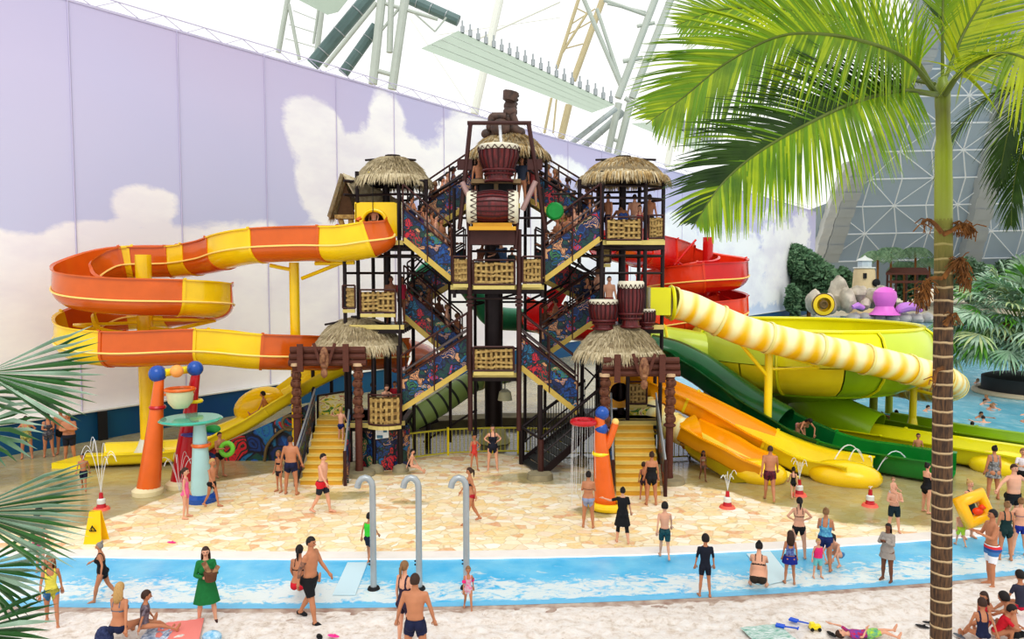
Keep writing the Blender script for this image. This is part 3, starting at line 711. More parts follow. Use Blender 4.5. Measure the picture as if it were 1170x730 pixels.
part('far_wall', YELP, t, lambda m: m.slab([gz(840, 484, 27.6), gz(936, 515, 26.4), gz(944, 533, 26.1), gz(936, 538, 26.2), gz(845, 502, 27.4)], (0, .08, 0)))
bulge(t, 965, 552, 1.15, .6, 24.2, YEL)
b_pts = [gz(782, 500, 26.2), gz(802, 511, 25.8), gz(826, 523, 25.3), gz(848, 536, 24.9), gz(872, 547, 24.5)]
for p in b_pts: p.z = max(p.z, .05)
t = lane_slide('short amber slide lane at the mouth of the striped tube nearest the right gate', b_pts, 1.6, .6, [ORY, YELP], 2.6, flange=YELP)
stripetube(t, [gz(740, 468, 27.6), gz(754, 478, 27.1), gz(770, 488, 26.7), gz(786, 496, 26.3)], .5, 1.2)
part('tube_mouth', ORY, t, lambda m: (m.lathe([(.5, -.1), (.62, .5), (.66, .52), (.5, .0)], gz(781, 497, 26.3), 24, Matrix.Rotation(R(80), 3, 'Y')),))
part('side_apron', YELP, t, lambda m: m.slab([gz(783, 502, 25.6), gz(820, 520, 25), gz(850, 538, 24.3), gz(853, 551, 24.0), gz(838, 552, 24.1), (G(790, 524).x, G(790, 524).y, .05), gz(782, 512, 25.6)], (0, .06, 0)))
bulge(t, 866, 540, .95, .55, 24.5, YEL)
g_pts = [gz(700, 405, 32.5), gz(742, 412, 32), gz(772, 420, 31.6), gz(800, 435, 30.8), gz(826, 453, 30), gz(858, 476, 29.1), gz(895, 498, 28.2), gz(935, 517, 27.2), gz(975, 531, 26.4), gz(1010, 543, 25.7), gz(1050, 556, 24.9), gz(1088, 568, 24.3)]
for p in g_pts: p.z = max(p.z, .05)
t = lane_slide('dark green slide lane crossing under the bowl behind the bending man', g_pts, 1.8, .7, [GRN, GRN, GRN, GRNB], 3.2)
part('cover_tube', GRN, t, lambda m: sweep(m, catmull([q+V(0, .1, .35) for q in g_pts[1:7]], 8), arcprof(.82, 0, 190, 18, 0), thick=.05))
part('back_wall', GRN, t, lambda m: m.slab([gz(895, 478, 29.2), gz(960, 496, 28.4), gz(1020, 514, 27.4), gz(1040, 536, 26.8), gz(1030, 545, 26.8), gz(960, 524, 28.0), gz(895, 500, 29.1)], (0, .08, 0)))
l3 = [gz(905, 490, 31.5), gz(945, 502, 30.6), gz(1000, 518, 29.2), gz(1050, 534, 27.9), gz(1100, 548, 26.8), gz(1150, 562, 25.8), gz(1185, 574, 25)]
for p in l3: p.z = max(p.z, .08)
t = lane_slide('acid yellow slide lane between the dark green lane and the pool', l3, 1.9, .6, [LEMO, LEMO, YELP], 4.0)
part('back_wall', LEMO, t, lambda m: m.slab([gz(940, 486, 31.8), gz(1000, 496, 31), gz(1052, 507, 30), gz(1072, 530, 29.2), gz(1060, 534, 29.2), gz(940, 500, 31.6)], (0, .08, 0)))
bulge(t, 1146, 552, 1.1, .6, 25.5, YELP)
l4 = [gz(1005, 488, 33), gz(1040, 499, 31.8), gz(1090, 514, 30.2), gz(1140, 528, 28.9), gz(1200, 544, 27.6)]
for p in l4: p.z = max(p.z, .1)
t = lane_slide('lime slide lane farthest right along the edge of the pool', l4, 1.7, .45, [LIMED, LIMED, YELP], 3.6)
part('back_wall', LIMED, t, lambda m: m.slab([gz(1008, 470, 34.2), gz(1016, 480, 34.2), gz(1030, 484, 33.6), gz(1170, 502, 31), gz(1250, 516, 30), gz(1250, 530, 30), gz(1170, 520, 31), gz(1008, 492, 34)], (0, .08, 0)))
# swirl painted board under the ground slide
def mk_graf(name, sc=1.0, dark=1.0):
    t = NT(name); o = t.tc.outputs['Object']; w = t.noise(o, .9*sc, 2, .5, col=True)
    mv = t.N.new('ShaderNodeMix'); mv.data_type = 'RGBA'; mv.inputs[0].default_value = .55; t.L.new(o, mv.inputs[6]); t.L.new(w, mv.inputs[7]); v = mv.outputs[2]
    c1 = t.vor(v, 2.9*sc, 'F1', 'Color'); d1 = t.vor(v, 2.9*sc, 'F1', 'Distance'); e1 = t.vor(v, 2.9*sc, 'DISTANCE_TO_EDGE')
    k = t.xyz(c1)[0]
    base = t.ramp(k, [(0, (16, 56, 120)), (.22, (22, 74, 62)), (.4, (196, 34, 44)), (.52, (24, 44, 96)), (.66, (206, 150, 104)), (.78, (30, 110, 150)), (.9, (60, 130, 80))], True)
    ring = t.math('SINE', t.math('MULTIPLY', d1, 26*1.0)); k2 = t.xyz(c1)[1]
    rc = t.ramp(k2, [(0, (10, 24, 60)), (.3, (26, 90, 160)), (.5, (16, 60, 60)), (.62, (206, 160, 120)), (.74, (180, 34, 40)), (.86, (20, 50, 40))], True)
    c = t.mix(t.rng(ring, .35, .5), base, rc); c = t.mix(t.rng(e1, .03, .08), (14, 18, 34), c)
    n = t.noise(o, 14*sc, 3); c = t.mix(t.rng(n, .58, .62, 0, .6), c, (16, 26, 60)); return t.out(c, .45)
GRAF = mk_graf('swirl painted mural board', 2.3); GRAF2 = mk_graf('large swirl mural board', 1.0)
t = thing('painted_board', 'swirl painted board under the wide yellow ground slide', 'board', G(300, 528))
part('board', GRAF2, t, lambda m: m.slab([gz(130, 529, 26.9), gz(245, 528, 27.0), gz(318, 527, 27.0), gz(352, 527, 27), gz(352, 462, 27), gz(300, 487, 27), gz(245, 511, 27), gz(205, 522, 26.9), gz(130, 524, 26.9)], (0, .08, 0)))
part('rim', mat('bronze rim', (120, 104, 70), .4, .5), t, lambda m: m.tube(catmull([gz(302, 527, 26.9), gz(306, 508, 26.9), gz(322, 492, 26.9), gz(345, 484, 26.9)], 8), .06, 6))
part('rim', mat('bronze rim', (120, 104, 70), .4, .5), t, lambda m: m.torus(gz(331, 483, 26.8), .26, .06, 20, 6, Matrix.Rotation(R(90), 3, 'X')))
# ================================================================ the play tower
def vp(t, px, yt, yb, Y, r=.055, mt=None, name='post', n=8):
    a = at(px, (yt+yb)/2, Y); zt = at(px, yt, Y).z; zb = at(px, yb, Y).z
    if zb < .25: zb = 0
    part(name, mt or STEEL, t, lambda m: m.tube([(a.x, Y, zb), (a.x, Y, zt)], r, n)); return Vector((a.x, Y, zt))
def hb(t, a, b, r=.045, mt=None, name='beam'): part(name, mt or STEEL, t, lambda m: m.tube([at(*a), at(*b)], r, 6))
def footing(px, Y):
    a = zp(px, Y, 0); t = thing('footing', 'x', 'footing', a)
def deck(t, xs, ys, z, th=.12, mt=None):
    part('deck', mt or STEEL, t, lambda m: (m.box(((xs[0]+xs[1])/2, (ys[0]+ys[1])/2, z-th/2), (xs[1]-xs[0], ys[1]-ys[0], th)), [m.box(((xs[0]+xs[1])/2, y, z-th-.08), (xs[1]-xs[0], .08, .18)) for y in frange(ys[0]+.1, ys[1]-.1, .5)]))
    part('deck_edge', CREAM, t, lambda m: m.box(((xs[0]+xs[1])/2, ys[0]-.03, z-.06), (xs[1]-xs[0], .06, .16)))
XW = lambda px, Y: (px-585)/F*Y
# ---- side towers
def side_tower(name, label, fronts, rears, core, ytop, decks, ring_ys, xr):
    t = thing(name, label, 'tower', zp(core[0], core[1], 0))
    for px, Y, yt, yb in fronts+rears: vp(t, px, yt, yb, Y, .07)
    vp(t, core[0], core[2], 560, core[1], .13, name='core_post', n=14)
    c = fronts+rears
    for y, yy in ring_ys:
        loop = sorted(fronts, key=lambda q: q[0])+sorted(rears, key=lambda q: -q[0])
        for a, b in zip(loop, loop[1:]+loop[:1]):
            z = at(a[0], y, 26).z
            pa = Vector((XW(a[0], a[1]), a[1], z)); pb = Vector((XW(b[0], b[1]), b[1], z))
            part('ring_beam', STEEL, t, lambda m: m.tube([pa, pb], .05, 6))
    for z in decks: deck(t, (XW(xr[0], 26), XW(xr[1], 26)), (25.9, 28.1), z)
    return t
tl = side_tower('access_tower', 'left steel tower of stacked decks carrying the yellow slide box', [(395, 26.1, 292, 500), (409, 26.4, 196, 400), (457, 25.9, 196, 545), (487, 26.2, 205, 300)], [(427, 28.0, 200, 520), (472, 28.2, 200, 520)], (443, 27.2, 190), 190, (1.7, 5.1, 8.05), [(206, 0), (222, 0), (292, 0), (312, 0), (283, 0)], (400, 462))
tr = side_tower('access_tower', 'right steel tower of stacked decks beside the red spiral', [(687, 25.9, 195, 545), (737, 26.1, 195, 400), (757, 26.6, 205, 400), (662, 26.2, 205, 300)], [(683, 28.2, 200, 520), (729, 28.0, 200, 560)], (710, 27.2, 190), 190, (1.7, 5.1, 8.05), [(212, 0), (226, 0), (292, 0), (312, 0), (283, 0)], (687, 758))
# slanting braces of the towers
for t, L_ in ((tl, [((457, 222, 25.9), (487, 300, 26.2)), ((472, 292, 28.2), (520, 330, 28)), ((487, 290, 28), (455, 330, 28))]), (tr, [((662, 300, 28), (687, 325, 28)), ((640, 330, 28), (662, 300, 28)), ((668, 420, 28), (690, 440, 28)), ((690, 415, 28), (668, 445, 28))])):
    for a, b in L_: hb(t, a, b, .035, name='brace')
# ---- central frame
tc_ = thing('centre_tower', 'tall central frame of brown posts holding the hanging drums', 'tower', zp(565, 27, 0))
for px, Y, yt, yb in ((537, 25.3, 262, 492), (593, 25.3, 262, 492)): vp(tc_, px, yt, yb, Y, .085, BROWN, n=12)
for px, Y, yt, yb in ((519, 25.6, 215, 340), (620, 25.6, 215, 340), (514, 28, 215, 505), (600, 28, 215, 505), (623, 28.6, 215, 500), (543, 28, 330, 500), (617, 24.9, 440, 549)): vp(tc_, px, yt, yb, Y, .06 if px != 617 else .09)
vp(tc_, 564, 180, 428, 27, .33, name='core_column', n=20); vp(tc_, 564, 422, 500, 30, .36, name='core_column', n=20)
vp(tc_, 604, 175, 260, 26.6, .06); vp(tc_, 624, 178, 215, 26.8, .06); vp(tc_, 540, 178, 262, 26.8, .06)
for a, b in (((536, 178, 26.8), (624, 178, 26.8)), ((604, 190, 26.6), (624, 190, 26.8)), ((537, 270, 25.3), (593, 270, 25.3)), ((537, 287, 25.3), (593, 287, 25.3)), ((519, 269, 25.6), (537, 269, 25.3)), ((593, 269, 25.3), (620, 269, 25.6)), ((593, 249, 25.6), (620, 249, 25.6)), ((519, 249, 25.6), (537, 249, 25.3)), ((537, 341, 25.4), (593, 341, 25.4)), ((514, 345, 28), (623, 345, 28)), ((537, 350, 27.8), (593, 335, 27.8)), ((537, 398, 27.8), (593, 398, 27.8)), ((484, 505, 28), (545, 468, 28)), ((600, 345, 27), (650, 322, 28)), ((593, 361, 28), (635, 333, 28))): hb(tc_, a, b)
part('hanger_ring', BROWN, tc_, lambda m: [m.tube([at(px, y, 25.2), at(px, y+3, 25.2)], .13, 10) for px in (537, 593) for y in (338, 343, 347)])
for z, nm in ((3.45, 0), (6.5, 0), (9.3, 0)): deck(tc_, (XW(516 if z > 4 and z < 8 else 536, 26), XW(621 if z > 4 and z < 8 else 594, 26)), (25.6, 28.2), z)
# A-frame over the top drum
ta = thing('tipping_frame', 'brown A shaped tube frame straddling the top drum', 'frame', at(565, 262, 25))
for a, b in (((525, 262, 25.2), (537.5, 141, 25.0)), ((623, 262, 25.2), (604, 141, 25.0))): hb(ta, a, b, .075, BROWN, 'leg')
hb(ta, (534, 140.5, 25.0), (607, 140.5, 25.0), .07, BROWN, 'cross_bar')
for px in (531, 611): part('joint_plate', BROWN, ta, lambda m: m.box(at(px, 188, 25.1), (.5, .1, .35)))
for a, b in (((528, 208, 25), (539, 232, 25)), ((612, 207, 25), (597, 240, 25))): hb(ta, a, b, .09, mat('pinkish grey tube', (170, 140, 136), .4), 'stay')
for a, b in (((531, 200, 26), (495, 222, 27)), ((604, 194, 26), (640, 218, 27))): hb(ta, a, b, .04, STEEL, 'tie')
# ---- thatch
def straw(m, fn, n, L_, w, seed=1):
    rnd = random.Random(seed)
    for _ in range(n):
        p, d, side = fn(rnd); l = L_*rnd.uniform(.6, 1.15); ww = w*rnd.uniform(.6, 1.3)
        d = (d+V(rnd.uniform(-.18, .18), rnd.uniform(-.18, .18), rnd.uniform(-.1, .12))).normalized(); mid = p+d*l*.5+V(0, 0, .02); e = p+d*l+V(0, 0, -.12*l)
        m.mi = rnd.randrange(2)
        m.add([p-side*ww/2, p+side*ww/2, mid+side*ww/2, e, mid-side*ww/2], [(0, 1, 2, 3, 4)])
def thatch(name, label, px, yt, ye, hw, Y, gold=False, parent=None, sy=1.0, n=5200, cap=True, seed=3):
    e = at(px, ye, Y); T = at(px, yt, Y); Rr = hw*Y/F; H = T.z-e.z+.1
    t = thing(name, label, 'roof', (e.x, Y, e.z))
    prof = [(Rr*1.0, .1), (Rr*.93, H*.42), (Rr*.72, H*.72), (Rr*.42, H*.92), (.12, H)]
    part('under_layer', STRAWD, t, lambda m: m.lathe([(r_*.9, z_*.9) for r_, z_ in [(Rr*.9, .2)]+prof+[(0, H)]], (e.x, Y, e.z), 20, sy=sy))
    def fn(rnd):
        a = rnd.uniform(0, 2*math.pi); f = rnd.random()**.6
        zz = H*(1-f**2.2); rr = Rr*f; sl = Vector((math.cos(a), math.sin(a)*sy, -.25-1.9*f**3)).normalized()
        return Vector((e.x+rr*math.cos(a)*.97, Y+rr*math.sin(a)*sy*.97, e.z+max(zz*.97, .12)+.05)), sl, Vector((-math.sin(a), math.cos(a), 0))
    A, B = (STRAWG, STRAW) if gold else (STRAW, mat('pale straw', (222, 210, 178), .9, rgb2=(170, 154, 118), scale=9))
    part('straw_cover', [A, B], t, lambda m: straw(m, fn, n, .42, .045, seed), smooth=0)
    if cap: part('ridge_cap', STEEL, t, lambda m: (m.tube([(e.x, Y, e.z+H-.02), (e.x, Y, e.z+H+.07)], .28, 12), [m.tube([(e.x, Y, e.z+H-.02), (e.x+Rr*.75*math.cos(R(a)), Y+Rr*.75*math.sin(R(a))*sy, e.z+H*.72+.08)], .04, 5) for a in (-150, -30)]))
    part('eave_ring', STEEL, t, lambda m: [m.tube([(e.x+Rr*.86*math.cos(R(a)), Y+Rr*.86*math.sin(R(a))*sy, e.z+.02), (e.x+Rr*.86*math.cos(R(a+60)), Y+Rr*.86*math.sin(R(a+60))*sy, e.z+.02)], .045, 6) for a in range(0, 360, 60)])
    return t
thatch('thatched_roof', 'straw roof over the top deck of the left tower above the yellow box', 449, 183, 209, 43, 27, seed=2)
thatch('thatched_roof', 'straw roof over the top deck of the right tower', 712, 184, 207, 51, 27, gold=True, seed=4)
thatch('thatched_roof', 'topmost golden straw roof under the carved figure', 581, 156, 179, 45, 27, gold=True, seed=5, cap=False)
thatch('thatched_roof', 'broad straw roof of the low left hut behind the timber gate', 410, 366, 396, 52, 26.8, seed=6, n=7000)
thatch('thatched_roof', 'broad straw roof of the low right hut under the drums', 707, 375, 404, 50, 25.6, seed=7, n=7000, cap=False)
# ridge hut at upper left
tg = thing('thatched_gable', 'pointed gable hut of dark thatch left of the yellow box', 'hut', at(395, 250, 27))
A1, A2, A3 = at(377, 250, 26.6), at(392, 201, 26.6), at(409, 236, 26.6)
B2 = at(425, 214, 28.6); B1 = at(400, 246, 28.6); B3 = at(470, 232, 28.6)
part('roof_slope', STRAWD, tg, lambda m: m.slab([A1, A2, B2, B1], (-.1, 0, .1)))
part('roof_slope', STRAW, tg, lambda m: m.slab([A2, at(409, 232, 26.6), at(460, 234, 28.0), B2], (.0, -.05, .1)))
part('gable_wall', mat('dark woven gable', (96, 68, 44), .8, var=.3, scale=8), tg, lambda m: m.slab([A1+V(.15, .3, 0), A2+V(0, .3, -.15), at(407, 250, 26.9)], (0, .06, 0)))
part('sill', BAMB, tg, lambda m: (m.box(at(396, 248, 26.9), (.75, .5, .14)), m.tube([at(389, 250, 26.8), at(391, 257, 26.8)], .1, 8), m.tube([at(401, 250, 26.8), at(401, 257, 26.8)], .1, 8)))
def gfn(rnd):
    f = rnd.random(); g = rnd.random()
    if rnd.random() < .5: p = A1.lerp(A2, f).lerp(B1.lerp(B2, f), g*.3); d = (A1-A2).normalized()
    else:
        C3 = at(409, 236, 26.6); D3 = at(460, 234, 28.0); p = A2.lerp(C3, f).lerp(B2.lerp(D3, f), g); d = (C3-A2).normalized()
    return p+V(0, 0, .12), d, V(0, 1, 0)
part('straw_cover', [STRAW, STRAWG], tg, lambda m: straw(m, gfn, 900, .35, .04, 9), smooth=0)
# ---- woven basket balustrades
def basket(label, a, b, yb, yt, Y, bow=0.0, seed=1, dark=False):
    """panel between picture columns a,b"""
    rnd = random.Random(seed); z0 = at(a, yb, Y).z; z1 = at(a, yt, Y).z; x0 = XW(a, Y); x1 = XW(b, Y); W_ = x1-x0; H_ = z1-z0
    t = thing('basket_railing', label, 'railing', ((x0+x1)/2, Y, z0), group=None)
    def yy(x): f = (x-x0)/W_; return Y-bow*4*f*(1-f)
    n = max(5, int(W_/.16))
    part('woven_panel', BAMB, t, lambda m: (
        [m.box((x0+W_*(i+.5)/n, yy(x0+W_*(i+.5)/n), z0+H_*.46+rnd.uniform(-.03, .03)), (.085, .03, H_*.86)) for i in range(n)],
        [m.beam((x0+.03, yy(x0)-.03, z0+H_*f+rnd.uniform(-.04, .04)), ((x0+x1)/2, yy((x0+x1)/2)-.04, z0+H_*f+rnd.uniform(-.05, .05)), .03, H_*.10) for f in (.15, .35, .55, .78)],
        [m.beam(((x0+x1)/2, yy((x0+x1)/2)-.04, z0+H_*f+rnd.uniform(-.05, .05)), (x1-.03, yy(x1)-.03, z0+H_*f+rnd.uniform(-.04, .04)), .03, H_*.10) for f in (.12, .33, .58, .8)]), smooth=0)
    part('backing', mat('dark woven backing', (110, 86, 48), .8, var=.3, scale=9), t, lambda m: [m.slab([(x0+W_*i/6, yy(x0+W_*i/6)+.04, z0+.02), (x0+W_*(i+1)/6, yy(x0+W_*(i+1)/6)+.04, z0+.02), (x0+W_*(i+1)/6, yy(x0+W_*(i+1)/6)+.04, z1-.08), (x0+W_*i/6, yy(x0+W_*i/6)+.04, z1-.08)], (0, .02, 0)) for i in range(6)])
    pts = [(x0+W_*i/6, yy(x0+W_*i/6)-.05, z1) for i in range(7)]; pts2 = [(x0+W_*i/6, yy(x0+W_*i/6)-.05, z0) for i in range(7)]
    part('frame', BROWN, t, lambda m: (m.tube(pts, .035, 6), m.tube(pts2, .035, 6), m.tube([pts[0], pts2[0]], .035, 6), m.tube([pts[-1], pts2[-1]], .035, 6)))
    part('kick_board', CREAM, t, lambda m: [m.beam(Vector(pts2[i])-V(0, .02, .1), Vector(pts2[i+1])-V(0, .02, .1), .06, .12) for i in range(6)])
    return t
basket('middle basket panel of the second centre deck', 541, 588, 325, 297, 25.15, seed=1)
basket('narrow basket panel left of the second centre deck', 518, 535, 323, 293, 25.3, seed=2)
basket('narrow basket panel right of the second centre deck', 597, 619, 323, 293, 25.3, seed=3)
basket('basket panel of the lowest centre deck above the core column', 541, 587, 423, 396, 25.15, seed=4)
basket('basket panel on the middle deck of the left tower', 412, 452, 357, 331, 25.8, seed=5)
basket('small dark edged basket at the left corner of the left tower', 392, 406, 352, 326, 26.1, seed=6)
basket('curved basket panel of the low left hut beside the boy in blue', 420, 457, 484, 450, 25.3, bow=.25, seed=7)
basket('basket panel on the top deck of the right tower', 692, 732, 274, 248, 25.8, seed=8)
basket('outer basket panel on the top deck of the right tower', 740, 757, 272, 246, 26.2, seed=9)
basket('basket panel behind the right gate under the straw roof', 718, 740, 461, 436, 26.6, seed=10)
basket('short basket panel at the inner side of the right steps', 686, 697, 300, 270, 26.4, seed=11)
# ---- stairs with painted side panels
def flight(label, lo, hi, Y, w=1.15, panel=1.15, treads=9, rails=(1.35, 1.95), front=True):
    a = at(lo[0], lo[1], Y); b = at(hi[0], hi[1], Y)
    t = thing('stair_flight', label, 'stairs', a)
    for k, yy in enumerate((Y, Y+w)):
        A = V(a.x, yy, a.z); B = V(b.x, yy, b.z)
        part('stringer', mat('straw yellow stringer', (206, 178, 90), .5, var=.1), t, lambda m: m.beam(A+V(0, 0, .08), B+V(0, 0, .08), .08, .18))
        part('side_panel', GRAF, t, lambda m: m.slab([A+V(0, .02, .17), B+V(0, .02, .17), B+V(0, .02, panel), A+V(0, .02, panel)], (0, .04, 0)))
        for rr in rails: part('handrail', RAIL if rr == rails[0] else BROWN, t, lambda m: m.tube([A+V(0, 0, rr), B+V(0, 0, rr)], .035, 6))
        part('panel_strip', BROWN, t, lambda m: (m.tube([A+V(0, -.01, panel), B+V(0, -.01, panel)], .03, 6), [m.tube([A.lerp(B, f)+V(0, -.03, 0), A.lerp(B, f)+V(0, -.03, rails[-1])], .028, 6) for f in (0, .5, 1)]))
    for i in range(treads):
        f = (i+.5)/treads; p = a.lerp(b, f); part('tread', STEEL, t, lambda m: m.box((p.x, Y+w/2, p.z+.12), (abs(b.x-a.x)/treads*1.05, w-.1, .05)))
    return t
flight('front flight from the second centre deck up to the left top deck', (516, 322), (461, 276), 25.5)
flight('front flight from the second centre deck up to the right top deck', (622, 322), (686, 275), 25.5)
flight('lowest painted flight rising from the left hut to the centre', (459, 470), (534, 422), 25.5)
flight('lowest painted flight falling from the centre to the right hut', (660, 474), (595, 422), 25.5)
flight('shadowed flight from the lowest centre deck up to the left middle deck', (526, 420), (462, 364), 27.1)
flight('shadowed flight from the lowest centre deck up to the right middle deck', (618, 412), (690, 362), 27.1)
flight('rear flight between left middle deck and second centre deck', (466, 358), (530, 318), 28.4)
flight('rear flight between right middle deck and second centre deck', (690, 358), (612, 318), 28.4)
flight('top flight from the left top deck to the crowning platform', (480, 274), (548, 228), 27.0)
flight('top flight from the right top deck to the crowning platform', (676, 274), (600, 228), 27.0)
# ---- drums
def bucketdrum(label, px, yt, yb, rt, rb, Y, name='drum', bulg=0, foot=True, zoff=0):
    T = at(px, yt, Y); B = at(px, yb, Y); H = T.z-B.z; s = Y/F; rt *= s; rb *= s
    t = thing(name, label, 'drum', (T.x, Y, B.z))
    pr = [(0, H*.0), (rb*.8, 0), (rb*.92, H*.1), (rb, H*.24)]
    body = [(rb*.85, 0), (rb*.8, H*.16), (rb+(rt-rb)*.25+bulg*rt, H*.42), (rt*.99+bulg*rt*.8, H*.68), (rt, H*.86)]
    part('body', DRUM, t, lambda m: (m.lathe([(0, 0)]+body+[(0, H*.86)], (T.x, Y, B.z), 28),))
    def ridges(m):
        for k in range(20):
            a = R(k*18); m.tube([(T.x+r_*1.01*math.cos(a), Y+r_*1.01*math.sin(a), B.z+z) for r_, z in body[1:]], .03, 5)
    part('stave_ridges', mat('dark stave ridge', (64, 20, 24), .4), t, ridges)
    part('skin', DRUMH, t, lambda m: m.lathe([(rt*1.03, H*.84), (rt*1.07, H*.88), (rt*1.07, H*.96), (rt*.98, H), (0, H)], (T.x, Y, B.z), 28))
    def lace(m):
        for k in range(18):
            a0 = R(k*20); a1 = R(k*20+10); a2 = R(k*20+20); rr = rt*1.09
            m.tube([(T.x+rr*math.cos(a), Y+rr*math.sin(a), B.z+z) for a, z in ((a0, H*.93), (a1, H*.82), (a2, H*.93))], .016, 4)
    part('lacing', BROWN, t, lace)
    part('band', mat('carved drum band', (96, 34, 36), .4), t, lambda m: (m.torus((T.x, Y, B.z+H*.3), (rb+(rt-rb)*.12)*1.03+bulg*rt*.5, .04, 28, 6), m.torus((T.x, Y, B.z+H*.2), rb*.95, .04, 28, 6), m.torus((T.x, Y, B.z+H*.02), rb*.9, .045, 28, 6)))
    return t
t = bucketdrum('red tipping drum hanging under the A frame at the top', 570, 166, 208, 22, 17, 25.4)
part('pour_stream', WJET, t, lambda m: m.tube([at(571, 143, 25.2), at(572, 156, 25.1), at(573, 166, 25.1)], .05, 6))
bucketdrum('squat barrel drum on the right hut roof', 690, 342, 376, 16, 13, 25.3, bulg=.08)
bucketdrum('tall barrel drum standing in the middle of the right hut roof', 721, 321, 374, 14, 12, 25.2, bulg=.12)
bucketdrum('small drum half hidden behind the tall one on the right hut roof', 738, 353, 375, 10, 9, 25.9, bulg=.1)
# horizontal barrel
c = at(563, 237, 25.0); t = thing('barrel_drum', 'maroon barrel drum lying across the tower with cream laced ends', 'drum', c-V(0, 0, .55))
MX = Matrix.Rotation(R(90), 3, 'Y')
part('body', DRUM, t, lambda m: m.lathe([(0, -.62), (.46, -.62), (.54, -.3), (.57, 0), (.54, .3), (.46, .62), (0, .62)], c, 28, MX))
part('stave_ridges', mat('dark stave ridge', (64, 20, 24), .4), t, lambda m: [m.tube([c+V(x, r_*math.cos(R(k*18)), r_*math.sin(R(k*18))) for r_, x in ((.47, -.6), (.55, -.3), (.58, 0), (.55, .3), (.47, .6))], .025, 5) for k in range(20)])
for s in (-1, 1):
    part('skin', DRUMH, t, lambda m: m.lathe([(.49, .52*s), (.56, .54*s), (.56, .78*s), (.5, .86*s), (0, .86*s)], c, 28, MX))
    part('lacing', BROWN, t, lambda m: [m.tube([c+V(x*s, .575*math.cos(R(a)), .575*math.sin(R(a))) for a, x in ((k*20, .72), (k*20+10, .5), (k*20+20, .72))], .016, 4) for k in range(18)])
part('tray', mat('ochre tray', (214, 162, 50), .5), t, lambda m: (m.box(c+V(0, -.1, -.72), (1.55, .75, .12)), m.box(c+V(0, 0, -.6), (1.3, .6, .14))))
part('trestle', BROWN, t, lambda m: (m.box(c+V(0, .1, -1.0), (1.5, .6, .5)), m.tube([c+V(-.85, 0, -.1), c+V(-.75, .0, -1.4)], .07, 8), m.tube([c+V(.85, 0, -.1), c+V(.75, .0, -1.4)], .07, 8)))
t = thing('hatch_box', 'dark box with two openings under the top drum', 'box', at(567, 216, 26))
part('frame', mat('tan hatch frame', (150, 124, 88), .6), t, lambda m: (m.box(at(567, 208, 25.8), (1.7, .6, .14)), m.box(at(567, 216, 25.9), (.14, .5, .5))))
part('opening', BLK, t, lambda m: (m.box(at(556, 217, 25.9), (.5, .4, .5)), m.box(at(578, 217, 25.9), (.5, .4, .5))))
part('stand', STEEL, t, lambda m: [m.tube([at(px, 210, 26), at(px, 262, 26)], .07, 8) for px in (546, 588)])
t = thing('green_disc', 'green round float hanging right of the centre tower', 'float', at(634, 246, 25.2))
part('disc', mat('green float', (24, 140, 60), .35, var=.2), t, lambda m: m.lathe([(0, -.09), (.24, -.09), (.3, 0), (.24, .09), (0, .09)], at(634, 241, 25.1), 24, Matrix.Rotation(R(90), 3, 'X'), 1))
part('cord', STEEL, t, lambda m: (m.tube([at(634, 236, 25.1), at(634, 222, 25.1)], .015, 5), m.tube([at(630, 222, 25.1), at(662, 221, 26)], .04, 6)))
# carved figure on top
def carve(m):
    b = at(575, 156, 26.9); s = 1/31.4
    def q(px, py, dy=0): return at(px, py, 26.9+dy)
    for px, py, r_, dy in ((572, 148, 9, -.3), (578, 145, 7, 0), (581, 137, 7, 0), (583, 130, 6.5, -.05), (583, 123, 6, 0), (584, 117, 5, 0), (583, 112, 5.6, 0), (563, 136, 4, -.1), (561, 147, 4.5, -.1), (594, 153, 5, -.1), (556, 155, 5, 0), (570, 155, 8, 0), (588, 154, 8, 0)): m.ball(q(px, py-2, dy-.25), r_*s*1.25, 12, sc=(1, .8, .9))
    for a, b_, r0, r1 in (((578, 136), (562, 136), 3, 3), ((562, 137), (561, 146), 3, 2.5), ((572, 148), (562, 154), 4, 3), ((584, 148), (596, 155), 4, 3), ((585, 134), (590, 146), 3, 2.6), ((582, 118), (584, 108), 5, 6)): m.tube([q(a[0], a[1]-3, -.4), q(b_[0], b_[1]-3, -.4)], [r0*s*1.5, r1*s*1.5], 8)
mb_ = MB(); carve(mb_); me_ = mb_
t = thing('carved_figure', 'dark carved seated figure with stacked headdress on the top roof', 'statue', at(575, 157, 26.9))
part('body', mat('dark bronze wood', (62, 52, 48), .5, rgb2=(104, 78, 66), scale=5), t, carve, smooth=60)
part('headdress', mat('banded headdress', (72, 62, 58), .6, var=.3, scale=6), t, lambda m: [m.torus(at(583.5+k*.3, 128-k*4.6, 26.85), .17+.015*k, .045, 16, 6) for k in range(5)])
part('face', mat('reddish carved face', (150, 84, 70), .6), t, lambda m: (m.ball(at(587, 129, 26.72), .13, 10, sc=(.8, .5, 1)), m.ball(at(586, 137, 26.68), .11, 10, sc=(1, .5, 1))))
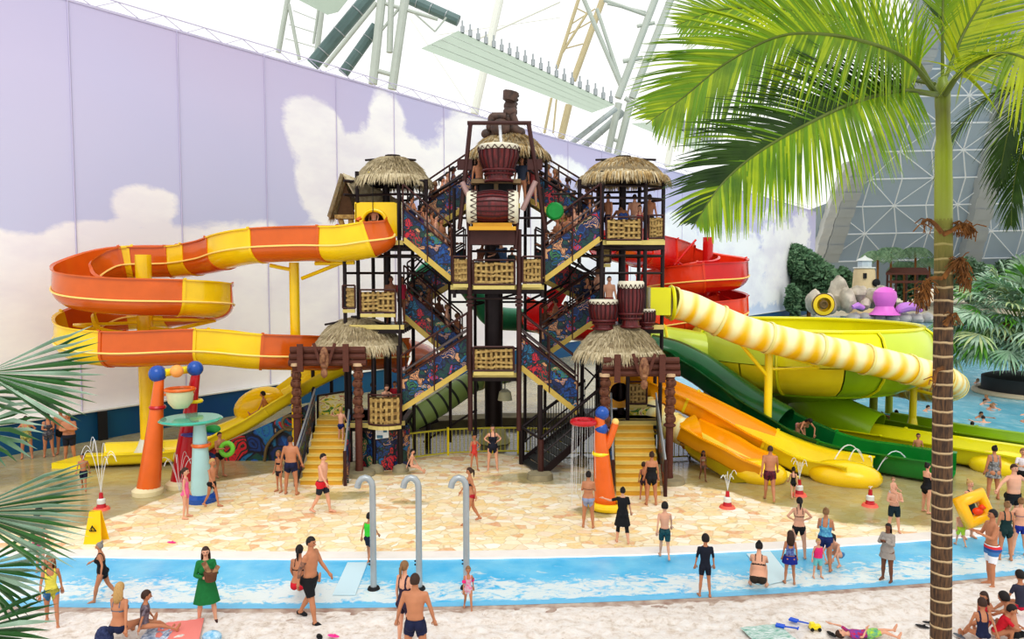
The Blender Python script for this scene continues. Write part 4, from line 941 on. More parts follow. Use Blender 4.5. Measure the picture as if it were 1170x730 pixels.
# ---- yellow slide box at upper left
t = thing('slide_entry_box', 'yellow box with round opening where the orange slide starts', 'slide entry', at(432, 270, 26))
x0, x1 = XW(407.5, 26), XW(458.5, 26); z0, z1 = at(430, 269, 26).z, at(430, 231, 26).z
def facewithhole(m, c, r, x0, x1, z0, z1, y, th=.06, n=32):
    vs = []; fs = []
    for yy in (y, y+th):
        for k in range(n):
            a = 2*math.pi*k/n; vs.append((c[0]+r*math.cos(a), yy, c[1]+r*math.sin(a)))
        for k in range(n):
            a = 2*math.pi*k/n; dx, dz = math.cos(a), math.sin(a); s = min(((x1-c[0]) if dx > 0 else (x0-c[0]))/dx if abs(dx) > 1e-6 else 1e9, ((z1-c[1]) if dz > 0 else (z0-c[1]))/dz if abs(dz) > 1e-6 else 1e9)
            vs.append((c[0]+dx*s, yy, c[1]+dz*s))
    for k in range(n):
        k2 = (k+1) % n; fs += [(k, k2, n+k2, n+k), (2*n+k, 3*n+k, 3*n+k2, 2*n+k2), (k, 2*n+k, 2*n+k2, k2), (n+k, n+k2, 3*n+k2, 3*n+k)]
    m.add(vs, fs)
hc = at(427.5, 254, 26)
part('front_panel', YEL, t, lambda m: facewithhole(m, (hc.x, hc.z), .36, x0, x1, z0, z1, 26.0))
part('hole_rim', YEL, t, lambda m: m.torus((hc.x, 25.98, hc.z), .42, .07, 28, 8, Matrix.Rotation(R(90), 3, 'X')))
part('side_panel', YEL, t, lambda m: (m.box((x0, 26.6, (z0+z1)/2), (.06, 1.2, z1-z0)), m.box((x1, 26.6, (z0+z1)/2), (.06, 1.2, z1-z0)), m.box(((x0+x1)/2, 26.6, z0), (x1-x0, 1.2, .06))))
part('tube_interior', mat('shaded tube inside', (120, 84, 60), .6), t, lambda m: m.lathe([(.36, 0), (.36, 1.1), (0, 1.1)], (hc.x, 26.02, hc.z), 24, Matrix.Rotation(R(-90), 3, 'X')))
part('sign', YELP, t, lambda m: m.box(at(424, 200, 26), (.2, .03, .22)))
part('hanging_cord', BLK, t, lambda m: m.tube([at(426, 210, 25.9), at(426, 243, 25.9)], .015, 5))
# ---- low huts: posts
def hut(label, posts, footpx, z=1.7, xr=None, yr=None, stub=None):
    t = thing('hut_frame', label, 'hut', zp(posts[0][0], posts[0][1], 0))
    for px, Y, yt in posts:
        vp(t, px, yt, 313+CAMH*F/Y, Y, .07)
        part('post_foot', CONC, t, lambda m: m.lathe([(0, 0), (.3, 0), (.26, .16), (.1, .25), (0, .25)], (XW(px, Y), Y, 0), 12))
    if xr: deck(t, xr, yr, z)
    return t
hut('dark posts and deck of the low left hut', [(358, 27.6, 395), (400, 25.9, 395), (427, 25.6, 395), (441, 28.4, 395), (456, 25.6, 395), (379, 28.4, 395)], 0, 1.7, (XW(400, 26.5), XW(458, 26.5)), (25.5, 28.4))
deck(bpy.data.objects[[o.name for o in bpy.data.objects if o.name.startswith('hut_frame')][-1]], (XW(360, 27), XW(399, 27)), (27.05, 28.4), 1.7)
hut('dark posts and deck of the low right hut', [(717, 26.0, 405), (754, 25.6, 405), (748, 28, 405), (693, 28, 405), (665, 26.8, 400), (736, 27.6, 400)], 0, 1.7, (XW(662, 26.5), XW(756, 26.5)), (26.3, 28.4))
t = thing('painted_drum_wall', 'curved mural wall with white notice under the left hut basket', 'wall panel', G(438, 532))
cc_ = zp(437, 26.6, 0)
part('wall', GRAF, t, lambda m: m.lathe([(.98, 0), (.98, 1.5)], cc_, 24, a0=190, a1=350))
part('notice', mat('white notice', (232, 240, 242), .4), t, lambda m: m.slab([at(429, 490, 25.45), at(444, 488, 25.45), at(444, 500, 25.45), at(429, 502, 25.45)], (0, .03, 0)))
part('notice_print', mat('blue notice print', (70, 120, 150), .4), t, lambda m: (m.box(at(434, 499, 25.43), (.2, .02, .1)), m.box(at(440, 492, 25.43), (.12, .02, .12))))
for px, w_ in ((404, 5), (450, 3)): pass
t = thing('painted_board', 'green and red painted board at the head of the left steps', 'board', at(380, 480, 27))
def mk_board():
    t = NT('cream board with green and red leaves'); o = t.tc.outputs['Object']; n = t.noise(t.mapping((1, 1, 1.6)), 2.0, 2, .5, 1.5)
    return t.out(t.ramp(n, [(0, (60, 130, 50)), (.38, (226, 206, 70)), (.45, (232, 222, 170)), (.56, (186, 60, 40)), (.6, (232, 222, 170)), (.68, (60, 120, 60))], True), .5)
GR3 = mk_board()
part('board', GR3, t, lambda m: m.slab([at(363, 452, 27), at(396, 447, 27), at(396, 476, 27), at(363, 486, 27)], (0, .06, 0)))
part('frame', STEEL, t, lambda m: (m.tube([at(363, 452, 26.95), at(396, 447, 26.95)], .04, 6), m.tube([at(363, 452, 26.95), at(363, 486, 26.95)], .04, 6), m.tube([at(363, 486, 26.95), at(396, 476, 26.95)], .04, 6)))
t = thing('painted_board', 'green and red painted board at the head of the right steps', 'board', at(732, 480, 27))
part('board', GR3, t, lambda m: m.slab([at(716, 458, 27), at(756, 466, 27), at(756, 492, 27), at(716, 486, 27)], (0, .06, 0)))
part('frame', STEEL, t, lambda m: (m.tube([at(716, 458, 26.95), at(756, 466, 26.95)], .04, 6), m.tube([at(716, 486, 26.95), at(756, 492, 26.95)], .04, 6)))
t = thing('tube_entry_panel', 'amber panel with dark round tube opening behind the right gate', 'slide entry', at(707, 465, 26.8))
q0, q1 = at(696, 466, 26.8), at(719, 430, 26.8); hc = at(708, 448, 26.8)
part('panel', ORY, t, lambda m: facewithhole(m, (hc.x, hc.z), .35, q0.x, q1.x, q0.z, q1.z, 26.8))
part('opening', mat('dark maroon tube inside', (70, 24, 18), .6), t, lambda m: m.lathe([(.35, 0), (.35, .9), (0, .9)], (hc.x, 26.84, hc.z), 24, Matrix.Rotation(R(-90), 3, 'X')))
# ---- step blocks
def steps(label, pl, pr, ybot, tl_, tr_, n, depth_top, z_top):
    g0, g1 = G(pl, ybot), G(pr, ybot); t = thing('plastic_steps', label, 'steps', (g0+g1)/2)
    h0, h1 = zp(tl_, depth_top, 0), zp(tr_, depth_top, 0)
    for i in range(n):
        f0, f1 = i/n, (i+1)/n; a, b = g0.lerp(h0, f0), g1.lerp(h1, f0); c, d = g0.lerp(h0, f1), g1.lerp(h1, f1); z = z_top*(i+1)/n
        o = part('step', GOLD, t, lambda m: m.slab([a, b, d, c], (0, 0, z-.035)))
        part('nosing', mat('pale worn step edge', (244, 216, 124), .5, var=.1), o, lambda m: m.slab([a+V(0, -.03, z-.035), b+V(0, -.03, z-.035), d+V(0, 0, z-.035), c+V(0, 0, z-.035)], (0, 0, .035)))
    for s, a, b in ((-1, g0, h0), (1, g1, h1)):
        A = a+V(s*.12, 0, 0); B = b+V(s*.12, 0, z_top)
        part('side_panel', GRAF, t, lambda m: m.slab([A+V(0, .2, 0), B+V(0, 0, 0), B+V(0, 0, .95), A+V(0, .0, .95)], (s*.05, 0, 0)))
        part('handrail', GALV, t, lambda m: (m.tube([A+V(0, -.1, 1.1), B+V(0, 0, 1.05)], .035, 8), m.tube([A+V(0, -.1, .85), B+V(0, 0, .8)], .03, 8)))
        part('rail_post', BROWN, t, lambda m: m.tube([A+V(0, -.1, 0), A+V(0, -.1, 1.15)], .06, 8))
    return t
steps('ochre steps climbing through the left timber gate', 343, 391, 554, 362, 396, 9, 27.0, 1.62)
steps('ochre steps climbing through the right timber gate', 704, 755, 566, 703, 747, 9, 26.2, 1.6)
# ---- timber gates
def carvedpost(t, px, yt, yb, Y, s=1):
    a = zp(px, Y, 0); zt = at(px, yt, Y).z; zb = 0; r_ = .125*s
    o = part('gate_post', LOG, t, lambda m: m.lathe([(0, 0), (r_*1.7, 0), (r_*1.6, .08), (r_*1.15, .14), (r_, .3), (r_, zt*.52), (r_*1.6, zt*.535), (r_*1.6, zt*.55), (r_*1.05, zt*.56), (r_*1.05, zt*.98), (r_*1.4, zt), (0, zt)], (a.x, Y, 0), 18))
    rnd = random.Random(px)
    def cv(m):
        z = zt*.6; k = 0
        while z < zt*.96:
            for a_ in range(-150, -20, 40):
                m.ball((a.x+r_*1.02*math.cos(R(a_)), Y+r_*1.02*math.sin(R(a_)), z), .055+.03*((k+a_//40) % 2), 8, sc=(1, .7, 1.5))
            m.torus((a.x, Y, z+.12), r_*1.1, .025, 16, 5); z += .3; k += 1
    part('totem_carving', mat('carved tan wood', (118, 72, 50), .6, var=.5, scale=9), o, cv)
    part('cap', mat('pale post cap', (206, 176, 140), .6), o, lambda m: m.lathe([(0, 0), (r_*1.5, 0), (r_*1.5, .1), (0, .14)], (a.x, Y, zt), 16))
    part('footing', CONC, t, lambda m: m.lathe([(0, 0), (.55, 0), (.52, .14), (0, .16)], (a.x, Y, 0), 18))
def gate(label, pxl, pxr, Y, yt, yb, postx, straps, maskx):
    t = thing('timber_gate', label, 'gate', zp((pxl+pxr)/2, Y, 0))
    for px in postx: carvedpost(t, px, yb, 0, Y)
    zt, zb = at(0, yt, Y).z, at(0, yb, Y).z; x0, x1 = XW(pxl, Y), XW(pxr, Y); h = (zt-zb)/3
    for k in range(3): part('log_beam', LOG, t, lambda m: m.tube([(x0+.03*k, Y-.02, zb+h*(k+.5)), (x1-.02*k, Y-.02, zb+h*(k+.5))], h*.53, 10))
    for px in straps: part('strap_board', LOG, t, lambda m: m.box((XW(px, Y), Y-.24, (zt+zb)/2-.03), (.2, .08, (zt-zb)+.28)))
    def mask(m):
        c = XW(maskx, Y); zc = (zt+zb)/2-.05
        m.ball((c, Y-.3, zc), .3, 14, sc=(.55, .4, 1.35)); m.ball((c, Y-.42, zc+.05), .09, 8, sc=(1, 1, 2)); m.ball((c-.08, Y-.4, zc+.15), .05, 8); m.ball((c+.08, Y-.4, zc+.15), .05, 8); m.ball((c, Y-.4, zc-.22), .08, 8, sc=(1.3, .6, .7)); m.ball((c, Y-.34, zc-.48), .12, 8, sc=(1, .8, 1.5))
    part('carved_mask', mat('carved mask wood', (112, 70, 52), .6, rgb2=(168, 124, 88), scale=8), t, mask)
    part('mask_board', LOG, t, lambda m: [m.beam((XW(maskx, Y)+s*.36, Y-.28, zt+.14), (XW(maskx, Y)+s*.14, Y-.28, zb+.12), .1, .06, up=(0, 1, 0)) for s in (-1, 1)])
    return t
gate('brown log gate with carved mask over the left steps', 329, 418, 25.1, 396, 418, (337, 408), (344, 396), 372)
gate('brown log gate with carved mask over the right steps', 688, 778, 24.2, 408, 430, (692, 767), (705, 756), 735)
for px, Y, lb in ((452, 26.2, 'round footing behind the curved mural wall'),): pass
for px, py, lb in ((617, 547, 'concrete footing under the black post of the metal stair'), (580, 486, None)):
    if lb: o = part('concrete_footing', CONC, None, lambda m: m.lathe([(0, 0), (.45, 0), (.42, .2), (0, .22)], G(px, py), 16)); tag(o, lb, 'footing')
# ---- metal mesh staircase in front
t = thing('metal_staircase', 'black metal mesh staircase rising from the ground at centre right', 'stairs', G(606, 540))
a0, a1 = G(596, 530), G(618, 545); b0, b1 = at(668, 474, 27.0), at(688, 484, 25.5)
b0.z = b1.z = 1.75
MESH = mat('dark wet mesh tread', (70, 72, 70), .35, .4, var=.3, scale=10)
for s in range(10):
    f0, f1 = s/10, (s+1)/10; part('tread', MESH, t, lambda m: m.slab([a0.lerp(b0, f0)+V(0, 0, .06), a1.lerp(b1, f0)+V(0, 0, .06), a1.lerp(b1, f1)+V(0, 0, .0), a0.lerp(b0, f1)+V(0, 0, .0)], (0, 0, .04)))
for a, b in ((a0, b0), (a1, b1)):
    part('stringer', STEEL, t, lambda m: m.beam(a+V(0, 0, .08), b+V(0, 0, .05), .07, .24))
    part('handrail', STEEL, t, lambda m: (m.tube([a+V(0, 0, 1.35), b+V(0, 0, 1.25)], .06, 8), m.tube([a+V(0, 0, .75), b+V(0, 0, .7)], .03, 6)))
    part('mesh_infill', MESH, t, lambda m: [m.tube([a.lerp(b, f/24)+V(0, 0, .1), a.lerp(b, f/24)+V(0, 0, 1.3)], .012, 4) for f in range(25)])
part('newel', BROWN, t, lambda m: m.tube([a1+V(0, 0, 0), a1+V(0, 0, 1.3)], .1, 10)); part('newel', STEEL, t, lambda m: m.tube([a0, a0+V(0, 0, 1.4)], .1, 10))
part('end_rail', STEEL, t, lambda m: m.tube([a0+V(0, 0, 1.35), a1+V(0, 0, 1.3)], .05, 8))
# ---- yellow fence
def fence(label, pts):
    t = thing('tube_fence', label, 'fence', pts[0])
    for a, b in zip(pts, pts[1:]):
        L_ = (b-a).length; n = max(2, int(L_/.15))
        part('fence_panel', mat('olive yellow fence paint', (196, 188, 50), .4, var=.15, scale=3), t, lambda m: (m.beam(a+V(0, 0, 1.0), b+V(0, 0, 1.0), .05, .06), m.beam(a+V(0, 0, .1), b+V(0, 0, .1), .04, .05), [m.tube([a.lerp(b, i/n)+V(0, 0, .1), a.lerp(b, i/n)+V(0, 0, 1.0)], .014, 5) for i in range(n)]), smooth=0)
        part('fence_post', YELP, t, lambda m: m.tube([a, a+V(0, 0, 1.08)], .045, 8))
fence('yellow tube fence between the left hut and the core column', [G(458, 527), G(512, 520), G(562, 518), G(592, 518), G(640, 520), G(690, 521)])
fence('yellow tube fence seen behind the right carved gate post', [G(742, 526), G(765, 525), G(786, 524)])
part('damp_back_wall', mat('damp olive rock wall', (120, 112, 76), .8, rgb2=(84, 78, 58), scale=1.5, bump=.4), None, lambda m: m.slab([G(455, 492), G(575, 486), G(690, 486), G(690, 480), G(575, 480), G(455, 486)], (0, 0, .35)), kind='structure')
# bell and pedestal near the column
t = thing('water_bell', 'cream bell hanging beside the dark core column', 'bell', at(577, 458, 27.8))
part('bell', mat('cream bell', (214, 214, 180), .5, var=.15), t, lambda m: m.lathe([(.28, 0), (.22, .32), (.1, .42), (0, .43), (0, .38), (.2, .28), (.25, 0)], at(577, 457, 27.8), 18)); part('hanger', STEEL, t, lambda m: m.tube([at(577, 445, 27.8), at(577, 425, 27.8)], .02, 5))
o = part('column_base', mat('cream column base', (206, 204, 160), .6, var=.15), None, lambda m: m.lathe([(.38, .62), (.68, .0), (.0, .0)], zp(564, 30.0, .02), 10)); tag(o, 'flared cream base round the foot of the core column', 'base')
# ================================================================ plants
FR1 = mat('mottled green palm leaflets', (150, 178, 24), .4, rgb2=(86, 128, 18), scale=3)  # yellowish green mottled with a deeper green
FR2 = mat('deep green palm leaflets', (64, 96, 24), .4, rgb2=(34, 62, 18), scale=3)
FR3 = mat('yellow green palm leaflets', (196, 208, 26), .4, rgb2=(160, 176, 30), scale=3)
RACH = mat('olive leaf stem', (96, 112, 34), .45, var=.3, scale=4)
for m_ in (FR1, FR2, FR3):
    # leaf blades let light through
    nt = m_.node_tree; b_ = nt.nodes['Principled BSDF']; tr = nt.nodes.new('ShaderNodeBsdfTranslucent'); mx = nt.nodes.new('ShaderNodeMixShader'); mx.inputs[0].default_value = .45
    src = b_.inputs['Base Color'].links[0].from_socket; nt.links.new(src, tr.inputs[0]); o_ = nt.nodes['Material Output']
    nt.links.new(b_.outputs[0], mx.inputs[1]); nt.links.new(tr.outputs[0], mx.inputs[2]); nt.links.new(mx.outputs[0], o_.inputs[0])
def blade(m, p, d, n, L_, w, droop, segs=4):
    """one leaflet: narrow keeled strip from p along d, bending down"""
    d = d.normalized(); vs = []; 
    side = d.cross(n).normalized(); q = Vector(p); dd = Vector(d)
    for i in range(segs+1):
        f = i/segs; ww = w*(.55+.6*f if f < .3 else .73*(1.05-f)/.75+.02)
        vs += [q-side*ww/2, q+n*ww*.12, q+side*ww/2]
        dd = (dd+V(0, 0, -droop/segs)).normalized(); q = q+dd*L_/segs
    fs = []
    for i in range(segs): a = i*3; fs += [(a, a+1, a+4, a+3), (a+1, a+2, a+5, a+4)]
    m.add(vs, fs)
FR4 = mat('fresh palm leaflets', (124, 168, 24), .4, rgb2=(104, 146, 22), scale=3); FR5 = mat('bright palm leaflets', (194, 208, 30), .4, rgb2=(140, 176, 26), scale=3)
for m_ in (FR4, FR5):
    nt = m_.node_tree; b_ = nt.nodes['Principled BSDF']; tr = nt.nodes.new('ShaderNodeBsdfTranslucent'); mx = nt.nodes.new('ShaderNodeMixShader'); mx.inputs[0].default_value = .45
    src = b_.inputs['Base Color'].links[0].from_socket; nt.links.new(src, tr.inputs[0]); nt.links.new(b_.outputs[0], mx.inputs[1]); nt.links.new(tr.outputs[0], mx.inputs[2]); nt.links.new(mx.outputs[0], nt.nodes['Material Output'].inputs[0])
def frond(parent, pts, Ls, n=58, w=.035, r0=.03, mats=None, droop=.5, seed=0, vee=.35, start=.12, updir=None, name='frond', sweepa=55, dark=0):
    rnd = random.Random(seed); P = catmull(pts, 10); N_ = len(P); mats = (mats or [RACH, FR1, FR4, FR5])+[FR2]
    cum = [0]
    for a, b in zip(P, P[1:]): cum.append(cum[-1]+(b-a).length)
    def posat(f):
        s = f*cum[-1]; i = min(max(bisect.bisect(cum, s)-1, 0), N_-2); g = (s-cum[i])/(cum[i+1]-cum[i]+1e-9); return P[i].lerp(P[i+1], g), (P[min(i+1, N_-1)]-P[i]).normalized()
    def fn(m):
        m.mi = 0; m.tube(P, [r0*(1-.85*i/N_) for i in range(N_)], 6)
        for k in range(n):
            f = start+(1-start)*k/n; p, t_ = posat(f)
            s = t_.cross(V(0, 0, 1)).normalized() if updir is None else t_.cross(updir).normalized(); u = s.cross(t_)
            env = Ls*(math.sin(math.pi*min(1, (f-start)/(1-start)*.9+.12))**.6)*rnd.uniform(.9, 1.08)
            ang = R(sweepa*(1-.45*f)+rnd.uniform(-4, 4))
            for sg in (-1, 1):
                d = t_*math.cos(ang)+s*sg*math.sin(ang)*math.cos(vee)+u*math.sin(ang)*math.sin(vee)
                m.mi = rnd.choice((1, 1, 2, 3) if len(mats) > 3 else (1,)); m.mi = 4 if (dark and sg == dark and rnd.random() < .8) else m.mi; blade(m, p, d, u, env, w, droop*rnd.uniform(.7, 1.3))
    return part(name, mats, parent, fn, smooth=60)
# ---- the tall palm in front at the right
PY = 9.5
def pp(px, py, dy=0.0): return at(px, py, PY+dy)
tb = Vector((at(1076, 700, PY).x, PY, 0))
t = thing('palm_tree', 'tall ringed palm tree in the right foreground with long arching fronds', 'palm tree', tb)
def mk_trunk():
    t = NT('ringed palm trunk bark'); o = t.tc.outputs['Object']; z = t.xyz(o)[2]; n = t.noise(o, 4, 4); zz = t.math('ADD', z, t.math('MULTIPLY', n, .07))
    w = t.math('FRACT', t.math('MULTIPLY', zz, 5.6)); ring = t.rng(w, .80, .9); nf = t.noise(t.mapping((14, 14, 2)), 3, 5)
    c = t.mix(t.rng(nf, .35, .65), (52, 34, 22), (104, 74, 46)); c = t.mix(ring, c, (196, 170, 130)); g = t.rng(z, 6.6, 7.7); c = t.mix(g, c, (140, 140, 60)); t.bump(t.math('ADD', nf, ring), .6, .02); return t.out(c, .75)
ks = [(1075, 900, .135), (1075, 730, .132), (1076, 600, .128), (1077, 450, .122), (1078, 330, .118), (1078, 250, .105)]
part('trunk', mk_trunk(), t, lambda m: m.tube(catmull([tb]+[pp(x, y) for x, y, r in ks], 8), [.14]*9+list(np.interp(np.linspace(0, 1, 40), [0, 1], [.135, .105])), 16))
def mk_shaft():
    t = NT('smooth green crown shaft'); z = t.xyz(t.tc.outputs['Object'])[2]; n = t.noise(t.mapping((8, 8, 1)), 3, 3); c = t.ramp(t.rng(t.math('ADD', z, t.math('MULTIPLY', n, .3)), 7.5, 9.5), [(0, (142, 148, 60)), (.5, (150, 164, 44)), (.8, (104, 110, 40)), (1, (120, 140, 30))]); return t.out(c, .35)
part('crown_shaft', mk_shaft(), t, lambda m: m.tube(catmull([pp(1078, 252), pp(1078, 200), pp(1078, 160), pp(1077, 120), pp(1077, 88)], 6), [.105]*6+[.1]*6+[.085]*6+[.09]*5+[.06, .05], 14))
def FP(l): return [pp(x, y, d) for x, y, d in l]
frond(t, FP([(1072, 110, -.1), (1040, 72, -.5), (1000, 52, -.9), (945, 40, -1.2), (890, 42, -1.4), (830, 72, -1.5), (780, 112, -1.5), (738, 142, -1.5)]), 1.3, 150, .055, .035, seed=1, vee=.25, droop=.35, updir=V(-.15,-1,.25), sweepa=62)
frond(t, FP([(1070, 108, -.1), (1040, 60, -.0), (1000, 34, .3), (950, 18, .6), (880, 10, .8), (820, 12, 1.0), (770, 30, 1.1)]), 1.15, 100, .046, .03, seed=2, vee=.2, droop=.2, updir=V(0,-1,.3), sweepa=65)
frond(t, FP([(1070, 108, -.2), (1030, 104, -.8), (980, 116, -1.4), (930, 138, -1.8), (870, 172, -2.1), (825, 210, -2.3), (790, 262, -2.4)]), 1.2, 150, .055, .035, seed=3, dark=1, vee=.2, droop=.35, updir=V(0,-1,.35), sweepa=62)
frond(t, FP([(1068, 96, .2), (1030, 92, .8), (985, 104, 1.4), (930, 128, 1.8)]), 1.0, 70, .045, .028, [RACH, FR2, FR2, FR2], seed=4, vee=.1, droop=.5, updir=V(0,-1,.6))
frond(t, FP([(1080, 108, -.1), (1098, 82, -.4), (1125, 66, -.8), (1155, 62, -1.2), (1190, 80, -1.5), (1225, 130, -1.7), (1245, 200, -1.7)]), 1.35, 110, .05, .04, [RACH, FR3, FR1, FR3], seed=5, vee=.2, droop=.4, updir=V(0,-1,.3), sweepa=65)
frond(t, FP([(1082, 100, .1), (1110, 76, .6), (1150, 62, 1.0), (1200, 66, 1.4), (1250, 100, 1.5)]), 1.0, 80, .045, .03, [RACH, FR3, FR3, FR1], seed=6, vee=.3, droop=.5, updir=V(0,-1,.5))
frond(t, FP([(1080, 90, 0), (1100, 40, .2), (1128, -8, .3), (1160, -60, .4)]), 1.2, 90, .05, .03, [RACH, FR3, FR1, FR3], seed=7, vee=.2, droop=.1, updir=V(0,-1,.2))
frond(t, FP([(1077, 88, 0), (1077, 40, .0), (1078, -20, .1), (1080, -70, .1)]), .55, 40, .03, .025, [RACH, FR1, FR2, FR1], seed=8, vee=.2, droop=0, start=.35)
DEAD = mat('brown dead palm fibre', (150, 98, 46), .85, rgb2=(96, 62, 34), scale=12)
def stub(m, pts, r, fib, seed):
    rnd = random.Random(seed); P = catmull(pts, 5); m.tube(P, [r*(1-.5*i/len(P)) for i in range(len(P))], 6)
    for _ in range(fib):
        p = P[rnd.randrange(len(P)//2, len(P))]; d = V(rnd.uniform(-.6, .6), rnd.uniform(-.6, .6), rnd.uniform(-1.8, .1)).normalized(); q = p+d*rnd.uniform(.06, .2)
        m.tube([p, p.lerp(q, .5)+V(rnd.uniform(-.04, .04), 0, .04), q], .007, 4)
for k, (pl, fb) in enumerate(((((1076, 266), (1068, 256), (1060, 251), (1053, 256)), 10), (((1078, 268), (1090, 262), (1100, 256), (1110, 262)), 90), (((1078, 318), (1088, 304), (1098, 298), (1104, 318)), 170), (((1076, 318), (1064, 318), (1056, 326), (1052, 342)), 120), (((1080, 372), (1086, 362), (1092, 358)), 24), (((1078, 420), (1070, 424), (1068, 436)), 8))):
    part('dead_flower_stalk', DEAD, t, lambda m: stub(m, [pp(x, y, -.12) for x, y in pl], .03, fb, k))
# second palm just off the right edge
t = thing('palm_tree', 'dark palm crown reaching in at the right edge behind the yellow fronds', 'palm tree', (at(1230, 500, 12).x, 12, 0))
part('trunk', mat('grey brown palm bark', (112, 88, 64), .8, rgb2=(70, 50, 36), scale=9), t, lambda m: m.tube([(at(1230, 500, 12).x, 12, 0), at(1225, 120, 12)], .12, 10))
for k, l in enumerate(([(1225, 122, 0), (1190, 110, 0), (1160, 130, -.2), (1146, 180, -.3), (1140, 225, -.3)], [(1225, 122, 0), (1196, 130, -.2), (1170, 165, -.4), (1158, 215, -.5), (1155, 262, -.5)], [(1225, 122, 0), (1190, 96, .3), (1160, 100, .5), (1140, 130, .6)])):
    frond(t, [at(x, y, 12+d) for x, y, d in l], .75, 40, .05, .025, [RACH, FR2, FR2, FR2], seed=20+k, droop=.9)
tp = at(1225, 122, 12)
for k, (dx, dy, up) in enumerate(((1.6, .2, .3), (1.3, 1.0, .5), (.2, 1.5, .6), (-.3, -1.2, .5), (1.1, -1.1, .3), (-.9, 1.1, .6))):
    q_ = Vector((dx, dy, 0)); frond(t, [tp, tp+q_*.4+V(0, 0, up*.8), tp+q_*.85+V(0, 0, up*.6), tp+q_*1.25+V(0, 0, -.3), tp+q_*1.4+V(0, 0, -1.1)], .75, 40, .05, .025, [RACH, FR2, FR1, FR2], seed=40+k, droop=.9)
# ---- fan palm leaves at the left
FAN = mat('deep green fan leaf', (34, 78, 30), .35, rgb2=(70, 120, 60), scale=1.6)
FANL = mat('silvery green fan leaf', (176, 200, 178), .35, rgb2=(70, 110, 74), scale=2.2)  # silvery leaf colour mottled with darker green
for m_ in (FAN, FANL):
    pass
def fanleaf(parent, c, tipdir, nrm, Rr, n=26, spread=150, seed=0, mt=FAN, stem=None, split=.45, droop=.25):
    rnd = random.Random(seed); d0 = tipdir.normalized(); nn = (nrm-d0*nrm.dot(d0)).normalized()
    def fn(m):
        for k in range(n):
            a = R(-spread/2+spread*(k+.5)/n); d = Matrix.Rotation(a, 3, nn)@d0; L_ = Rr*(.72+.28*math.cos(a*.7))*rnd.uniform(.93, 1.05); sd = d.cross(nn).normalized()
            w0 = 2*L_*split*math.tan(R(spread/n/2)); m.mi = 1 if rnd.random() < .3 else 0
            p1 = c+d*L_*split+nn*(.03 if k % 2 else -.03); p2 = c+d*L_*.78+V(0, 0, -droop*.3*L_); p3 = c+d*L_+V(0, 0, -droop*L_)
            m.add([c, p1-sd*w0/2, p1+sd*w0/2, p2-sd*w0*.33, p2+sd*w0*.33, p3, p1+nn*.02, p2+nn*.015], [(0, 1, 6), (0, 6, 2), (1, 3, 7, 6), (6, 7, 4, 2), (3, 5, 7), (7, 5, 4)])
        if stem is not None: m.mi = 2; m.tube([stem, stem.lerp(c, .5)+V(0, 0, .06), c], [.018, .014, .01], 6)
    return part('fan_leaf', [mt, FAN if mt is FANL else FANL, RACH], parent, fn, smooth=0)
LY = 5.2
t = thing('fan_palm', 'fan palm whose leaves reach in at the left edge above the sand', 'palm', (at(-110, 600, LY).x, LY, 0))
tx = at(-110, 600, LY)
part('trunk', DEAD, t, lambda m: m.tube([(tx.x, LY, 0), (tx.x, LY, 6.2)], .1, 10))
def lf(cx_, cy_, tx_, ty_, rad, seed, mt, tilt=(.2, -.8, .6), spread=120, n=26, dz=0, droop=.25, split=.45):
    c = at(cx_, cy_, LY+dz); tip = at(tx_, ty_, LY+dz); fanleaf(t, c, tip-c, V(*tilt), (tip-c).length, n, spread, seed, mt, Vector((tx.x, LY, c.z+.1)), split, droop)
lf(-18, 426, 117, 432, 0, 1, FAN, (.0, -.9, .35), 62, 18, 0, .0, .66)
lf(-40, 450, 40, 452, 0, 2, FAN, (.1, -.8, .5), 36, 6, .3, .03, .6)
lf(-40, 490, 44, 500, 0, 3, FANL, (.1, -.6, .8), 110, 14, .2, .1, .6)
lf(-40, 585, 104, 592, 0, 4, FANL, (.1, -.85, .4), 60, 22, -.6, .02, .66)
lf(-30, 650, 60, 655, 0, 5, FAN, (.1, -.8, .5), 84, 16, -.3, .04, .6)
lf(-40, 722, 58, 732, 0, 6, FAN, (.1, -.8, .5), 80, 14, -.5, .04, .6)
# ---- big palm clump on the island at the right
IY = 42
IS = Vector((at(1182, 440, IY).x, IY, 0))
o = thing('planter_island', 'dark walled round planter in the pool under the big palm clump', 'planter', IS)
part('wall', mat('dark planter wall', (52, 54, 56), .7, var=.3, scale=1), o, lambda m: m.lathe([(2.6, 0), (2.6, 1.0), (2.3, 1.1), (0, 1.1)], IS, 32)); part('rim', mat('pale planter rim', (190, 176, 150), .6), o, lambda m: m.torus(IS+V(0, 0, .1), 2.9, .2, 36, 8))
IG = mat('blue green fan leaves', (60, 130, 70), .45, rgb2=(206, 226, 204), scale=.7); IG2 = mat('bright green fan leaves', (110, 170, 50), .45, rgb2=(60, 120, 40), scale=.8); IG3 = mat('pale dry fan leaves', (200, 206, 150), .5, rgb2=(120, 160, 110), scale=.8)
t = thing('palm_clump', 'big bushy clump of pale green fan palms on the pool planter', 'palm', IS+V(0, 0, 1.6))
part('trunk', DEAD, t, lambda m: [m.tube([IS+V(x, y, 1.5), IS+V(x*1.6, y*1.6, 4.2)], .22, 8) for x, y in ((-1.5, -.5),)])
rnd = random.Random(5)
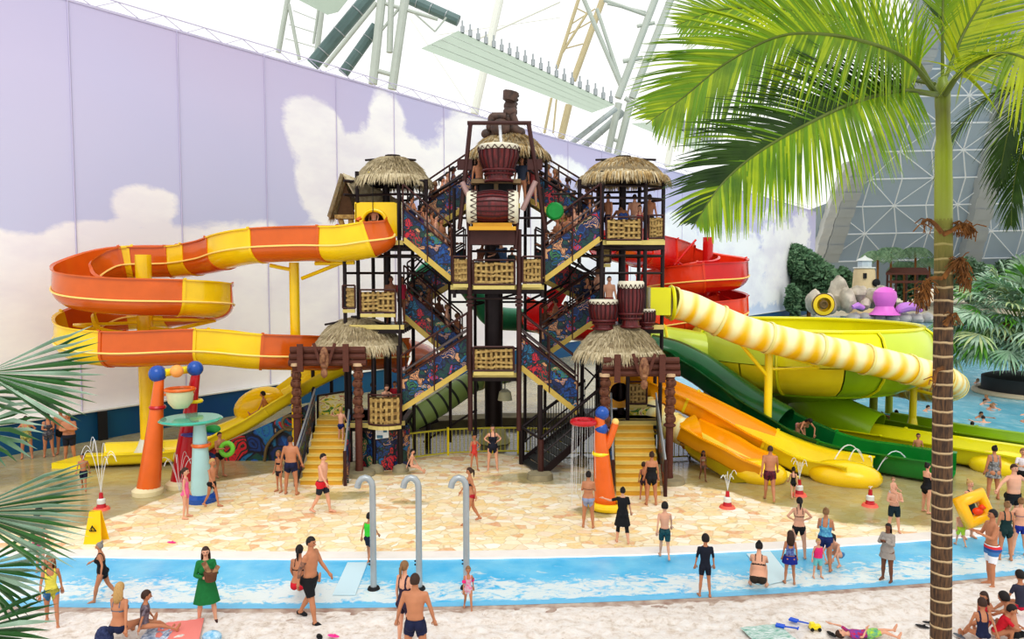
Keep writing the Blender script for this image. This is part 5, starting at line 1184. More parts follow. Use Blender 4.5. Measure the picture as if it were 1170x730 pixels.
for k in range(190):
    a = rnd.uniform(0, 2*math.pi); el = rnd.uniform(-.5, 1.35); ro = rnd.uniform(1.3, 3.9)
    d = Vector((math.cos(a)*math.cos(el), math.sin(a)*math.cos(el)*.8, math.sin(el))); c = IS+V(-1.2, 0, 3.7)+Vector((d.x*ro*1.0, d.y*ro, d.z*ro*.95)); tip = (d+V(0, 0, -.35)).normalized()
    if c.z < 1.7: c.z = 1.9
    fanleaf(t, c, tip, V(0, -.4, 1)+d*.3, rnd.uniform(1.2, 1.7), 12, 160, k, rnd.choice((IG, IG, IG2, IG3)), IS+V(-.3, 0, 2.6), .5, .3)
# ---- far trees
TG = mat('dark tree leaves', (62, 98, 70), .6, rgb2=(104, 140, 100), scale=.5); TG2 = mat('mid green tree leaves', (120, 152, 112), .6, rgb2=(84, 118, 86), scale=.5)
def leafcloud(m, c, rx, ry, rz, n, s, seed):
    rnd = random.Random(seed)
    lob = [(Vector((rnd.uniform(-.6, .6)*rx, rnd.uniform(-.5, .5)*ry, rnd.uniform(-.6, .7)*rz)), rnd.uniform(.35, .6)) for _ in range(9)]
    for _ in range(n):
        l, q = rnd.choice(lob); a = rnd.uniform(0, 6.283); e = math.asin(rnd.uniform(-1, 1)); p = c+l+Vector((math.cos(a)*math.cos(e)*rx, math.sin(a)*math.cos(e)*ry, math.sin(e)*rz))*q
        d = Vector((rnd.uniform(-1, 1), rnd.uniform(-1, 1), rnd.uniform(-1, .4))).normalized(); u = d.orthogonal().normalized()*s*.35; m.mi = rnd.randrange(2)
        m.add([p-d*s*.5, p+u, p+d*s*.5+V(0, 0, -.1), p-u], [(0, 1, 2, 3)])
def tree(label, px, yb, yt, hw, Y, n=2600, s=.9, seed=1, mats=None):
    b = at(px, yb, Y); T = at(px, yt, Y); b.z = 0; H = T.z; t = thing('tree', label, 'tree', b)
    part('trunk', DEAD, t, lambda m: (m.tube([b, b+V(0, 0, H*.6)], [.35, .2], 8), m.tube([b+V(0, 0, H*.35), b+V(H*.15, 0, H*.7)], [.18, .08], 6)))
    part('foliage', mats or [TG, TG2], t, lambda m: leafcloud(m, Vector((b.x, Y, H*.56)), hw*Y/F, hw*Y/F*.8, H*.46, n, s, seed), smooth=0)
tree('dark leafy tree at the right end of the mural wall', 924, 359, 284, 28, 118, 4200, 1.3, 1)
tree('small tree between the dark tree and the lighthouse', 962, 345, 305, 16, 150, 1400, 1.3, 2)
tree('low bush at the foot of the dark tree beside the pale rock', 905, 362, 328, 9, 113, 800, 1.0, 3)
tree('green bush behind the purple slide beyond the far rocks', 1040, 345, 305, 20, 165, 1800, 1.4, 4)
tree('pale bush just left of the island palm clump', 1108, 340, 300, 20, 165, 1600, 1.4, 5, [IG, TG2])
tree('pale tree behind the island palm clump at the right edge', 1165, 340, 296, 26, 170, 1800, 1.5, 6, [IG, TG2])
def farpalm(label, px, yb, yt, Y, seed, mt=None):
    b = at(px, yb, Y); T = at(px, yt, Y); b.z = 0; t = thing('palm_tree', label, 'palm tree', b)
    part('trunk', DEAD, t, lambda m: m.tube([b, T], .22, 8)); rnd = random.Random(seed)
    def fn(m):
        for k in range(16):
            a = k*.393+rnd.uniform(-.1, .1); L_ = rnd.uniform(3.2, 4.2); P = [T+Vector((math.cos(a)*L_*f, math.sin(a)*L_*f*.8, L_*(.55*f-1.0*f*f))) for f in (0, .25, .5, .75, 1)]
            for i in range(4):
                for j in range(4):
                    p = P[i].lerp(P[i+1], j/4); tt = (P[i+1]-P[i]).normalized(); s = tt.cross(V(0, 0, 1)).normalized()
                    for sg in (-1, 1): m.mi = rnd.randrange(2); m.add([p, p+tt*.25, p+tt*.45+s*sg*1.1+V(0, 0, -.6)], [(0, 1, 2)])
    part('crown', mt or [TG2, mat('pale palm leaves', (140, 170, 130), .5, var=.3)], t, fn, smooth=0)
for l, *a in (('far palm just right of the lighthouse', 1003, 345, 288, 140, 1), ('second far palm right of the lighthouse', 1018, 345, 284, 146, 2), ('far palm with the widest crown over the purple slide', 1046, 345, 284, 150, 3), ('far palm close to the left side of the palm trunk', 1062, 345, 296, 158, 4), ('far palm low behind the timber hut', 1033, 345, 300, 162, 5)): farpalm(l, *a)
# ---- far rocks, lighthouse, slides
ROCK = mat('pale sculpted rock', (232, 222, 202), .8, rgb2=(160, 150, 134), scale=.5, bump=.5, bscale=1.2); ROCKG = mat('grey boulder', (160, 160, 156), .85, rgb2=(196, 192, 186), scale=.5, bump=.5)
def rock(m, c, sx, sy, sz, seed, n=20):
    vs0 = len(m.v); m.ball(c, 1, n, sc=(sx, sy, sz))
    for i in range(vs0, len(m.v)):
        p = Vector(m.v[i]); d = p-Vector(c); k = 1+.28*noise.noise(d*1.1/max(.6, min(sx, sz))+V(seed*7.1, 0, 0))+.12*noise.noise(d*2.7+V(seed, 9, 0)); p = Vector(c)+d*k; p.z = max(p.z, 0); m.v[i] = tuple(p)
RY = 108
t = thing('rock_formation', 'pale sculpted rock castle holding the yellow tube mouth', 'rock', at(950, 357, RY)*1)
t.location.z = 0
for k, (px, py, w_, h_) in enumerate(((930, 345, 11, 16), (945, 348, 14, 14), (958, 335, 14, 24), (968, 342, 10, 16), (980, 335, 12, 11), (997, 340, 12, 14), (1008, 336, 10, 12), (985, 347, 10, 10))):
    c = at(px, py, RY+(k % 3)); s = RY/F; part('rock_mass', ROCK, t, lambda m: rock(m, c, w_*s*.75, 1.6, h_*s*.85, k))
for k, (px, w_) in enumerate(((975, 9), (989, 9), (1003, 10), (1018, 11), (1033, 10), (1047, 10), (1060, 9))):
    c = at(px, 355, RY-3); c.z = .5; s = RY/F; o = part('boulder', ROCKG, None, lambda m: rock(m, c, w_*s*.85, 1.2, 8*s*.9, 30+k, 14)); tag(o, 'grey boulder of the far pool edge, %s' % ('leftmost of the row, beside the tube mouth rock', 'second from the left in the row', 'left of the pink blob slide', 'just in front of the pink blob slide', 'right under the purple slide lip', 'right of the purple slide lip', 'last one, next to the palm trunk')[k], 'boulder', 'grey boulders along the far shore')
t = thing('tube_mouth', 'yellow round tube mouth with dark centre set in the pale rock', 'slide mouth', at(941, 349, RY-3))
c = at(941, 348, RY-3)
part('tube', YEL, t, lambda m: m.lathe([(1.0, -.2), (1.5, -.1), (1.55, .2), (1.4, .8), (0, .9)], c, 28, Matrix.Rotation(R(-90), 3, 'X'))); part('rim', mat('brown tube rim', (96, 70, 50), .5), t, lambda m: m.torus(c, 1.55, .1, 28, 6, Matrix.Rotation(R(90), 3, 'X')))
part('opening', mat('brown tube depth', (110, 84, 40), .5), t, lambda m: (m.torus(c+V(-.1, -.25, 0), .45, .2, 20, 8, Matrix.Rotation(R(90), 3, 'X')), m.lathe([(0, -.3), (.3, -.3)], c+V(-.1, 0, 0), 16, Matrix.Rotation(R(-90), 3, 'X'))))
t = thing('lighthouse', 'small cream lighthouse with white lantern beyond the far rocks', 'lighthouse', at(987, 350, 128)*1); t.location.z = 0
c = at(987, 330, 128); c.z = 0; LZ = lambda y: at(987, y, 128).z
part('tower', mat('cream lighthouse wall', (226, 204, 160), .7, var=.1, scale=1), t, lambda m: m.lathe([(2.1, 0), (1.75, LZ(310)), (1.5, LZ(306)), (0, LZ(306))], c, 20)); part('gallery', WHITE, t, lambda m: m.torus((c.x, c.y, LZ(306)), 1.7, .14, 20, 6))
part('lantern', mat('pale lantern glass', (200, 214, 220), .2), t, lambda m: m.lathe([(1.2, LZ(306)), (1.2, LZ(298)), (0, LZ(298))], c, 8), smooth=0); part('dome_roof', WHITE, t, lambda m: m.lathe([(1.4, LZ(298)), (1.1, LZ(296)), (.4, LZ(294)), (.08, LZ(292)), (0, LZ(291))], c, 16))
part('window', BLK, t, lambda m: m.box((c.x-.7, c.y-1.75, LZ(315)), (.45, .4, .9))); part('doorway', BLK, t, lambda m: m.ball((c.x+1.2, c.y-1.9, LZ(323)), .7, 12, sc=(1, .4, 1)))
PNK = mat('bubblegum pink fibreglass', (236, 120, 214), .35, var=.12, scale=.8, coat=.3); PUR = mat('lilac fibreglass', (206, 140, 220), .35, var=.1, scale=.8)
t = thing('pink_dome_slide', 'bubblegum pink bulbous play dome on the far rocks', 'play figure', at(1011, 356, RY-4)*1); t.location.z = 0
c = at(1011, 340, RY-4)
part('dome', PNK, t, lambda m: (m.lathe([(0, 1.55), (.8, 1.4), (1.45, .8), (1.6, 0), (1.35, -.7), (1.15, -1.2), (1.5, -1.9), (2.1, -2.4), (0, -2.4)], c, 24)))
t = thing('purple_slide_lip', 'lilac curved slide lip lying on the far boulders', 'slide', at(1038, 354, RY-4)); part('lip', PUR, t, lambda m: m.tube(catmull([at(1024, 355, RY-4), at(1034, 351, RY-4), at(1045, 351, RY-4), at(1053, 355, RY-4)], 6), [.3, .5, .6, .65, .7, .72, .72, .7, .7, .65, .6, .6, .5, .5, .5, .45, .4, .35, .3][:19], 10))
part('lip_left', PUR, t, lambda m: m.tube([at(974, 351, RY-4), at(980, 349, RY-4), at(987, 352, RY-4)], [.3, .5, .3], 10))
t = thing('timber_pavilion', 'brown timber pavilion on stilts behind the pink dome', 'hut', at(1034, 350, 140)*1); t.location.z = 0
part('roof', LOG, t, lambda m: m.slab([at(1012, 314, 140), at(1062, 314, 140), at(1058, 308, 143), at(1018, 308, 143)], (0, 0, .4)))
for px in (1014, 1024, 1036, 1048, 1060): part('stilt', BROWN, t, lambda m: m.tube([at(px, 314, 140), V(at(px, 314, 140).x, 140, 0)], .22, 6))
part('railing', LOG, t, lambda m: m.box(at(1037, 322, 139.8), (7.5, .2, .5)))
# moored boat between bowl and palm trunk
t = thing('striped_boat', 'small boat with maroon, blue and white bands by the palm trunk', 'boat', at(1056, 414, 50)*1); t.location.z = .05
for nm, y0, y1, m_ in (('maroon_hull', 402, 416, mat('maroon hull', (150, 20, 50), .4)), ('blue_band', 392, 401, mat('navy hull band', (46, 70, 110), .4)), ('white_band', 388, 392, WHITE), ('red_band', 384, 388, REDP)):
    part(nm, m_, t, lambda m: m.slab([at(1040, y1, 50), at(1078, y1, 50), at(1080, y0, 50), at(1038, y0, 50)], (0, 2.2, 0)))
# ================================================================ splash play
def ball_(t, px, py, Y, r, mt, name='ball'): part(name, mt, t, lambda m: m.ball(at(px, py, Y), r, 18))
def leg_(t, pts, rs, mt, name='leg'): part(name, mt, t, lambda m: m.tube(catmull(pts, 5), list(np.interp(np.linspace(0, 1, (len(pts)-1)*5+1), np.linspace(0, 1, len(rs)), rs)), 16))
SY = G(170, 566).y
t = thing('water_play_set', 'splash frame with orange, red and pale blue legs, discs and tipping bucket', 'play frame', G(200, 572))
g1 = G(169, 564); g2 = G(207, 556); g3 = G(231, 572)
leg_(t, [g1, at(176, 500, g1.y), at(182, 432, g1.y+.1)], [.36, .26, .14], ORAP)
leg_(t, [g2, at(216, 480, g2.y), at(224, 425, g2.y-.1)], [.36, .22, .13], REDP)
leg_(t, [g3, at(229, 520, g3.y), at(228, 484, g3.y)], [.34, .24, .17], PBLU)
for g, mt, nm in ((g1, CREAM, 0), (g2, CREAM, 0), (g3, BLUEP, 0)): part('base_pad', mat('cream base pad', (232, 218, 176), .5) if mt is CREAM else mt, t, lambda m: m.lathe([(0, 0), (.46, 0), (.46, .14), (.34, .24), (0, .24)], g, 20))
ball_(t, 180, 427, g1.y+.1, .27, BLUEP); ball_(t, 223, 421, g2.y-.1, .25, BLUEP)
part('cross_bar', YELP, t, lambda m: m.tube([at(188, 426, g1.y+.1), at(217, 422, g2.y)], .12, 12)); ball_(t, 202, 424, 23.0, .2, mat('peach ball', (246, 170, 90), .3))
bc = at(206, 455, g1.y)
part('bucket', mat('cream bucket', (236, 226, 184), .4, var=.08), t, lambda m: m.lathe([(0, -.32), (.22, -.3), (.36, -.12), (.42, .26), (.38, .26)], bc, 24)); part('bucket_rim', ORAP, t, lambda m: m.torus(bc+V(0, 0, .28), .42, .05, 24, 8)); part('bucket_arm', ORAP, t, lambda m: (m.tube([at(190, 449, g1.y), bc+V(-.4, 0, .1)], .09, 8), m.tube([bc+V(.4, 0, .2), at(222, 443, g2.y)], .05, 8)))
part('ring', REDP, t, lambda m: m.torus(at(180, 465, g1.y+.04), .2, .06, 16, 6)); part('ring', YELP, t, lambda m: m.torus(at(223, 458, g2.y), .19, .06, 16, 6)); part('ring', ORAP, t, lambda m: m.torus(at(230, 508, g3.y), .24, .06, 16, 6))
dg = at(218, 479, g3.y+.1)
part('green_disc', mat('sea green disc', (60, 176, 150), .15, var=.1, coat=.5), t, lambda m: m.lathe([(0, -.05), (.85, -.05), (.92, 0), (.85, .05), (0, .05)], dg, 32)); db = at(227, 495, g2.y-.1)
part('blue_disc', BLUEP, t, lambda m: m.lathe([(0, -.04), (.48, -.04), (.54, 0), (.48, .04), (0, .04)], db, 28))
part('green_knob', mat('green knob', (40, 150, 70), .3), t, lambda m: m.ball(at(243, 490, g2.y), .2, 12, sc=(1.3, 1, .7)))
t = thing('splash_tree', 'orange splash post with blue balls and red shower ring at centre right', 'play frame', G(690, 583))
g = G(692, 580); yy = g.y
leg_(t, [g, at(688, 530, yy), at(685, 476, yy)], [.33, .25, .14], ORAP, 'trunk'); leg_(t, [at(687, 516, yy), at(695, 506, yy), at(703, 484, yy)], [.12, .12, .11], ORAP, 'branch')
ball_(t, 703, 482, yy, .11, mat('cream ball', (246, 206, 120), .4)); ball_(t, 688, 472, yy, .21, BLUEP); ball_(t, 687, 490, yy, .2, BLUEP)
part('collar', YELP, t, lambda m: m.torus(at(686, 518, yy), .2, .06, 18, 6)); part('base_ring', YEL, t, lambda m: m.torus(g+V(.05, -.05, .12), .48, .12, 28, 10))
rg = at(667, 482, yy); part('shower_ring', REDP, t, lambda m: m.torus(rg, .33, .08, 28, 10)); part('ring_arm', mat('pale blue arm', (120, 170, 220), .4), t, lambda m: m.tube([at(687, 488, yy), rg+V(.33, 0, 0)], .09, 8))
def streams(m):
    for k in range(14):
        a = k*.449; p = rg+V(.33*math.cos(a), .33*math.sin(a), -.08); zb = random.uniform(0.05, 1.1)
        m.tube([p, p+V(.02*math.cos(a), 0, -.6), V(p.x+.05*math.cos(a), p.y, zb)], .006, 4)
part('falling_streams', WJET, t, streams)
# ---- jets and fountains
def jet(m, p, vx, vz, vy=0.0, n=9, r=.018, g_=9.8, T=None):
    T = T or (2*vz/g_); q = [Vector(p)+V(vx*T*i/n, vy*T*i/n, vz*T*i/n-.5*g_*(T*i/n)**2) for i in range(n+1)]; m.tube(q, [r*(.6+.8*i/n) for i in range(n+1)], 5)
def fountain(label, px, py, n, hgt, spr, cone=True):
    g = G(px, py); t = thing('jet_fountain', label, 'fountain', g)
    if cone:
        part('cone', REDP, t, lambda m: m.lathe([(0, 0), (.17, 0), (.13, .1), (.06, .35), (.05, .5), (0, .5)], g, 14)); part('stripe', WHITE, t, lambda m: m.lathe([(.115, .18), (.115, .3), (.075, .34), (.075, .18)], g, 14)); part('base_disc', mat('coral base disc', (240, 110, 90), .4), t, lambda m: m.lathe([(0, 0), (.24, 0), (.2, .07), (0, .07)], g, 16))
    def fn(m):
        for k in range(n):
            a = 2*math.pi*k/n; v = math.sqrt(2*9.8*hgt)*random.uniform(.85, 1.05); jet(m, g+V(0, 0, .5 if cone else .02), spr*math.cos(a), v, spr*math.sin(a)*.6, T=2*v/9.8*.72, r=.008)
    part('water_jets', WJET, t, fn); return t
fountain('red and white cone fountain left of the orange splash leg', 116, 582, 8, 1.5, .7)
fountain('red cone fountain on the flagstones right of the girl', 831, 580, 7, .6, .5)
fountain('red cone fountain below the end of the dark green lane', 994, 578, 4, .1, .3)
fountain('red cone fountain behind the woman in the black bikini', 913, 566, 7, .7, .5)
t = thing('water_arcs', 'white water jets arcing out of the end of the dark green lane', 'water jet', at(965, 560, 25.2))
part('arc', WJET, t, lambda m: [jet(m, at(988, 530, 25.0), vx, vz, T=tt, r=.022, n=12) for vx, vz, tt in ((-1.5, 3.6, .8), (-.9, 3.2, .7))]); part('arc', WJET, t, lambda m: [jet(m, at(998, 548, 24.8), vx, vz, T=tt, r=.022, n=12) for vx, vz, tt in ((1.6, 4.4, 1.1), (1.3, 3.9, 1.1), (-.35, 4.0, .5))])
fountain('small water burst at the foot of the splash frame', 205, 562, 9, 1.2, .9, False)
# ---- three shower pipes
for k, (px, py) in enumerate(((427, 673), (479, 673), (533, 672))):
    g = G(px, py); zt = at(px, 556, g.y).z; t = thing('shower_pipe', ('left grey shower pipe with curved top in the wading strip, beside the boy in green', 'middle grey shower pipe of three', 'right grey shower pipe in front of the woman in red')[k], 'shower pipe', g, 'curved shower pipes in the wading strip')
    P = [g, g+V(0, 0, zt*.5), g+V(0, 0, zt)]+[g+V(-.16+.16*math.cos(R(a)), 0, zt+.2*math.sin(R(a))) for a in (30, 60, 90, 120, 150)]+[g+V(-.33, 0, zt-.02)]
    part('pipe', GALV, t, lambda m: m.tube(P, .07, 14)); part('base_flange', BLK, t, lambda m: m.lathe([(0, 0), (.14, 0), (.12, .05), (.07, .06)], g, 16)); part('push_button', BLK, t, lambda m: (m.ball(g+V(-.085, 0, .55), .02, 8), m.ball(g+V(-.085, 0, .63), .02, 8)))
# ---- wet floor sign
g = G(110, 619); t = thing('wet_floor_sign', 'yellow folding wet floor sign on the flagstones behind the leaf', 'sign', g)
for s in (-1, 1):
    pn = part('panel', mat('yellow sign plastic', (250, 204, 10), .4), t, lambda m: m.slab([g+V(-.23, s*.18, 0), g+V(.23, s*.18, 0), g+V(.14, s*.02, .82), g+V(-.14, s*.02, .82)], (0, .02, 0)))
    if s < 0:
        c_ = g+V(0, -.15, .38)
        part('warning_triangle', BLK, pn, lambda m: (m.torus(c_, .095, .02, 3, 4, Matrix.Rotation(R(100), 3, 'X')@Matrix.Rotation(R(90), 3, 'Z')), m.tube([c_+V(.0, -.03, .02), c_+V(-.03, -.02, -.05)], .012, 4), m.ball(c_+V(0, -.03, .05), .018, 6)))
# ---- small things on the sand
def towel(label, px, py, w_, l_, rz, m1, name='towel'):
    c = G(px, py, .1); M = Matrix.Rotation(rz, 3, 'Z'); n = 10
    def fn(m):
        vs = [(c+M@V((i/n-.5)*w_, (j/n-.5)*l_, .02+.03*noise.noise(V(i*.7+px, j*.7, 0)))) for i in range(n+1) for j in range(n+1)]
        m.add(vs+[v-V(0, 0, .03) for v in vs], [(i*(n+1)+j, (i+1)*(n+1)+j, (i+1)*(n+1)+j+1, i*(n+1)+j+1) for i in range(n) for j in range(n)])
    o = part(name, m1, None, fn, smooth=60); tag(o, label, 'towel')
towel('coral pink towel on the sand right of the blonde woman', 203, 728, .8, 1.3, .3, mat('coral towel', (236, 140, 130), .9, bump=.4, scale=20))
towel('blue patterned towel at the bottom edge near the coral one', 176, 730, .5, .8, .1, mat('blue towel', (40, 90, 140), .9, rgb2=(220, 230, 240), scale=14))
towel('green and white striped towel on the sand left of the toys', 883, 730, .8, 1.0, .2, mat('green striped towel', (40, 150, 120), .9, rgb2=(240, 240, 240), scale=9, stretch=(1, 6, 1)))
towel('white crumpled towel at the right edge behind the sitting group', 1166, 712, .7, .8, .4, mat('white towel', (230, 226, 222), .9, bump=.4, scale=20))
BLUT = mat('blue toy plastic', (26, 90, 210), .35)
def shovel(label, px, py, rz):
    c = G(px, py, .12); t = thing('toy_shovel', label, 'toy', c, 'blue toy shovels on the sand'); M = Matrix.Rotation(rz, 3, 'Z')
    part('scoop', BLUT, t, lambda m: m.box(c+M@V(-.12, 0, .03), (.16, .12, .03), M=M)); part('handle', BLUT, t, lambda m: (m.tube([c+M@V(-.04, 0, .03), c+M@V(.2, 0, .05)], .014, 6), m.tube([c+M@V(.2, -.05, .05), c+M@V(.2, .05, .05)], .014, 6)))
shovel('blue toy shovel lying lower left, with the broader scoop', 899, 718, -.5); shovel('blue toy shovel lying nearest the water, above the other', 914, 712, -.7)
g = G(931, 720, .1); t = thing('toy_truck', 'yellow toy with black wheels beside the blue shovels', 'toy', g)
part('body', YELP, t, lambda m: (m.box(g+V(0, 0, .07), (.2, .1, .07)), m.box(g+V(-.05, 0, .12), (.08, .09, .06)))); [part('wheel', BLK, t, lambda m: m.tube([g+V(x, y, .035), g+V(x, y*1.3, .035)], .035, 10)) for x in (-.07, .07) for y in (-.05, .05)]
def flipflop(label, px, py, rz, mt, z=.1, grp=None):
    c = G(px, py, z); t = thing('sandal', label, 'sandal', c, grp); M = Matrix.Rotation(rz, 3, 'Z')
    part('sole', mt, t, lambda m: m.ball(c+V(0, 0, .012), .13, 14, sc=(.42, 1, .1), M=M)); part('strap', mt, t, lambda m: m.tube([c+M@V(-.05, .0, .01), c+M@V(0, -.04, .05), c+M@V(.05, .0, .01)], .012, 6))
flipflop('dark sandal on the sand right of the lying child', 1054, 716, .9, BLK); flipflop('second dark sandal next to the palm trunk', 1062, 712, 1.2, BLK)
flipflop('black slipper at the bottom edge left of the pink ones', 365, 728, .4, BLK); flipflop('bright pink slipper at the bottom edge below the tattooed man', 381, 727, 1.2, mat('hot pink foam', (240, 60, 150), .5))
flipflop('pink slipper lying alone on the flagstones left of the robe', 196, 620, 1.3, mat('hot pink foam', (240, 60, 150), .5), 0)
flipflop('black slipper at the bottom edge left of the lying child', 950, 725, .2, BLK); flipflop('grey slipper at the bottom edge just right of the palm trunk', 1096, 727, .3, mat('grey foam', (90, 96, 104), .5))
t = thing('swim_bundle', 'light blue bundle on the sand at the bottom edge below the robe', 'bag', G(242, 727)); part('bundle', mat('light blue cloth', (90, 170, 210), .8, rgb2=(200, 220, 230), scale=14), t, lambda m: rock(m, G(242, 727, .12), .17, .12, .1, 3, 12))
t = thing('backpack', 'navy dotted backpack behind the blonde woman', 'bag', G(119, 729)); part('bag', mat('navy dotted cloth', (24, 34, 70), .8, rgb2=(60, 70, 110), scale=22), t, lambda m: m.ball(G(119, 729, .2), .19, 14, sc=(.9, .6, 1.2)))
# ================================================================ people
import zlib
SK = {'fair': mat('fair skin', (226, 170, 140), .5, var=.12, scale=5), 'pale': mat('pale skin', (236, 192, 166), .5, var=.1, scale=5), 'tan': mat('tanned skin', (196, 134, 98), .5, var=.15, scale=5), 'brown': mat('brown skin', (128, 80, 56), .5, var=.15, scale=5), 'dark': mat('dark brown skin', (84, 54, 42), .5, var=.15, scale=5)}
HC = {'brown': (70, 46, 34), 'dark': (34, 26, 24), 'blonde': (204, 164, 104), 'light': (150, 112, 74), 'grey': (150, 144, 138), 'red': (170, 96, 54)}
HM = {k: mat('%s hair' % k, c, .6, var=.35, scale=18, stretch=(6, 6, 1)) for k, c in HC.items()}
EYE = mat('dark eye', (40, 30, 28), .3); LIP = mat('lips', (176, 92, 84), .5)
def cloth(rgb, rgb2=None, sc=14, nm=None):
    return mat(nm or 'swimwear %d %d %d %s' % (*rgb, rgb2 or ''), rgb, .75, rgb2=rgb2, var=0 if rgb2 else .15, scale=sc)
def bands(nm, stops):
    t = NT(nm); z = t.xyz(t.tc.outputs['Object'])[2]; return t.out(t.ramp(t.rng(z, -.34, .07), stops, True), .8)
# pose: lean, legs [(pitch, kneebend, out)], arms [(upper dir, fore dir)], x outward, y forward, z up
D_ = ((.22, .02, -1), (.12, .22, -1))
POSE = {
 'stand': dict(legs=[(1, 3, 4), (-2, 3, 4)], arms=[D_, D_]),
 'apart': dict(legs=[(2, 4, 9), (-2, 3, 9)], arms=[((.35, .02, -1), (.25, .25, -1)), ((.35, .02, -1), (.2, .3, -1))]),
 'walk': dict(legs=[(15, 6, 2), (-13, 18, 2)], arms=[((.2, -.45, -1), (.1, -.1, -1)), ((.2, .4, -1), (.1, .75, -1))], lean=3),
 'walk2': dict(legs=[(-14, 18, 2), (15, 6, 2)], arms=[((.2, .4, -1), (.1, .8, -1)), ((.2, -.4, -1), (.1, -.1, -1))], lean=3),
 'stride': dict(legs=[(20, 10, 2), (-16, 16, 2)], arms=[((.35, -.3, -1), (.3, .1, -1)), ((.5, .5, -.9), (.4, .9, -.5))], lean=4),
 'hips': dict(legs=[(1, 3, 8), (-1, 3, 8)], arms=[((.75, -.15, -.8), (-.75, .25, -.45)), ((.75, -.15, -.8), (-.75, .25, -.45))]),
 'hip1': dict(legs=[(1, 3, 6), (4, 12, 8)], arms=[((.75, -.15, -.8), (-.75, .2, -.45)), D_]),
 'cross': dict(legs=[(1, 3, 5), (-1, 3, 5)], arms=[((.3, .35, -.9), (-.85, .5, .1)), ((.3, .35, -.9), (-.85, .45, -.05))]),
 'hold': dict(legs=[(1, 3, 4), (-2, 3, 4)], arms=[((.2, .25, -1), (-.3, .9, .15)), ((.2, .25, -1), (-.3, .9, .1))]),
 'phone': dict(legs=[(3, 5, 3), (-3, 3, 4)], arms=[((.15, .4, -.9), (-.35, .8, .35)), ((.15, .4, -.9), (-.35, .8, .3))]),
 'carry': dict(legs=[(2, 3, 6), (-2, 3, 6)], arms=[((.25, .3, -.9), (-.5, .7, .35)), ((.25, .3, -.9), (-.7, .7, 0))]),
 'reach': dict(legs=[(6, 8, 5), (-8, 10, 5)], arms=[((.75, .4, -.35), (.7, .5, .1)), ((.3, .2, -1), (.2, .4, -.8))]),
 'wide': dict(legs=[(3, 5, 8), (-3, 5, 8)], arms=[((.85, .1, -.5), (.7, .3, -.55)), ((.85, .1, -.5), (.7, .3, -.55))]),
 'run': dict(legs=[(38, 50, 2), (-22, 30, 2)], arms=[((.3, -.5, -.8), (.1, .6, -.6)), ((.3, .5, -.7), (.0, .9, .1))], lean=10),
 'bend': dict(legs=[(12, 18, 8), (8, 14, 8)], arms=[((.55, .3, -.8), (-.3, .4, -.85)), ((.55, .3, -.8), (-.3, .4, -.85))], lean=62),
 'lean': dict(legs=[(14, 14, 4), (-14, 10, 4)], arms=[((.3, .8, -.4), (.1, 1, .0)), ((.2, .6, -.8), (.1, .9, -.2))], lean=22),
 'sit': dict(legs=[(78, 35, 12), (84, 20, 12)], arms=[((.25, .3, -1), (-.1, .5, -.8)), ((.25, -.4, -.9), (.2, -.3, -.9))], lean=6, seat=.12),
 'hug': dict(legs=[(118, 128, 6), (118, 128, 6)], arms=[((.15, .75, -.65), (-.55, .7, -.2)), ((.15, .75, -.65), (-.55, .7, -.1))], lean=24, seat=.13),
 'crouch': dict(legs=[(112, 132, 12), (108, 128, 12)], arms=[((.2, .6, -.8), (.0, .7, -.7)), ((.2, .6, -.8), (0, .6, -.8))], lean=32, low=True),
 'chair': dict(legs=[(86, 84, 5), (86, 84, 5)], arms=[((.2, .3, -1), (0, .8, -.3)), ((.2, .3, -1), (0, .8, -.3))], lean=2, seat=.1),
 'lie': dict(legs=[(6, 8, 8), (18, 40, 10)], arms=[((.7, .1, .3), (.3, .1, .9)), ((.5, .2, -.6), (-.3, .5, -.4))], lean=0),
 'swim': dict(legs=[(20, 10, 8), (-10, 20, 8)], arms=[((.8, .6, .0), (.2, .9, .1)), ((.8, .6, -.1), (.3, .9, 0))], lean=30),
 'fold': dict(legs=[(1, 3, 3), (-1, 3, 3)], arms=[((.25, .35, -.9), (-.7, .6, .45)), ((.25, .35, -.9), (-.7, .6, .4))]),
}
def nrm(v): return Vector(v).normalized()
_bc = {}
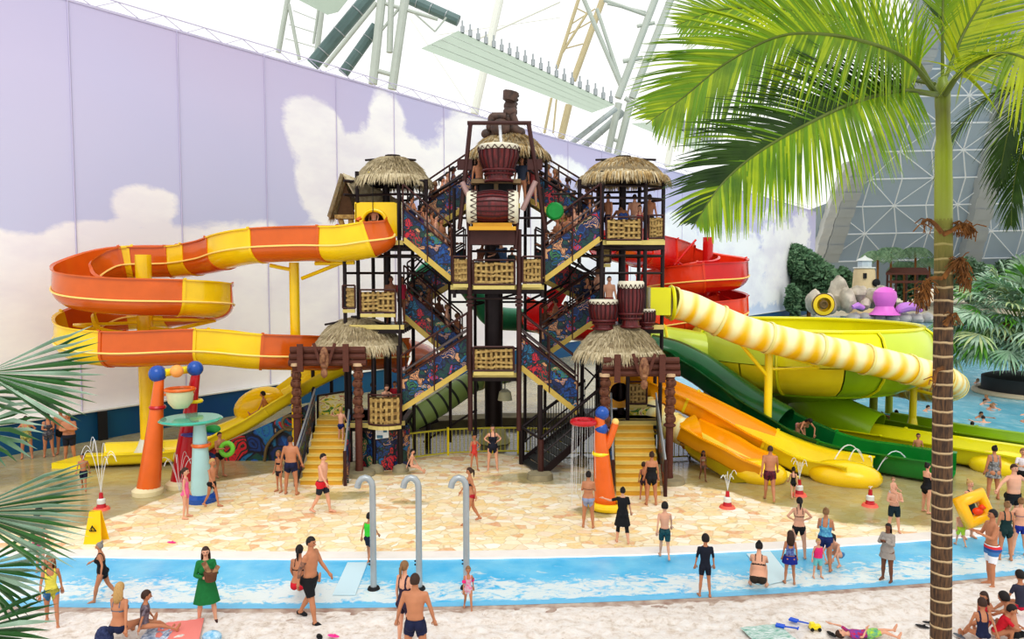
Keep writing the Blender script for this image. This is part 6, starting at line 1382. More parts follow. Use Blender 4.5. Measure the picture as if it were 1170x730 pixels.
def bodydata(pose, fem, child, fat):
    key = (pose, fem, child, fat)
    if key in _bc: return _bc[key]
    P = POSE[pose]; lean = R(P.get('lean', 0)); k = .92 if child else 1.0
    s = Vector((0, -math.sin(lean), math.cos(lean))); sx = Vector((1, 0, 0)); fw = Vector((0, -math.cos(lean), -math.sin(lean)))
    pel = Vector((0, 0, 0)); sw = (.150 if fem else .180)*(.86 if child else 1); hw = .092 if fem else .085
    th, sh = (.42, .41) if not child else (.37, .36); ua, fa = (.27, .245) if not child else (.24, .21); tor = 1.0 if not child else .9
    segs = []   # (a, b, ra, rb, region)
    joints = {}
    f2 = fat
    def T(o, lat=0, fwd=0): return pel+s*(o*tor)+sx*lat+fw*fwd
    if fem: sec = [(-.11, .09, .075, 0), (-.03, .168, .118, -.01), (.05, .158, .112, -.005), (.17, .118, .088, 0), (.28, .132, .102, .008), (.38, .148, .105, .01), (.47, .150, .085, 0), (.52, .10, .065, 0), (.56, .055, .052, 0), (.66, .048, .048, .01)]
    else: sec = [(-.11, .09, .08, 0), (-.03, .158, .112, -.005), (.05, .15, .105, 0), (.17, .138, .095, .005), (.28, .155, .108, .008), (.39, .178, .118, .005), (.48, .175, .095, 0), (.53, .11, .07, 0), (.57, .062, .06, 0), (.66, .055, .055, .01)]
    if child: sec = [(o, w*.8, d*.85, f) for o, w, d, f in sec]
    m = MB(); n = 20; vs = []
    for o, w_, d_, f_ in sec:
        ff = 1+(f2-1)*(1.0 if o < .3 else .5 if o < .5 else .1); c = T(o, 0, f_*0+(ff-1)*.05)
        for q in range(n):
            a = 2*math.pi*q/n; vs.append(c+sx*(w_*ff*math.cos(a))+fw*(d_*ff*math.sin(a)*(1.0)))
    fs = [tuple(range(n-1, -1, -1)), tuple(range((len(sec)-1)*n, len(sec)*n))]
    for i in range(len(sec)-1):
        for q in range(n): q2 = (q+1) % n; fs.append((i*n+q, i*n+q2, (i+1)*n+q2, (i+1)*n+q))
    m.add(vs, fs)
    segs.append((T(-.11), T(.57), .15, .13, 'torso')); segs.append((T(.57), T(.9), .06, .1, 'head'))
    if fem and not child:
        for q in (-1, 1): m.ball(T(.335, q*.066, .085+.01*fat), .068*min(fat, 1.25), 10)
    for q in (-1, 1): m.ball(T(-.04, q*.075, -.065*fat), .088*fat**.5*(.75 if child else 1), 10)
    for i, sg in enumerate((1, -1)):
        pit, kn, out = P['legs'][i]
        def ld(p): return Vector((sg*math.sin(R(out))*(1 if p < 140 else 1), -math.sin(R(p))*math.cos(R(out)), -math.cos(R(p))*math.cos(R(out))))
        hip = T(-.03, sg*hw*(.85 if child else 1)); d1 = ld(pit); kne = hip+d1*th; d2 = ld(pit-kn); 
        if out > 6: d2 = nrm((d2.x*.4, d2.y, d2.z))
        ank = kne+d2*sh; g = fat**.6*(.8 if child else 1)
        m.tube([hip, hip.lerp(kne, .3), hip.lerp(kne, .7), kne, kne.lerp(ank, .12), kne.lerp(ank, .32), kne.lerp(ank, .7), ank], [.090*g, .088*g, .066*g, .054*g, .052*g, .056*g, .038*g, .034*g], 12)
        m.ball(hip, .09*g, 10); m.ball(kne+V(0, 0, 0), .054*g, 10)
        # foot
        if P.get('seat'): fd = nrm((0, -.3, .9)) if abs(d2.y) > .6 else V(sg*.2, -1, 0).normalized()
        else: fd = nrm(V(sg*.15, -1, -.15 if pit-kn < -20 else 0)); 
        if pose == 'lie': fd = nrm((0, -1, -.2))
        heel = ank-fd*.045+d2*.035; ball = ank+fd*.12+d2*.045; toe = ank+fd*.175+d2*.05
        m.tube([heel, ank+fd*.04+d2*.02, ball, toe], [.036*k, .042*k, .036*k, .02*k], 10); m.ball(ank, .037*g, 8)
        segs += [(hip, kne, .09, .055, 'thigh'), (kne, ank, .055, .035, 'shin'), (heel, toe, .035, .03, 'foot')]; joints['ank%d' % i] = ank
        # arms
        (u, f_) = P['arms'][i]
        def ad(v): 
            w_ = Vector((sg*v[0], 0, 0))+Vector((0, -1, 0))*v[1]+Vector((0, 0, 1))*v[2]
            if lean and pose in ('sit', 'run', 'walk', 'walk2', 'stride'): pass
            return w_.normalized()
        shd = T(.485, sg*sw); el = shd+ad(u)*ua; wr = el+ad(f_)*fa; ga = fat**.5*(.75 if child else (.85 if fem else 1))
        m.ball(shd, .056*ga, 10); m.tube([T(.47, sg*sw*.4), shd], [.07*ga, .054*ga], 10)
        m.tube([shd, shd.lerp(el, .4), el, el.lerp(wr, .25), wr], [.050*ga, .047*ga, .037*ga, .038*ga, .025*ga], 10)
        hd = ad(f_); side = hd.cross(V(0, 0, 1) if abs(hd.z) < .9 else V(0, 1, 0)).normalized(); pn = side.cross(hd).normalized()
        # palm
        pc = wr+hd*.045
        m.tube([wr-hd*.01, wr+hd*.03, wr+hd*.085], [.024*k, .036*k, .036*k], 10, sx=1.0); segs += [(shd, el, .05, .04, 'uarm'), (el, wr+hd*.09, .04, .03, 'farm')]; joints['wr%d' % i] = wr; joints['hd%d' % i] = hd
        joints['fin%d' % i] = (wr, hd, side, pn, sg)
    me = bpy.data.meshes.new('tmp'); me.from_pydata([tuple(v) for v in m.v], [], m.f); o = bpy.data.objects.new('tmp', me); COL.objects.link(o)
    rm = o.modifiers.new('r', 'REMESH'); rm.mode = 'VOXEL'; rm.voxel_size = .0145; sm = o.modifiers.new('s', 'SMOOTH'); sm.factor = .5; sm.iterations = 3
    dg = bpy.context.evaluated_depsgraph_get(); ev = o.evaluated_get(dg); em = bpy.data.meshes.new_from_object(ev)
    nv = len(em.vertices); co_ = np.zeros(nv*3); em.vertices.foreach_get('co', co_); co_ = co_.reshape(-1, 3); no = np.zeros(nv*3); em.vertices.foreach_get('normal', no); no = no.reshape(-1, 3)
    faces = [tuple(p.vertices) for p in em.polygons]
    bpy.data.objects.remove(o); bpy.data.meshes.remove(me); bpy.data.meshes.remove(em)
    best = np.full(nv, 1e9); reg = np.zeros(nv, int); tt = np.zeros(nv); names = ['torso', 'head', 'thigh', 'shin', 'foot', 'uarm', 'farm']
    for a, b, ra, rb, nm in segs:
        a = np.array(a); b = np.array(b); ab = b-a; t = np.clip(((co_-a)@ab)/(ab@ab), 0, 1); d = np.linalg.norm(co_-a-t[:, None]*ab, axis=1)/(ra+(rb-ra)*t)
        w_ = d < best; best[w_] = d[w_]; reg[w_] = names.index(nm); tt[w_] = t[w_]
    sarr = np.array(s); sp = (co_@sarr)/tor; fr = co_@np.array(fw); la = co_[:, 0]
    # head: shaped ellipsoid with brow, nose, chin
    hs = 1.14 if child else 1.0; hc = T(.735 if not child else .76)-V(0, 0, 0)+V(0, -math.sin(lean)*.0, 0)
    hf = Vector((0, -1, 0)) if lean < R(45) else (fw*.7+V(0, -.3, -.3)).normalized(); hu = s if lean < R(20) or lean > R(45) else (s+V(0, 0, 1)).normalized(); hf = (hf-hu*hf.dot(hu)).normalized(); hx = hf.cross(hu)*-1
    HM_ = MB(); N = 20; H2 = 14; hv = []
    for i in range(H2+1):
        thh = math.pi*i/H2
        for q in range(N):
            a = 2*math.pi*q/N; x, y, z = math.sin(thh)*math.cos(a), math.sin(thh)*math.sin(a), math.cos(thh)
            X = x*.079*(1-.2*max(0, -z)**1.2); Y_ = y*.094*(1-.12*max(0, -z)); Z = z*.112
            if y > 0:
                if abs(x) < .22 and -.5 < z < .05: Y_ += .018*(1-abs(x)/.22)*(1-abs(z+.28)/.35 if abs(z+.28) < .35 else 0)
                if .05 < z < .3: Y_ += .004
                if z < -.7: Y_ += .012
                if abs(abs(x)-.38) < .2 and -.08 < z < .12: Y_ -= .008
            hv.append(hc+(hx*X+hf*Y_+hu*Z)*hs)
    HM_.add(hv, [(i*N+q, (i+1)*N+q, (i+1)*N+(q+1) % N, i*N+(q+1) % N) for i in range(H2) for q in range(N)])
    for q in (-1, 1):
        HM_.ball(hc+(hx*.076*q-hf*.005-hu*.008)*hs, .02*hs, 8, sc=(.5, 1, 1.4))
    HM_.tube([hc+(hf*.088-hu*.01)*hs, hc+(hf*.112-hu*.038)*hs, hc+(hf*.094-hu*.044)*hs], [.008, .014, .008], 6)
    HM_.mi = 1
    for q in (-1, 1): HM_.ball(hc+(hx*.03*q+hf*.083+hu*.004)*hs, .011*hs, 8, sc=(1.2, .7, .8)); HM_.tube([hc+(hx*.014*q+hf*.088+hu*.024)*hs, hc+(hx*.046*q+hf*.08+hu*.022)*hs], .004, 5)
    HM_.mi = 2; HM_.tube([hc+(hx*-.024+hf*.084-hu*.064)*hs, hc+(hf*.091-hu*.066)*hs, hc+(hx*.024+hf*.084-hu*.064)*hs], [.004, .008, .004], 6)
    HM_.mi = 0
    for i in (0, 1):
        wr, hd, side, pn, sg = joints['fin%d' % i]
        for j, (off, L_) in enumerate(((-.027, .066), (-.009, .076), (.009, .072), (.026, .056))):
            b0 = wr+hd*.08+side*off; c1 = b0+hd*L_*.5+pn*-.006; c2 = c1+(hd*.8-pn*.45).normalized()*L_*.55; HM_.tube([b0, c1, c2], [.0095, .0088, .0065], 6)
        th_ = wr+hd*.03+side*(.03*-sg); HM_.tube([th_, th_+(hd*.6+side*-sg*.6).normalized()*.035, th_+(hd*.9+side*-sg*.3).normalized()*.065], [.012, .011, .008], 6)
    allv = np.vstack([co_, np.array([tuple(v) for v in HM_.v])]); zmin = allv[:, 2].min()
    if pose == 'lie' or pose == 'swim': zmin = 0
    if P.get('seat'): zmin = co_[:, 2].min()
    top = allv[:, 2].max()
    stand = th+sh+.07+.03+(.735 if not child else .76)*tor+.115*hs
    d = dict(co=co_, no=no, faces=faces, reg=reg, t=tt, sp=sp, fr=fr, la=la, names=names, head=HM_, hc=hc, hf=hf, hu=hu, hx=hx, hs=hs, z0=zmin, stand=stand, joints=joints, s=s, fw=fw, tor=tor, top=top, mesh={}, fat=fat)
    _bc[key] = d; return d
def mkmesh(name, vs, fs, mi=None, mats=1):
    me = bpy.data.meshes.new(name); me.from_pydata([tuple(v) for v in vs], [], fs)
    for _ in range(mats): me.materials.append(None)
    if mi: me.polygons.foreach_set('material_index', mi)
    me.polygons.foreach_set('use_smooth', [True]*len(fs)); me.update(); return me
def clothmask(B, kind):
    r, t, sp, fr, la, nm = B['reg'], B['t'], B['sp'], B['fr'], B['la'], B['names']; g = lambda n: r == nm.index(n)
    T, TH, UA, FA = g('torso'), g('thigh'), g('uarm'), g('farm')
    brief = (T & (sp < .03)) | (TH & (t < .10) & (sp > -.13))
    if kind == 'briefs': return brief
    if kind == 'tightbriefs': return (T & (sp < .07)) | (TH & (t < .2))
    if kind == 'trunks': return (T & (sp < .07)) | (TH & (t < .42))
    if kind == 'longtrunks': return (T & (sp < .07)) | (TH & (t < .75))
    if kind == 'bikinitop': return T & (sp > .29) & (sp < .385) & ((fr > 0) | (sp < .325))
    if kind == 'bikinistraps': return (T | UA) & (abs(abs(la)-.075) < .012) & (sp > .37) & (sp < .56)
    if kind == 'swimsuit': return ((T & (sp < .31)) | (TH & (t < .08) & (sp > -.12)) | (T & (sp < .40) & (fr > 0.0)) | ((T | UA) & (abs(abs(la)-.08) < .020) & (sp < .56)))
    if kind == 'tankini': return (T & (sp < .33) & (sp > .06)) | (T & (sp < .42) & (fr > 0) & (sp > .06)) | ((T | UA) & (abs(abs(la)-.08) < .022) & (sp > .3))
    if kind == 'strapless': return (T & (sp < .36)) | (TH & (t < .08) & (sp > -.12))
    if kind == 'shirt': return (T & (sp < .53) & (sp > -.02)) | (UA & (t < .75))
    if kind == 'vest': return T & (sp < .50) & (sp > .04)
    if kind == 'wetsuit': return (T & (sp < .55)) | (TH & (t < .6)) | UA
    if kind == 'longsleeve': return (T & (sp < .55) & (sp > -.02)) | UA | (FA & (t < .75))
    if kind == 'leggings': return TH | ((r == nm.index('shin')) & (t < .35)) | (T & (sp < .02))
    if kind == 'tattoo': return ((UA & (t > .3)) | (FA & (t < .5))) & (la < 0)
    if kind == 'armbands': return UA & (t > .45) & (t < .9)
    if kind == 'shoes': return g('foot')
    return T
OFFS = {'tattoo': .002, 'trunks': .014, 'longtrunks': .018, 'vest': .04, 'shirt': .012, 'armbands': .035, 'longsleeve': .018, 'shoes': .008}
NAMEOF = {'briefs': 'swim_briefs', 'tightbriefs': 'swim_briefs', 'trunks': 'swim_trunks', 'longtrunks': 'swim_shorts', 'bikinitop': 'bikini_top', 'bikinistraps': 'bikini_straps', 'swimsuit': 'swimsuit', 'strapless': 'swimsuit', 'tankini': 'tankini_top', 'shirt': 'shirt', 'vest': 'swim_vest', 'wetsuit': 'wetsuit', 'longsleeve': 'robe', 'leggings': 'leggings', 'armbands': 'arm_floats', 'shoes': 'sandals', 'skirt': 'swim_skirt', 'longskirt': 'robe_skirt', 'tunic': 'tunic_skirt'}
def clothmesh(B, kind):
    if kind in B['mesh']: return B['mesh'][kind]
    if kind in ('skirt', 'longskirt', 'tunic'):
        top, bot, r0, r1 = {'skirt': (.06, -.2, .165, .215), 'longskirt': (.08, -.42, .17, .27), 'tunic': (.06, -.36, .16, .24)}[kind]
        n = 24; vs = []; fs = []
        for i, f in enumerate((0, .3, .65, 1)):
            for q in range(n):
                a = 2*math.pi*q/n; rr = (r0+(r1-r0)*f)*(1+.05*math.sin(a*7)*f)*B['fat']**.5; c = B['s']*((top+(bot-top)*f)*B['tor']); vs.append(c+Vector((1, 0, 0))*rr*math.cos(a)+B['fw']*rr*.78*math.sin(a))
        for i in range(3):
            for q in range(n): fs.append((i*n+q, i*n+(q+1) % n, (i+1)*n+(q+1) % n, (i+1)*n+q))
        me = mkmesh(kind, vs, fs)
    else:
        mask = clothmask(B, kind); off = OFFS.get(kind, .006); co_ = B['co']+B['no']*off; used = {}; vs = []; fs = []
        for f in B['faces']:
            if mask[list(f)].sum() >= len(f)-1:
                g = []
                for v in f:
                    if v not in used: used[v] = len(vs); vs.append(co_[v])
                    g.append(used[v])
                fs.append(tuple(g))
        me = mkmesh(kind, vs, fs) if fs else None
    B['mesh'][kind] = me; return me
def hairmesh(B, style):
    k = 'hair_'+style
    if k in B['mesh']: return B['mesh'][k]
    m = MB(); hc, hf, hu, hx, hs = B['hc'], B['hf'], B['hu'], B['hx'], B['hs']; N = 22; H2 = 12; rnd = random.Random(3)
    def pt(x, y, z, e=1.0): return hc+(hx*x*e+hf*y*e+hu*z*e)*hs
    vs = []; rows = []; low = {'short': -.15, 'bald': -.2}.get(style, -.3)
    for i in range(H2+1):
        th = math.pi*.68*i/H2; row = []
        for q in range(N):
            a = 2*math.pi*q/N; x, y, z = math.sin(th)*math.cos(a), math.sin(th)*math.sin(a), math.cos(th)
            lim = .42 if y > .35 else (.1 if y > .0 else low-.3)
            zz = max(z, lim); sc_ = math.sqrt(max(0, 1-zz*zz))/max(1e-6, math.sqrt(max(0, 1-z*z))) if zz != z else 1
            row.append(pt(x*.086*sc_*(1+.03*rnd.random()), y*.102*sc_-.004, zz*.118+.003))
        rows.append(row)
    if style == 'cap': pass
    for row in rows: vs += row
    m.add(vs, [(i*N+q, (i+1)*N+q, (i+1)*N+(q+1) % N, i*N+(q+1) % N) for i in range(H2) for q in range(N)])
    if style == 'long':
        for q in range(11):
            a = R(200+14*q); x, y = math.cos(a), math.sin(a); m.tube([pt(x*.07, y*.085, .03), pt(x*.082, y*.1, -.08), pt(x*.085, y*.1, -.18), pt(x*.07, y*.095-.01, -.27)], [.022, .026, .026, .012], 6)
    if style == 'pony': m.tube([pt(0, -.09, .04), pt(0, -.13, .0), pt(0, -.135, -.1), pt(0, -.12, -.22)], [.02, .032, .028, .008], 8)
    if style == 'bun': m.ball(pt(0, -.07, .11), .042*hs, 10)
    if style == 'braids':
        for q in range(9): a = R(205+16*q); x, y = math.cos(a), math.sin(a); m.tube([pt(x*.07, y*.09, .05), pt(x*.088, y*.108, -.1), pt(x*.09, y*.11, -.25), pt(x*.08, y*.11, -.42)], [.014, .016, .015, .008], 6)
    if style == 'cap': m.tube([pt(0, .08, .05), pt(0, .13, .04), pt(0, .165, .03)], [.05, .06, .03], 8, sx=1.0)
    me = mkmesh('hair', m.v, m.f); B['mesh'][k] = me; return me
def person(px, py, H, pose, yaw, label, clothes=(), skin='fair', hair=('short', 'brown'), fem=False, child=False, fat=1.0, Y=None, z=None, group=None, extra=None, loc=None, rot=None):
    B = bodydata(pose, fem, child, fat); g = loc if loc is not None else (at(px, py, Y) if Y else G(px, py, z or 0))
    t = thing('person', label, 'person', g, group, R(yaw)); sc = H/B['stand']; t.scale = (sc, sc, sc)
    if rot: t.rotation_euler = rot
    if 'body' not in B['mesh']:
        hm = B['head']; n0 = len(B['co']); vs = list(map(tuple, B['co']))+list(hm.v); fs = B['faces']+[tuple(i+n0 for i in f) for f in hm.f]; mi = [0]*len(B['faces'])+hm.m
        me = mkmesh('body', vs, fs, mi, 3); me.materials[1] = EYE; me.materials[2] = LIP; B['mesh']['body'] = me
    def add(name, me, mt):
        if me is None: return
        o = bpy.data.objects.new(name, me); COL.objects.link(o); o.parent = t; o.location = (0, 0, -B['z0'])
        o.material_slots[0].link = 'OBJECT'; o.material_slots[0].material = mt; return o
    add('body', B['mesh']['body'], SK[skin])
    if hair: add('cap' if hair[0] == 'cap' else 'hair', hairmesh(B, hair[0]), HM[hair[1]] if isinstance(hair[1], str) else cloth(hair[1]))
    for c in clothes:
        kind, mt = c[0], c[1] if not isinstance(c[1], tuple) else cloth(c[1], c[2] if len(c) > 2 else None)
        o = add(NAMEOF.get(kind, kind), clothmesh(B, kind), mt)
    t['_sc'] = sc; return t, B
def local(t, B, v):
    """pose-space point to world"""
    M = Matrix.Translation(t.location)@t.rotation_euler.to_matrix().to_4x4()@Matrix.Scale(t.scale[0], 4); return M@(Vector(v)-V(0, 0, B['z0']))
BK = (20, 20, 24); NV = (22, 30, 66)
# yaw 0 faces the camera, 180 away, 90 to the right of the picture, -90 to the left
def hp(px, py, top): # real height from pixels
    g = G(px, py); return (py-top)*g.y/F*1.0
P_ = person
# -- left back, by the teal plinth
P_(31, 524, 1.62, 'hips', 25, 'woman in yellow and grey swimsuit, hands on hips, leftmost by the teal wall', [('swimsuit', (200, 196, 90), (90, 90, 96))], 'tan', fem=True, fat=1.25)
P_(56, 522, 1.66, 'hold', 35, 'woman in dark patterned swimsuit standing second by the teal wall', [('swimsuit', (40, 40, 50), (110, 110, 120))], 'tan', fem=True, fat=1.2)
P_(71, 519, 1.78, 'stand', 20, 'shirtless bald man standing behind the big man by the teal wall', [('trunks', BK)], 'tan', None, fat=1.15)
P_(80, 527, 1.80, 'cross', 15, 'big shirtless man with crossed arms and black trunks by the teal wall', [('longtrunks', (24, 28, 46))], 'tan', ('bald', 'grey'), fat=1.4)
P_(96, 560, 1.22, 'walk', 20, 'boy in navy shorts walking past the cone fountain at left', [('longtrunks', (20, 28, 60))], 'tan', ('short', 'dark'), child=True)
P_(213, 592, hp(213, 592, 532), 'stand', 95, 'girl in pink swimsuit standing at the blue pad of the splash frame', [('swimsuit', (240, 110, 160))], 'fair', ('pony', 'brown'), fem=True, child=True)
P_(243, 579, hp(243, 579, 521), 'walk', 70, 'child in black briefs stepping beside the pale blue splash leg', [('tightbriefs', BK)], 'tan', ('short', 'blonde'), child=True)
t, B = P_(252, 545, 1.55, 'hold', 60, 'boy in black briefs holding a green swim ring behind the splash frame', [('tightbriefs', BK)], 'tan', ('short', 'dark'))
q = G(262, 545); tr_ = thing('swim_ring', 'green swim ring held by the boy behind the splash frame', 'swim ring', V(q.x, q.y-.1, .95)); part('ring', mat('green vinyl', (120, 200, 60), .3), tr_, lambda m: m.torus(V(q.x, q.y-.15, 1.0), .2, .08, 24, 10, Matrix.Rotation(R(75), 3, 'X')))
P_(319, 562, hp(319, 562, 513), 'stand', -30, 'small child in dark bikini left of the man in navy trunks', [('briefs', (40, 30, 40)), ('bikinitop', (40, 30, 40))], 'tan', ('short', 'light'), child=True, fem=True)
P_(333, 565, hp(333, 565, 496), 'apart', 175, 'broad man in navy trunks seen from behind before the left steps', [('trunks', NV)], 'tan', ('short', 'brown'), fat=1.15)
P_(369, 586, hp(369, 586, 515), 'walk', 75, 'bearded man in red and black shorts walking before the left steps', [('longtrunks', bands('red over black shorts', [(0, (28, 28, 44)), (.45, (204, 20, 40)), (.95, (28, 28, 44))]))], 'fair', ('short', 'dark'), fat=1.1)
P_(390, 506, 1.3, 'reach', 170, 'boy in blue briefs climbing the ochre steps through the left gate', [('tightbriefs', (20, 40, 110))], 'fair', ('short', 'blonde'), child=True, Y=25.75)
P_(470, 541, 1.15, 'sit', 75, 'small boy sitting on the wet stones by the left footing', [('briefs', BK)], 'fair', ('short', 'dark'), child=True)
P_(542, 538, hp(542, 538, 494), 'hip1', 20, 'girl in coral swimsuit, hand on hip, before the yellow fence', [('swimsuit', (210, 70, 60))], 'tan', ('bun', 'dark'), fem=True, child=True)
P_(563, 537, hp(563, 537, 484), 'hips', 5, 'woman in black swimsuit, hands on hips, below the core column', [('swimsuit', (26, 28, 46))], 'fair', ('bun', 'dark'), fem=True, fat=1.2)
P_(538, 598, hp(538, 598, 531), 'walk', -75, 'woman in red bikini walking left behind the right shower pipe', [('briefs', (180, 30, 50)), ('bikinitop', (60, 40, 60))], 'tan', ('pony', 'brown'), fem=True)
P_(422, 641, 1.2, 'walk', 165, 'boy in green float vest behind the left shower pipe', [('vest', (70, 210, 60)), ('longtrunks', (26, 40, 60))], 'tan', ('short', 'dark'), child=True)
P_(118, 686, hp(118, 686, 615), 'stride', -70, 'grey haired woman in black swimsuit wading left in the blue strip', [('swimsuit', BK)], 'tan', ('bun', 'grey'), fem=True, fat=1.15)
t, B = P_(237, 712, hp(237, 712, 620), 'carry', 20, 'woman in green robe with a rolled bag walking on the sand', [('longsleeve', (24, 120, 60)), ('longskirt', (24, 120, 60)), ('shoes', (70, 40, 34))], 'fair', ('long', 'brown'), fem=True, fat=1.1)
q = G(250, 712); tb_ = thing('rolled_bag', 'brown basket with rolled striped mat held by the woman in the robe', 'bag', V(q.x-.02, q.y-.25, 1.0)); qb = V(q.x-.02, q.y-.28, 1.1)
part('basket', mat('brown basket', (110, 72, 50), .8, var=.3, scale=12), tb_, lambda m: m.lathe([(0, -.12), (.1, -.12), (.13, .06), (0, .06)], qb, 14)); part('roll', mat('striped mat', (190, 150, 110), .8, rgb2=(110, 70, 50), scale=9), tb_, lambda m: m.tube([qb+V(-.02, 0, .02), qb+V(-.14, .02, .24)], .05, 10)); part('roll', mat('striped mat', (190, 150, 110), .8, rgb2=(110, 70, 50), scale=9), tb_, lambda m: m.tube([qb+V(.06, 0, .02), qb+V(.14, .02, .16)], .045, 10))
P_(342, 690, 1.66, 'sit', 178, 'woman with red towel seated on the pool edge behind the tattooed man', [('briefs', (210, 30, 50)), ('bikinitop', BK), ('bikinistraps', BK)], 'tan', ('pony', 'dark'), fem=True, fat=1.1)
t, B = P_(355, 711, hp(355, 711, 607), 'walk2', 72, 'shirtless tattooed man in black shorts walking right on the sand', [('longtrunks', BK), ('shoes', BK), ('tattoo', (96, 76, 70), (176, 124, 96))], 'tan', ('short', 'dark'), fat=1.15)
P_(463, 738, 1.62, 'stand', 150, 'girl with long ponytail and dark swimsuit at the bottom edge', [('swimsuit', (50, 36, 60))], 'fair', ('pony', 'light'), fem=True)
P_(475, 770, 1.78, 'apart', 178, 'bare backed man cut off by the bottom edge', [('trunks', NV)], 'tan', ('short', 'brown'), fat=1.0)
P_(535, 698, hp(535, 698, 643), 'walk', 10, 'little girl with sunglasses and pink arm floats on the sand', [('swimsuit', (200, 210, 210), (230, 90, 150)), ('armbands', (240, 40, 130))], 'tan', ('pony', 'light'), fem=True, child=True)
P_(672, 603, hp(672, 603, 536), 'hold', 172, 'woman in grey blue bikini bottoms left of the orange splash post', [('briefs', (150, 160, 190)), ('bikinitop', (60, 50, 60))], 'tan', ('bun', 'dark'), fem=True, fat=1.15)
P_(711, 620, hp(711, 620, 554), 'reach', 178, 'woman in black swim tunic and leggings beside the orange post', [('shirt', BK), ('tunic', BK), ('leggings', BK)], 'fair', ('bun', 'dark'), fem=True, fat=1.1)
P_(735, 571, hp(735, 571, 526), 'stand', 160, 'slim girl in dark swimsuit tucked beside the woman at the right steps', [('swimsuit', (60, 40, 50))], 'tan', ('short', 'brown'), fem=True, child=True)
P_(744, 577, hp(744, 577, 514), 'stand', 178, 'woman in strapless black swimsuit seen from behind before the right steps', [('strapless', BK)], 'tan', ('bun', 'brown'), fem=True, fat=1.2)
P_(759, 638, hp(759, 638, 570), 'walk', 175, 'boy in teal patterned shorts stepping into the blue strip', [('longtrunks', (20, 90, 96), (30, 50, 60))], 'fair', ('short', 'dark'), child=True)
P_(805, 682, hp(805, 682, 606), 'stand', 178, 'boy in short black wetsuit standing at the strip edge', [('wetsuit', (18, 26, 44))], 'tan', ('short', 'dark'), child=True)
P_(789, 519, 1.35, 'lean', 120, 'dark skinned child leaning over the short amber lane', [('briefs', BK)], 'dark', ('short', 'dark'), child=True)
P_(803, 549, hp(803, 549, 513), 'walk', 0, 'long haired girl walking on wet ground beside the amber lanes', [('bikinitop', (150, 140, 120)), ('briefs', (90, 70, 60))], 'brown', ('long', 'dark'), fem=True, child=True)
P_(879, 572, hp(879, 572, 507), 'walk', 165, 'man in black trunks standing before the amber slide ends', [('trunks', (26, 22, 40), (120, 30, 50))], 'tan', ('short', 'brown'), fat=1.1)
P_(906, 569, hp(906, 569, 532), 'walk2', 170, 'small girl in black swimsuit right of the man in black trunks', [('swimsuit', BK)], 'fair', ('bun', 'dark'), fem=True, child=True)
P_(912, 638, hp(912, 638, 565), 'hips', 172, 'woman in black bikini, hand on hip, seen from behind', [('briefs', BK), ('bikinitop', BK), ('bikinistraps', BK)], 'fair', ('pony', 'dark'), fem=True)
P_(866, 675, 1.64, 'hug', 160, 'woman in tiny dark bikini crouched on the strip edge seen from behind', [('briefs', (50, 40, 30)), ('bikinitop', BK), ('bikinistraps', BK)], 'fair', ('bun', 'dark'), fem=True, fat=1.15)
P_(902, 667, hp(902, 667, 603), 'stand', 170, 'girl in blue skirted swimsuit wading near the strip edge', [('tankini', (120, 150, 210), (60, 50, 110)), ('skirt', (20, 40, 140))], 'tan', ('long', 'brown'), fem=True, child=True, fat=1.1)
P_(942, 652, hp(942, 652, 577), 'hold', 150, 'woman in blue patterned tankini behind the toddler in pink', [('tankini', (40, 110, 170), (120, 200, 220)), ('tightbriefs', (20, 40, 100))], 'tan', ('bun', 'light'), fem=True, fat=1.2)
P_(934, 660, hp(934, 660, 613), 'apart', 5, 'toddler in pink vest and aqua shorts in the blue strip', [('vest', (236, 50, 120)), ('longtrunks', (120, 200, 200))], 'fair', ('short', 'blonde'), child=True, fat=1.15)
P_(958, 645, 1.3, 'crouch', -60, 'dark haired child crouching in the blue water behind the toddler', [('tightbriefs', (70, 130, 180))], 'fair', ('pony', 'dark'), child=True)
t, B = P_(1021, 608, hp(1021, 608, 551), 'carry', -15, 'red haired shirtless man holding a baby near the water arcs', [('longtrunks', (14, 40, 50))], 'fair', ('short', 'red'), fat=1.1)
g_ = G(1012, 608); P_(0, 0, .78, 'chair', 20, 'baby carried by the red haired man', [('briefs', (210, 200, 200))], 'fair', ('bald', 'light'), child=True, fat=1.2, loc=V(g_.x-.02, g_.y-.32, .98))
P_(1013, 664, hp(1013, 664, 595), 'fold', -55, 'woman with long braids in grey cover standing in the strip', [('longsleeve', (168, 160, 152)), ('skirt', (168, 160, 152))], 'brown', ('braids', 'dark'), fem=True, fat=1.2)
P_(914, 513, 1.72, 'bend', 10, 'shirtless person bending forward in the dark green lane', [('briefs', (220, 150, 150))], 'tan', ('long', 'dark'), fem=True, Y=27.9, fat=1.1)
P_(1048, 533, 1.2, 'stand', -25, 'small boy in black trunks at the dark green lane end', [('trunks', BK)], 'tan', ('short', 'brown'), child=True, Y=25.9)
P_(1058, 586, hp(1058, 586, 527), 'hold', 100, 'woman in black swimsuit just left of the palm trunk', [('strapless', BK)], 'fair', ('bun', 'dark'), fem=True, fat=1.15)
t, B = P_(1106, 615, hp(1106, 615, 546), 'hold', 20, 'woman in dark green swimsuit and sunglasses holding the duck ring', [('swimsuit', (30, 50, 50))], 'fair', ('bun', 'blonde'), fem=True, fat=1.15)
q = at(1113, 581, G(1106, 618).y-.55); td = thing('inflatable_ring', 'yellow inflatable ring with red duck held beside the palm trunk', 'swim ring', q-V(0, 0, .4)); Mq = Matrix.Rotation(R(80), 3, 'X')@Matrix.Rotation(R(66), 3, 'Z')
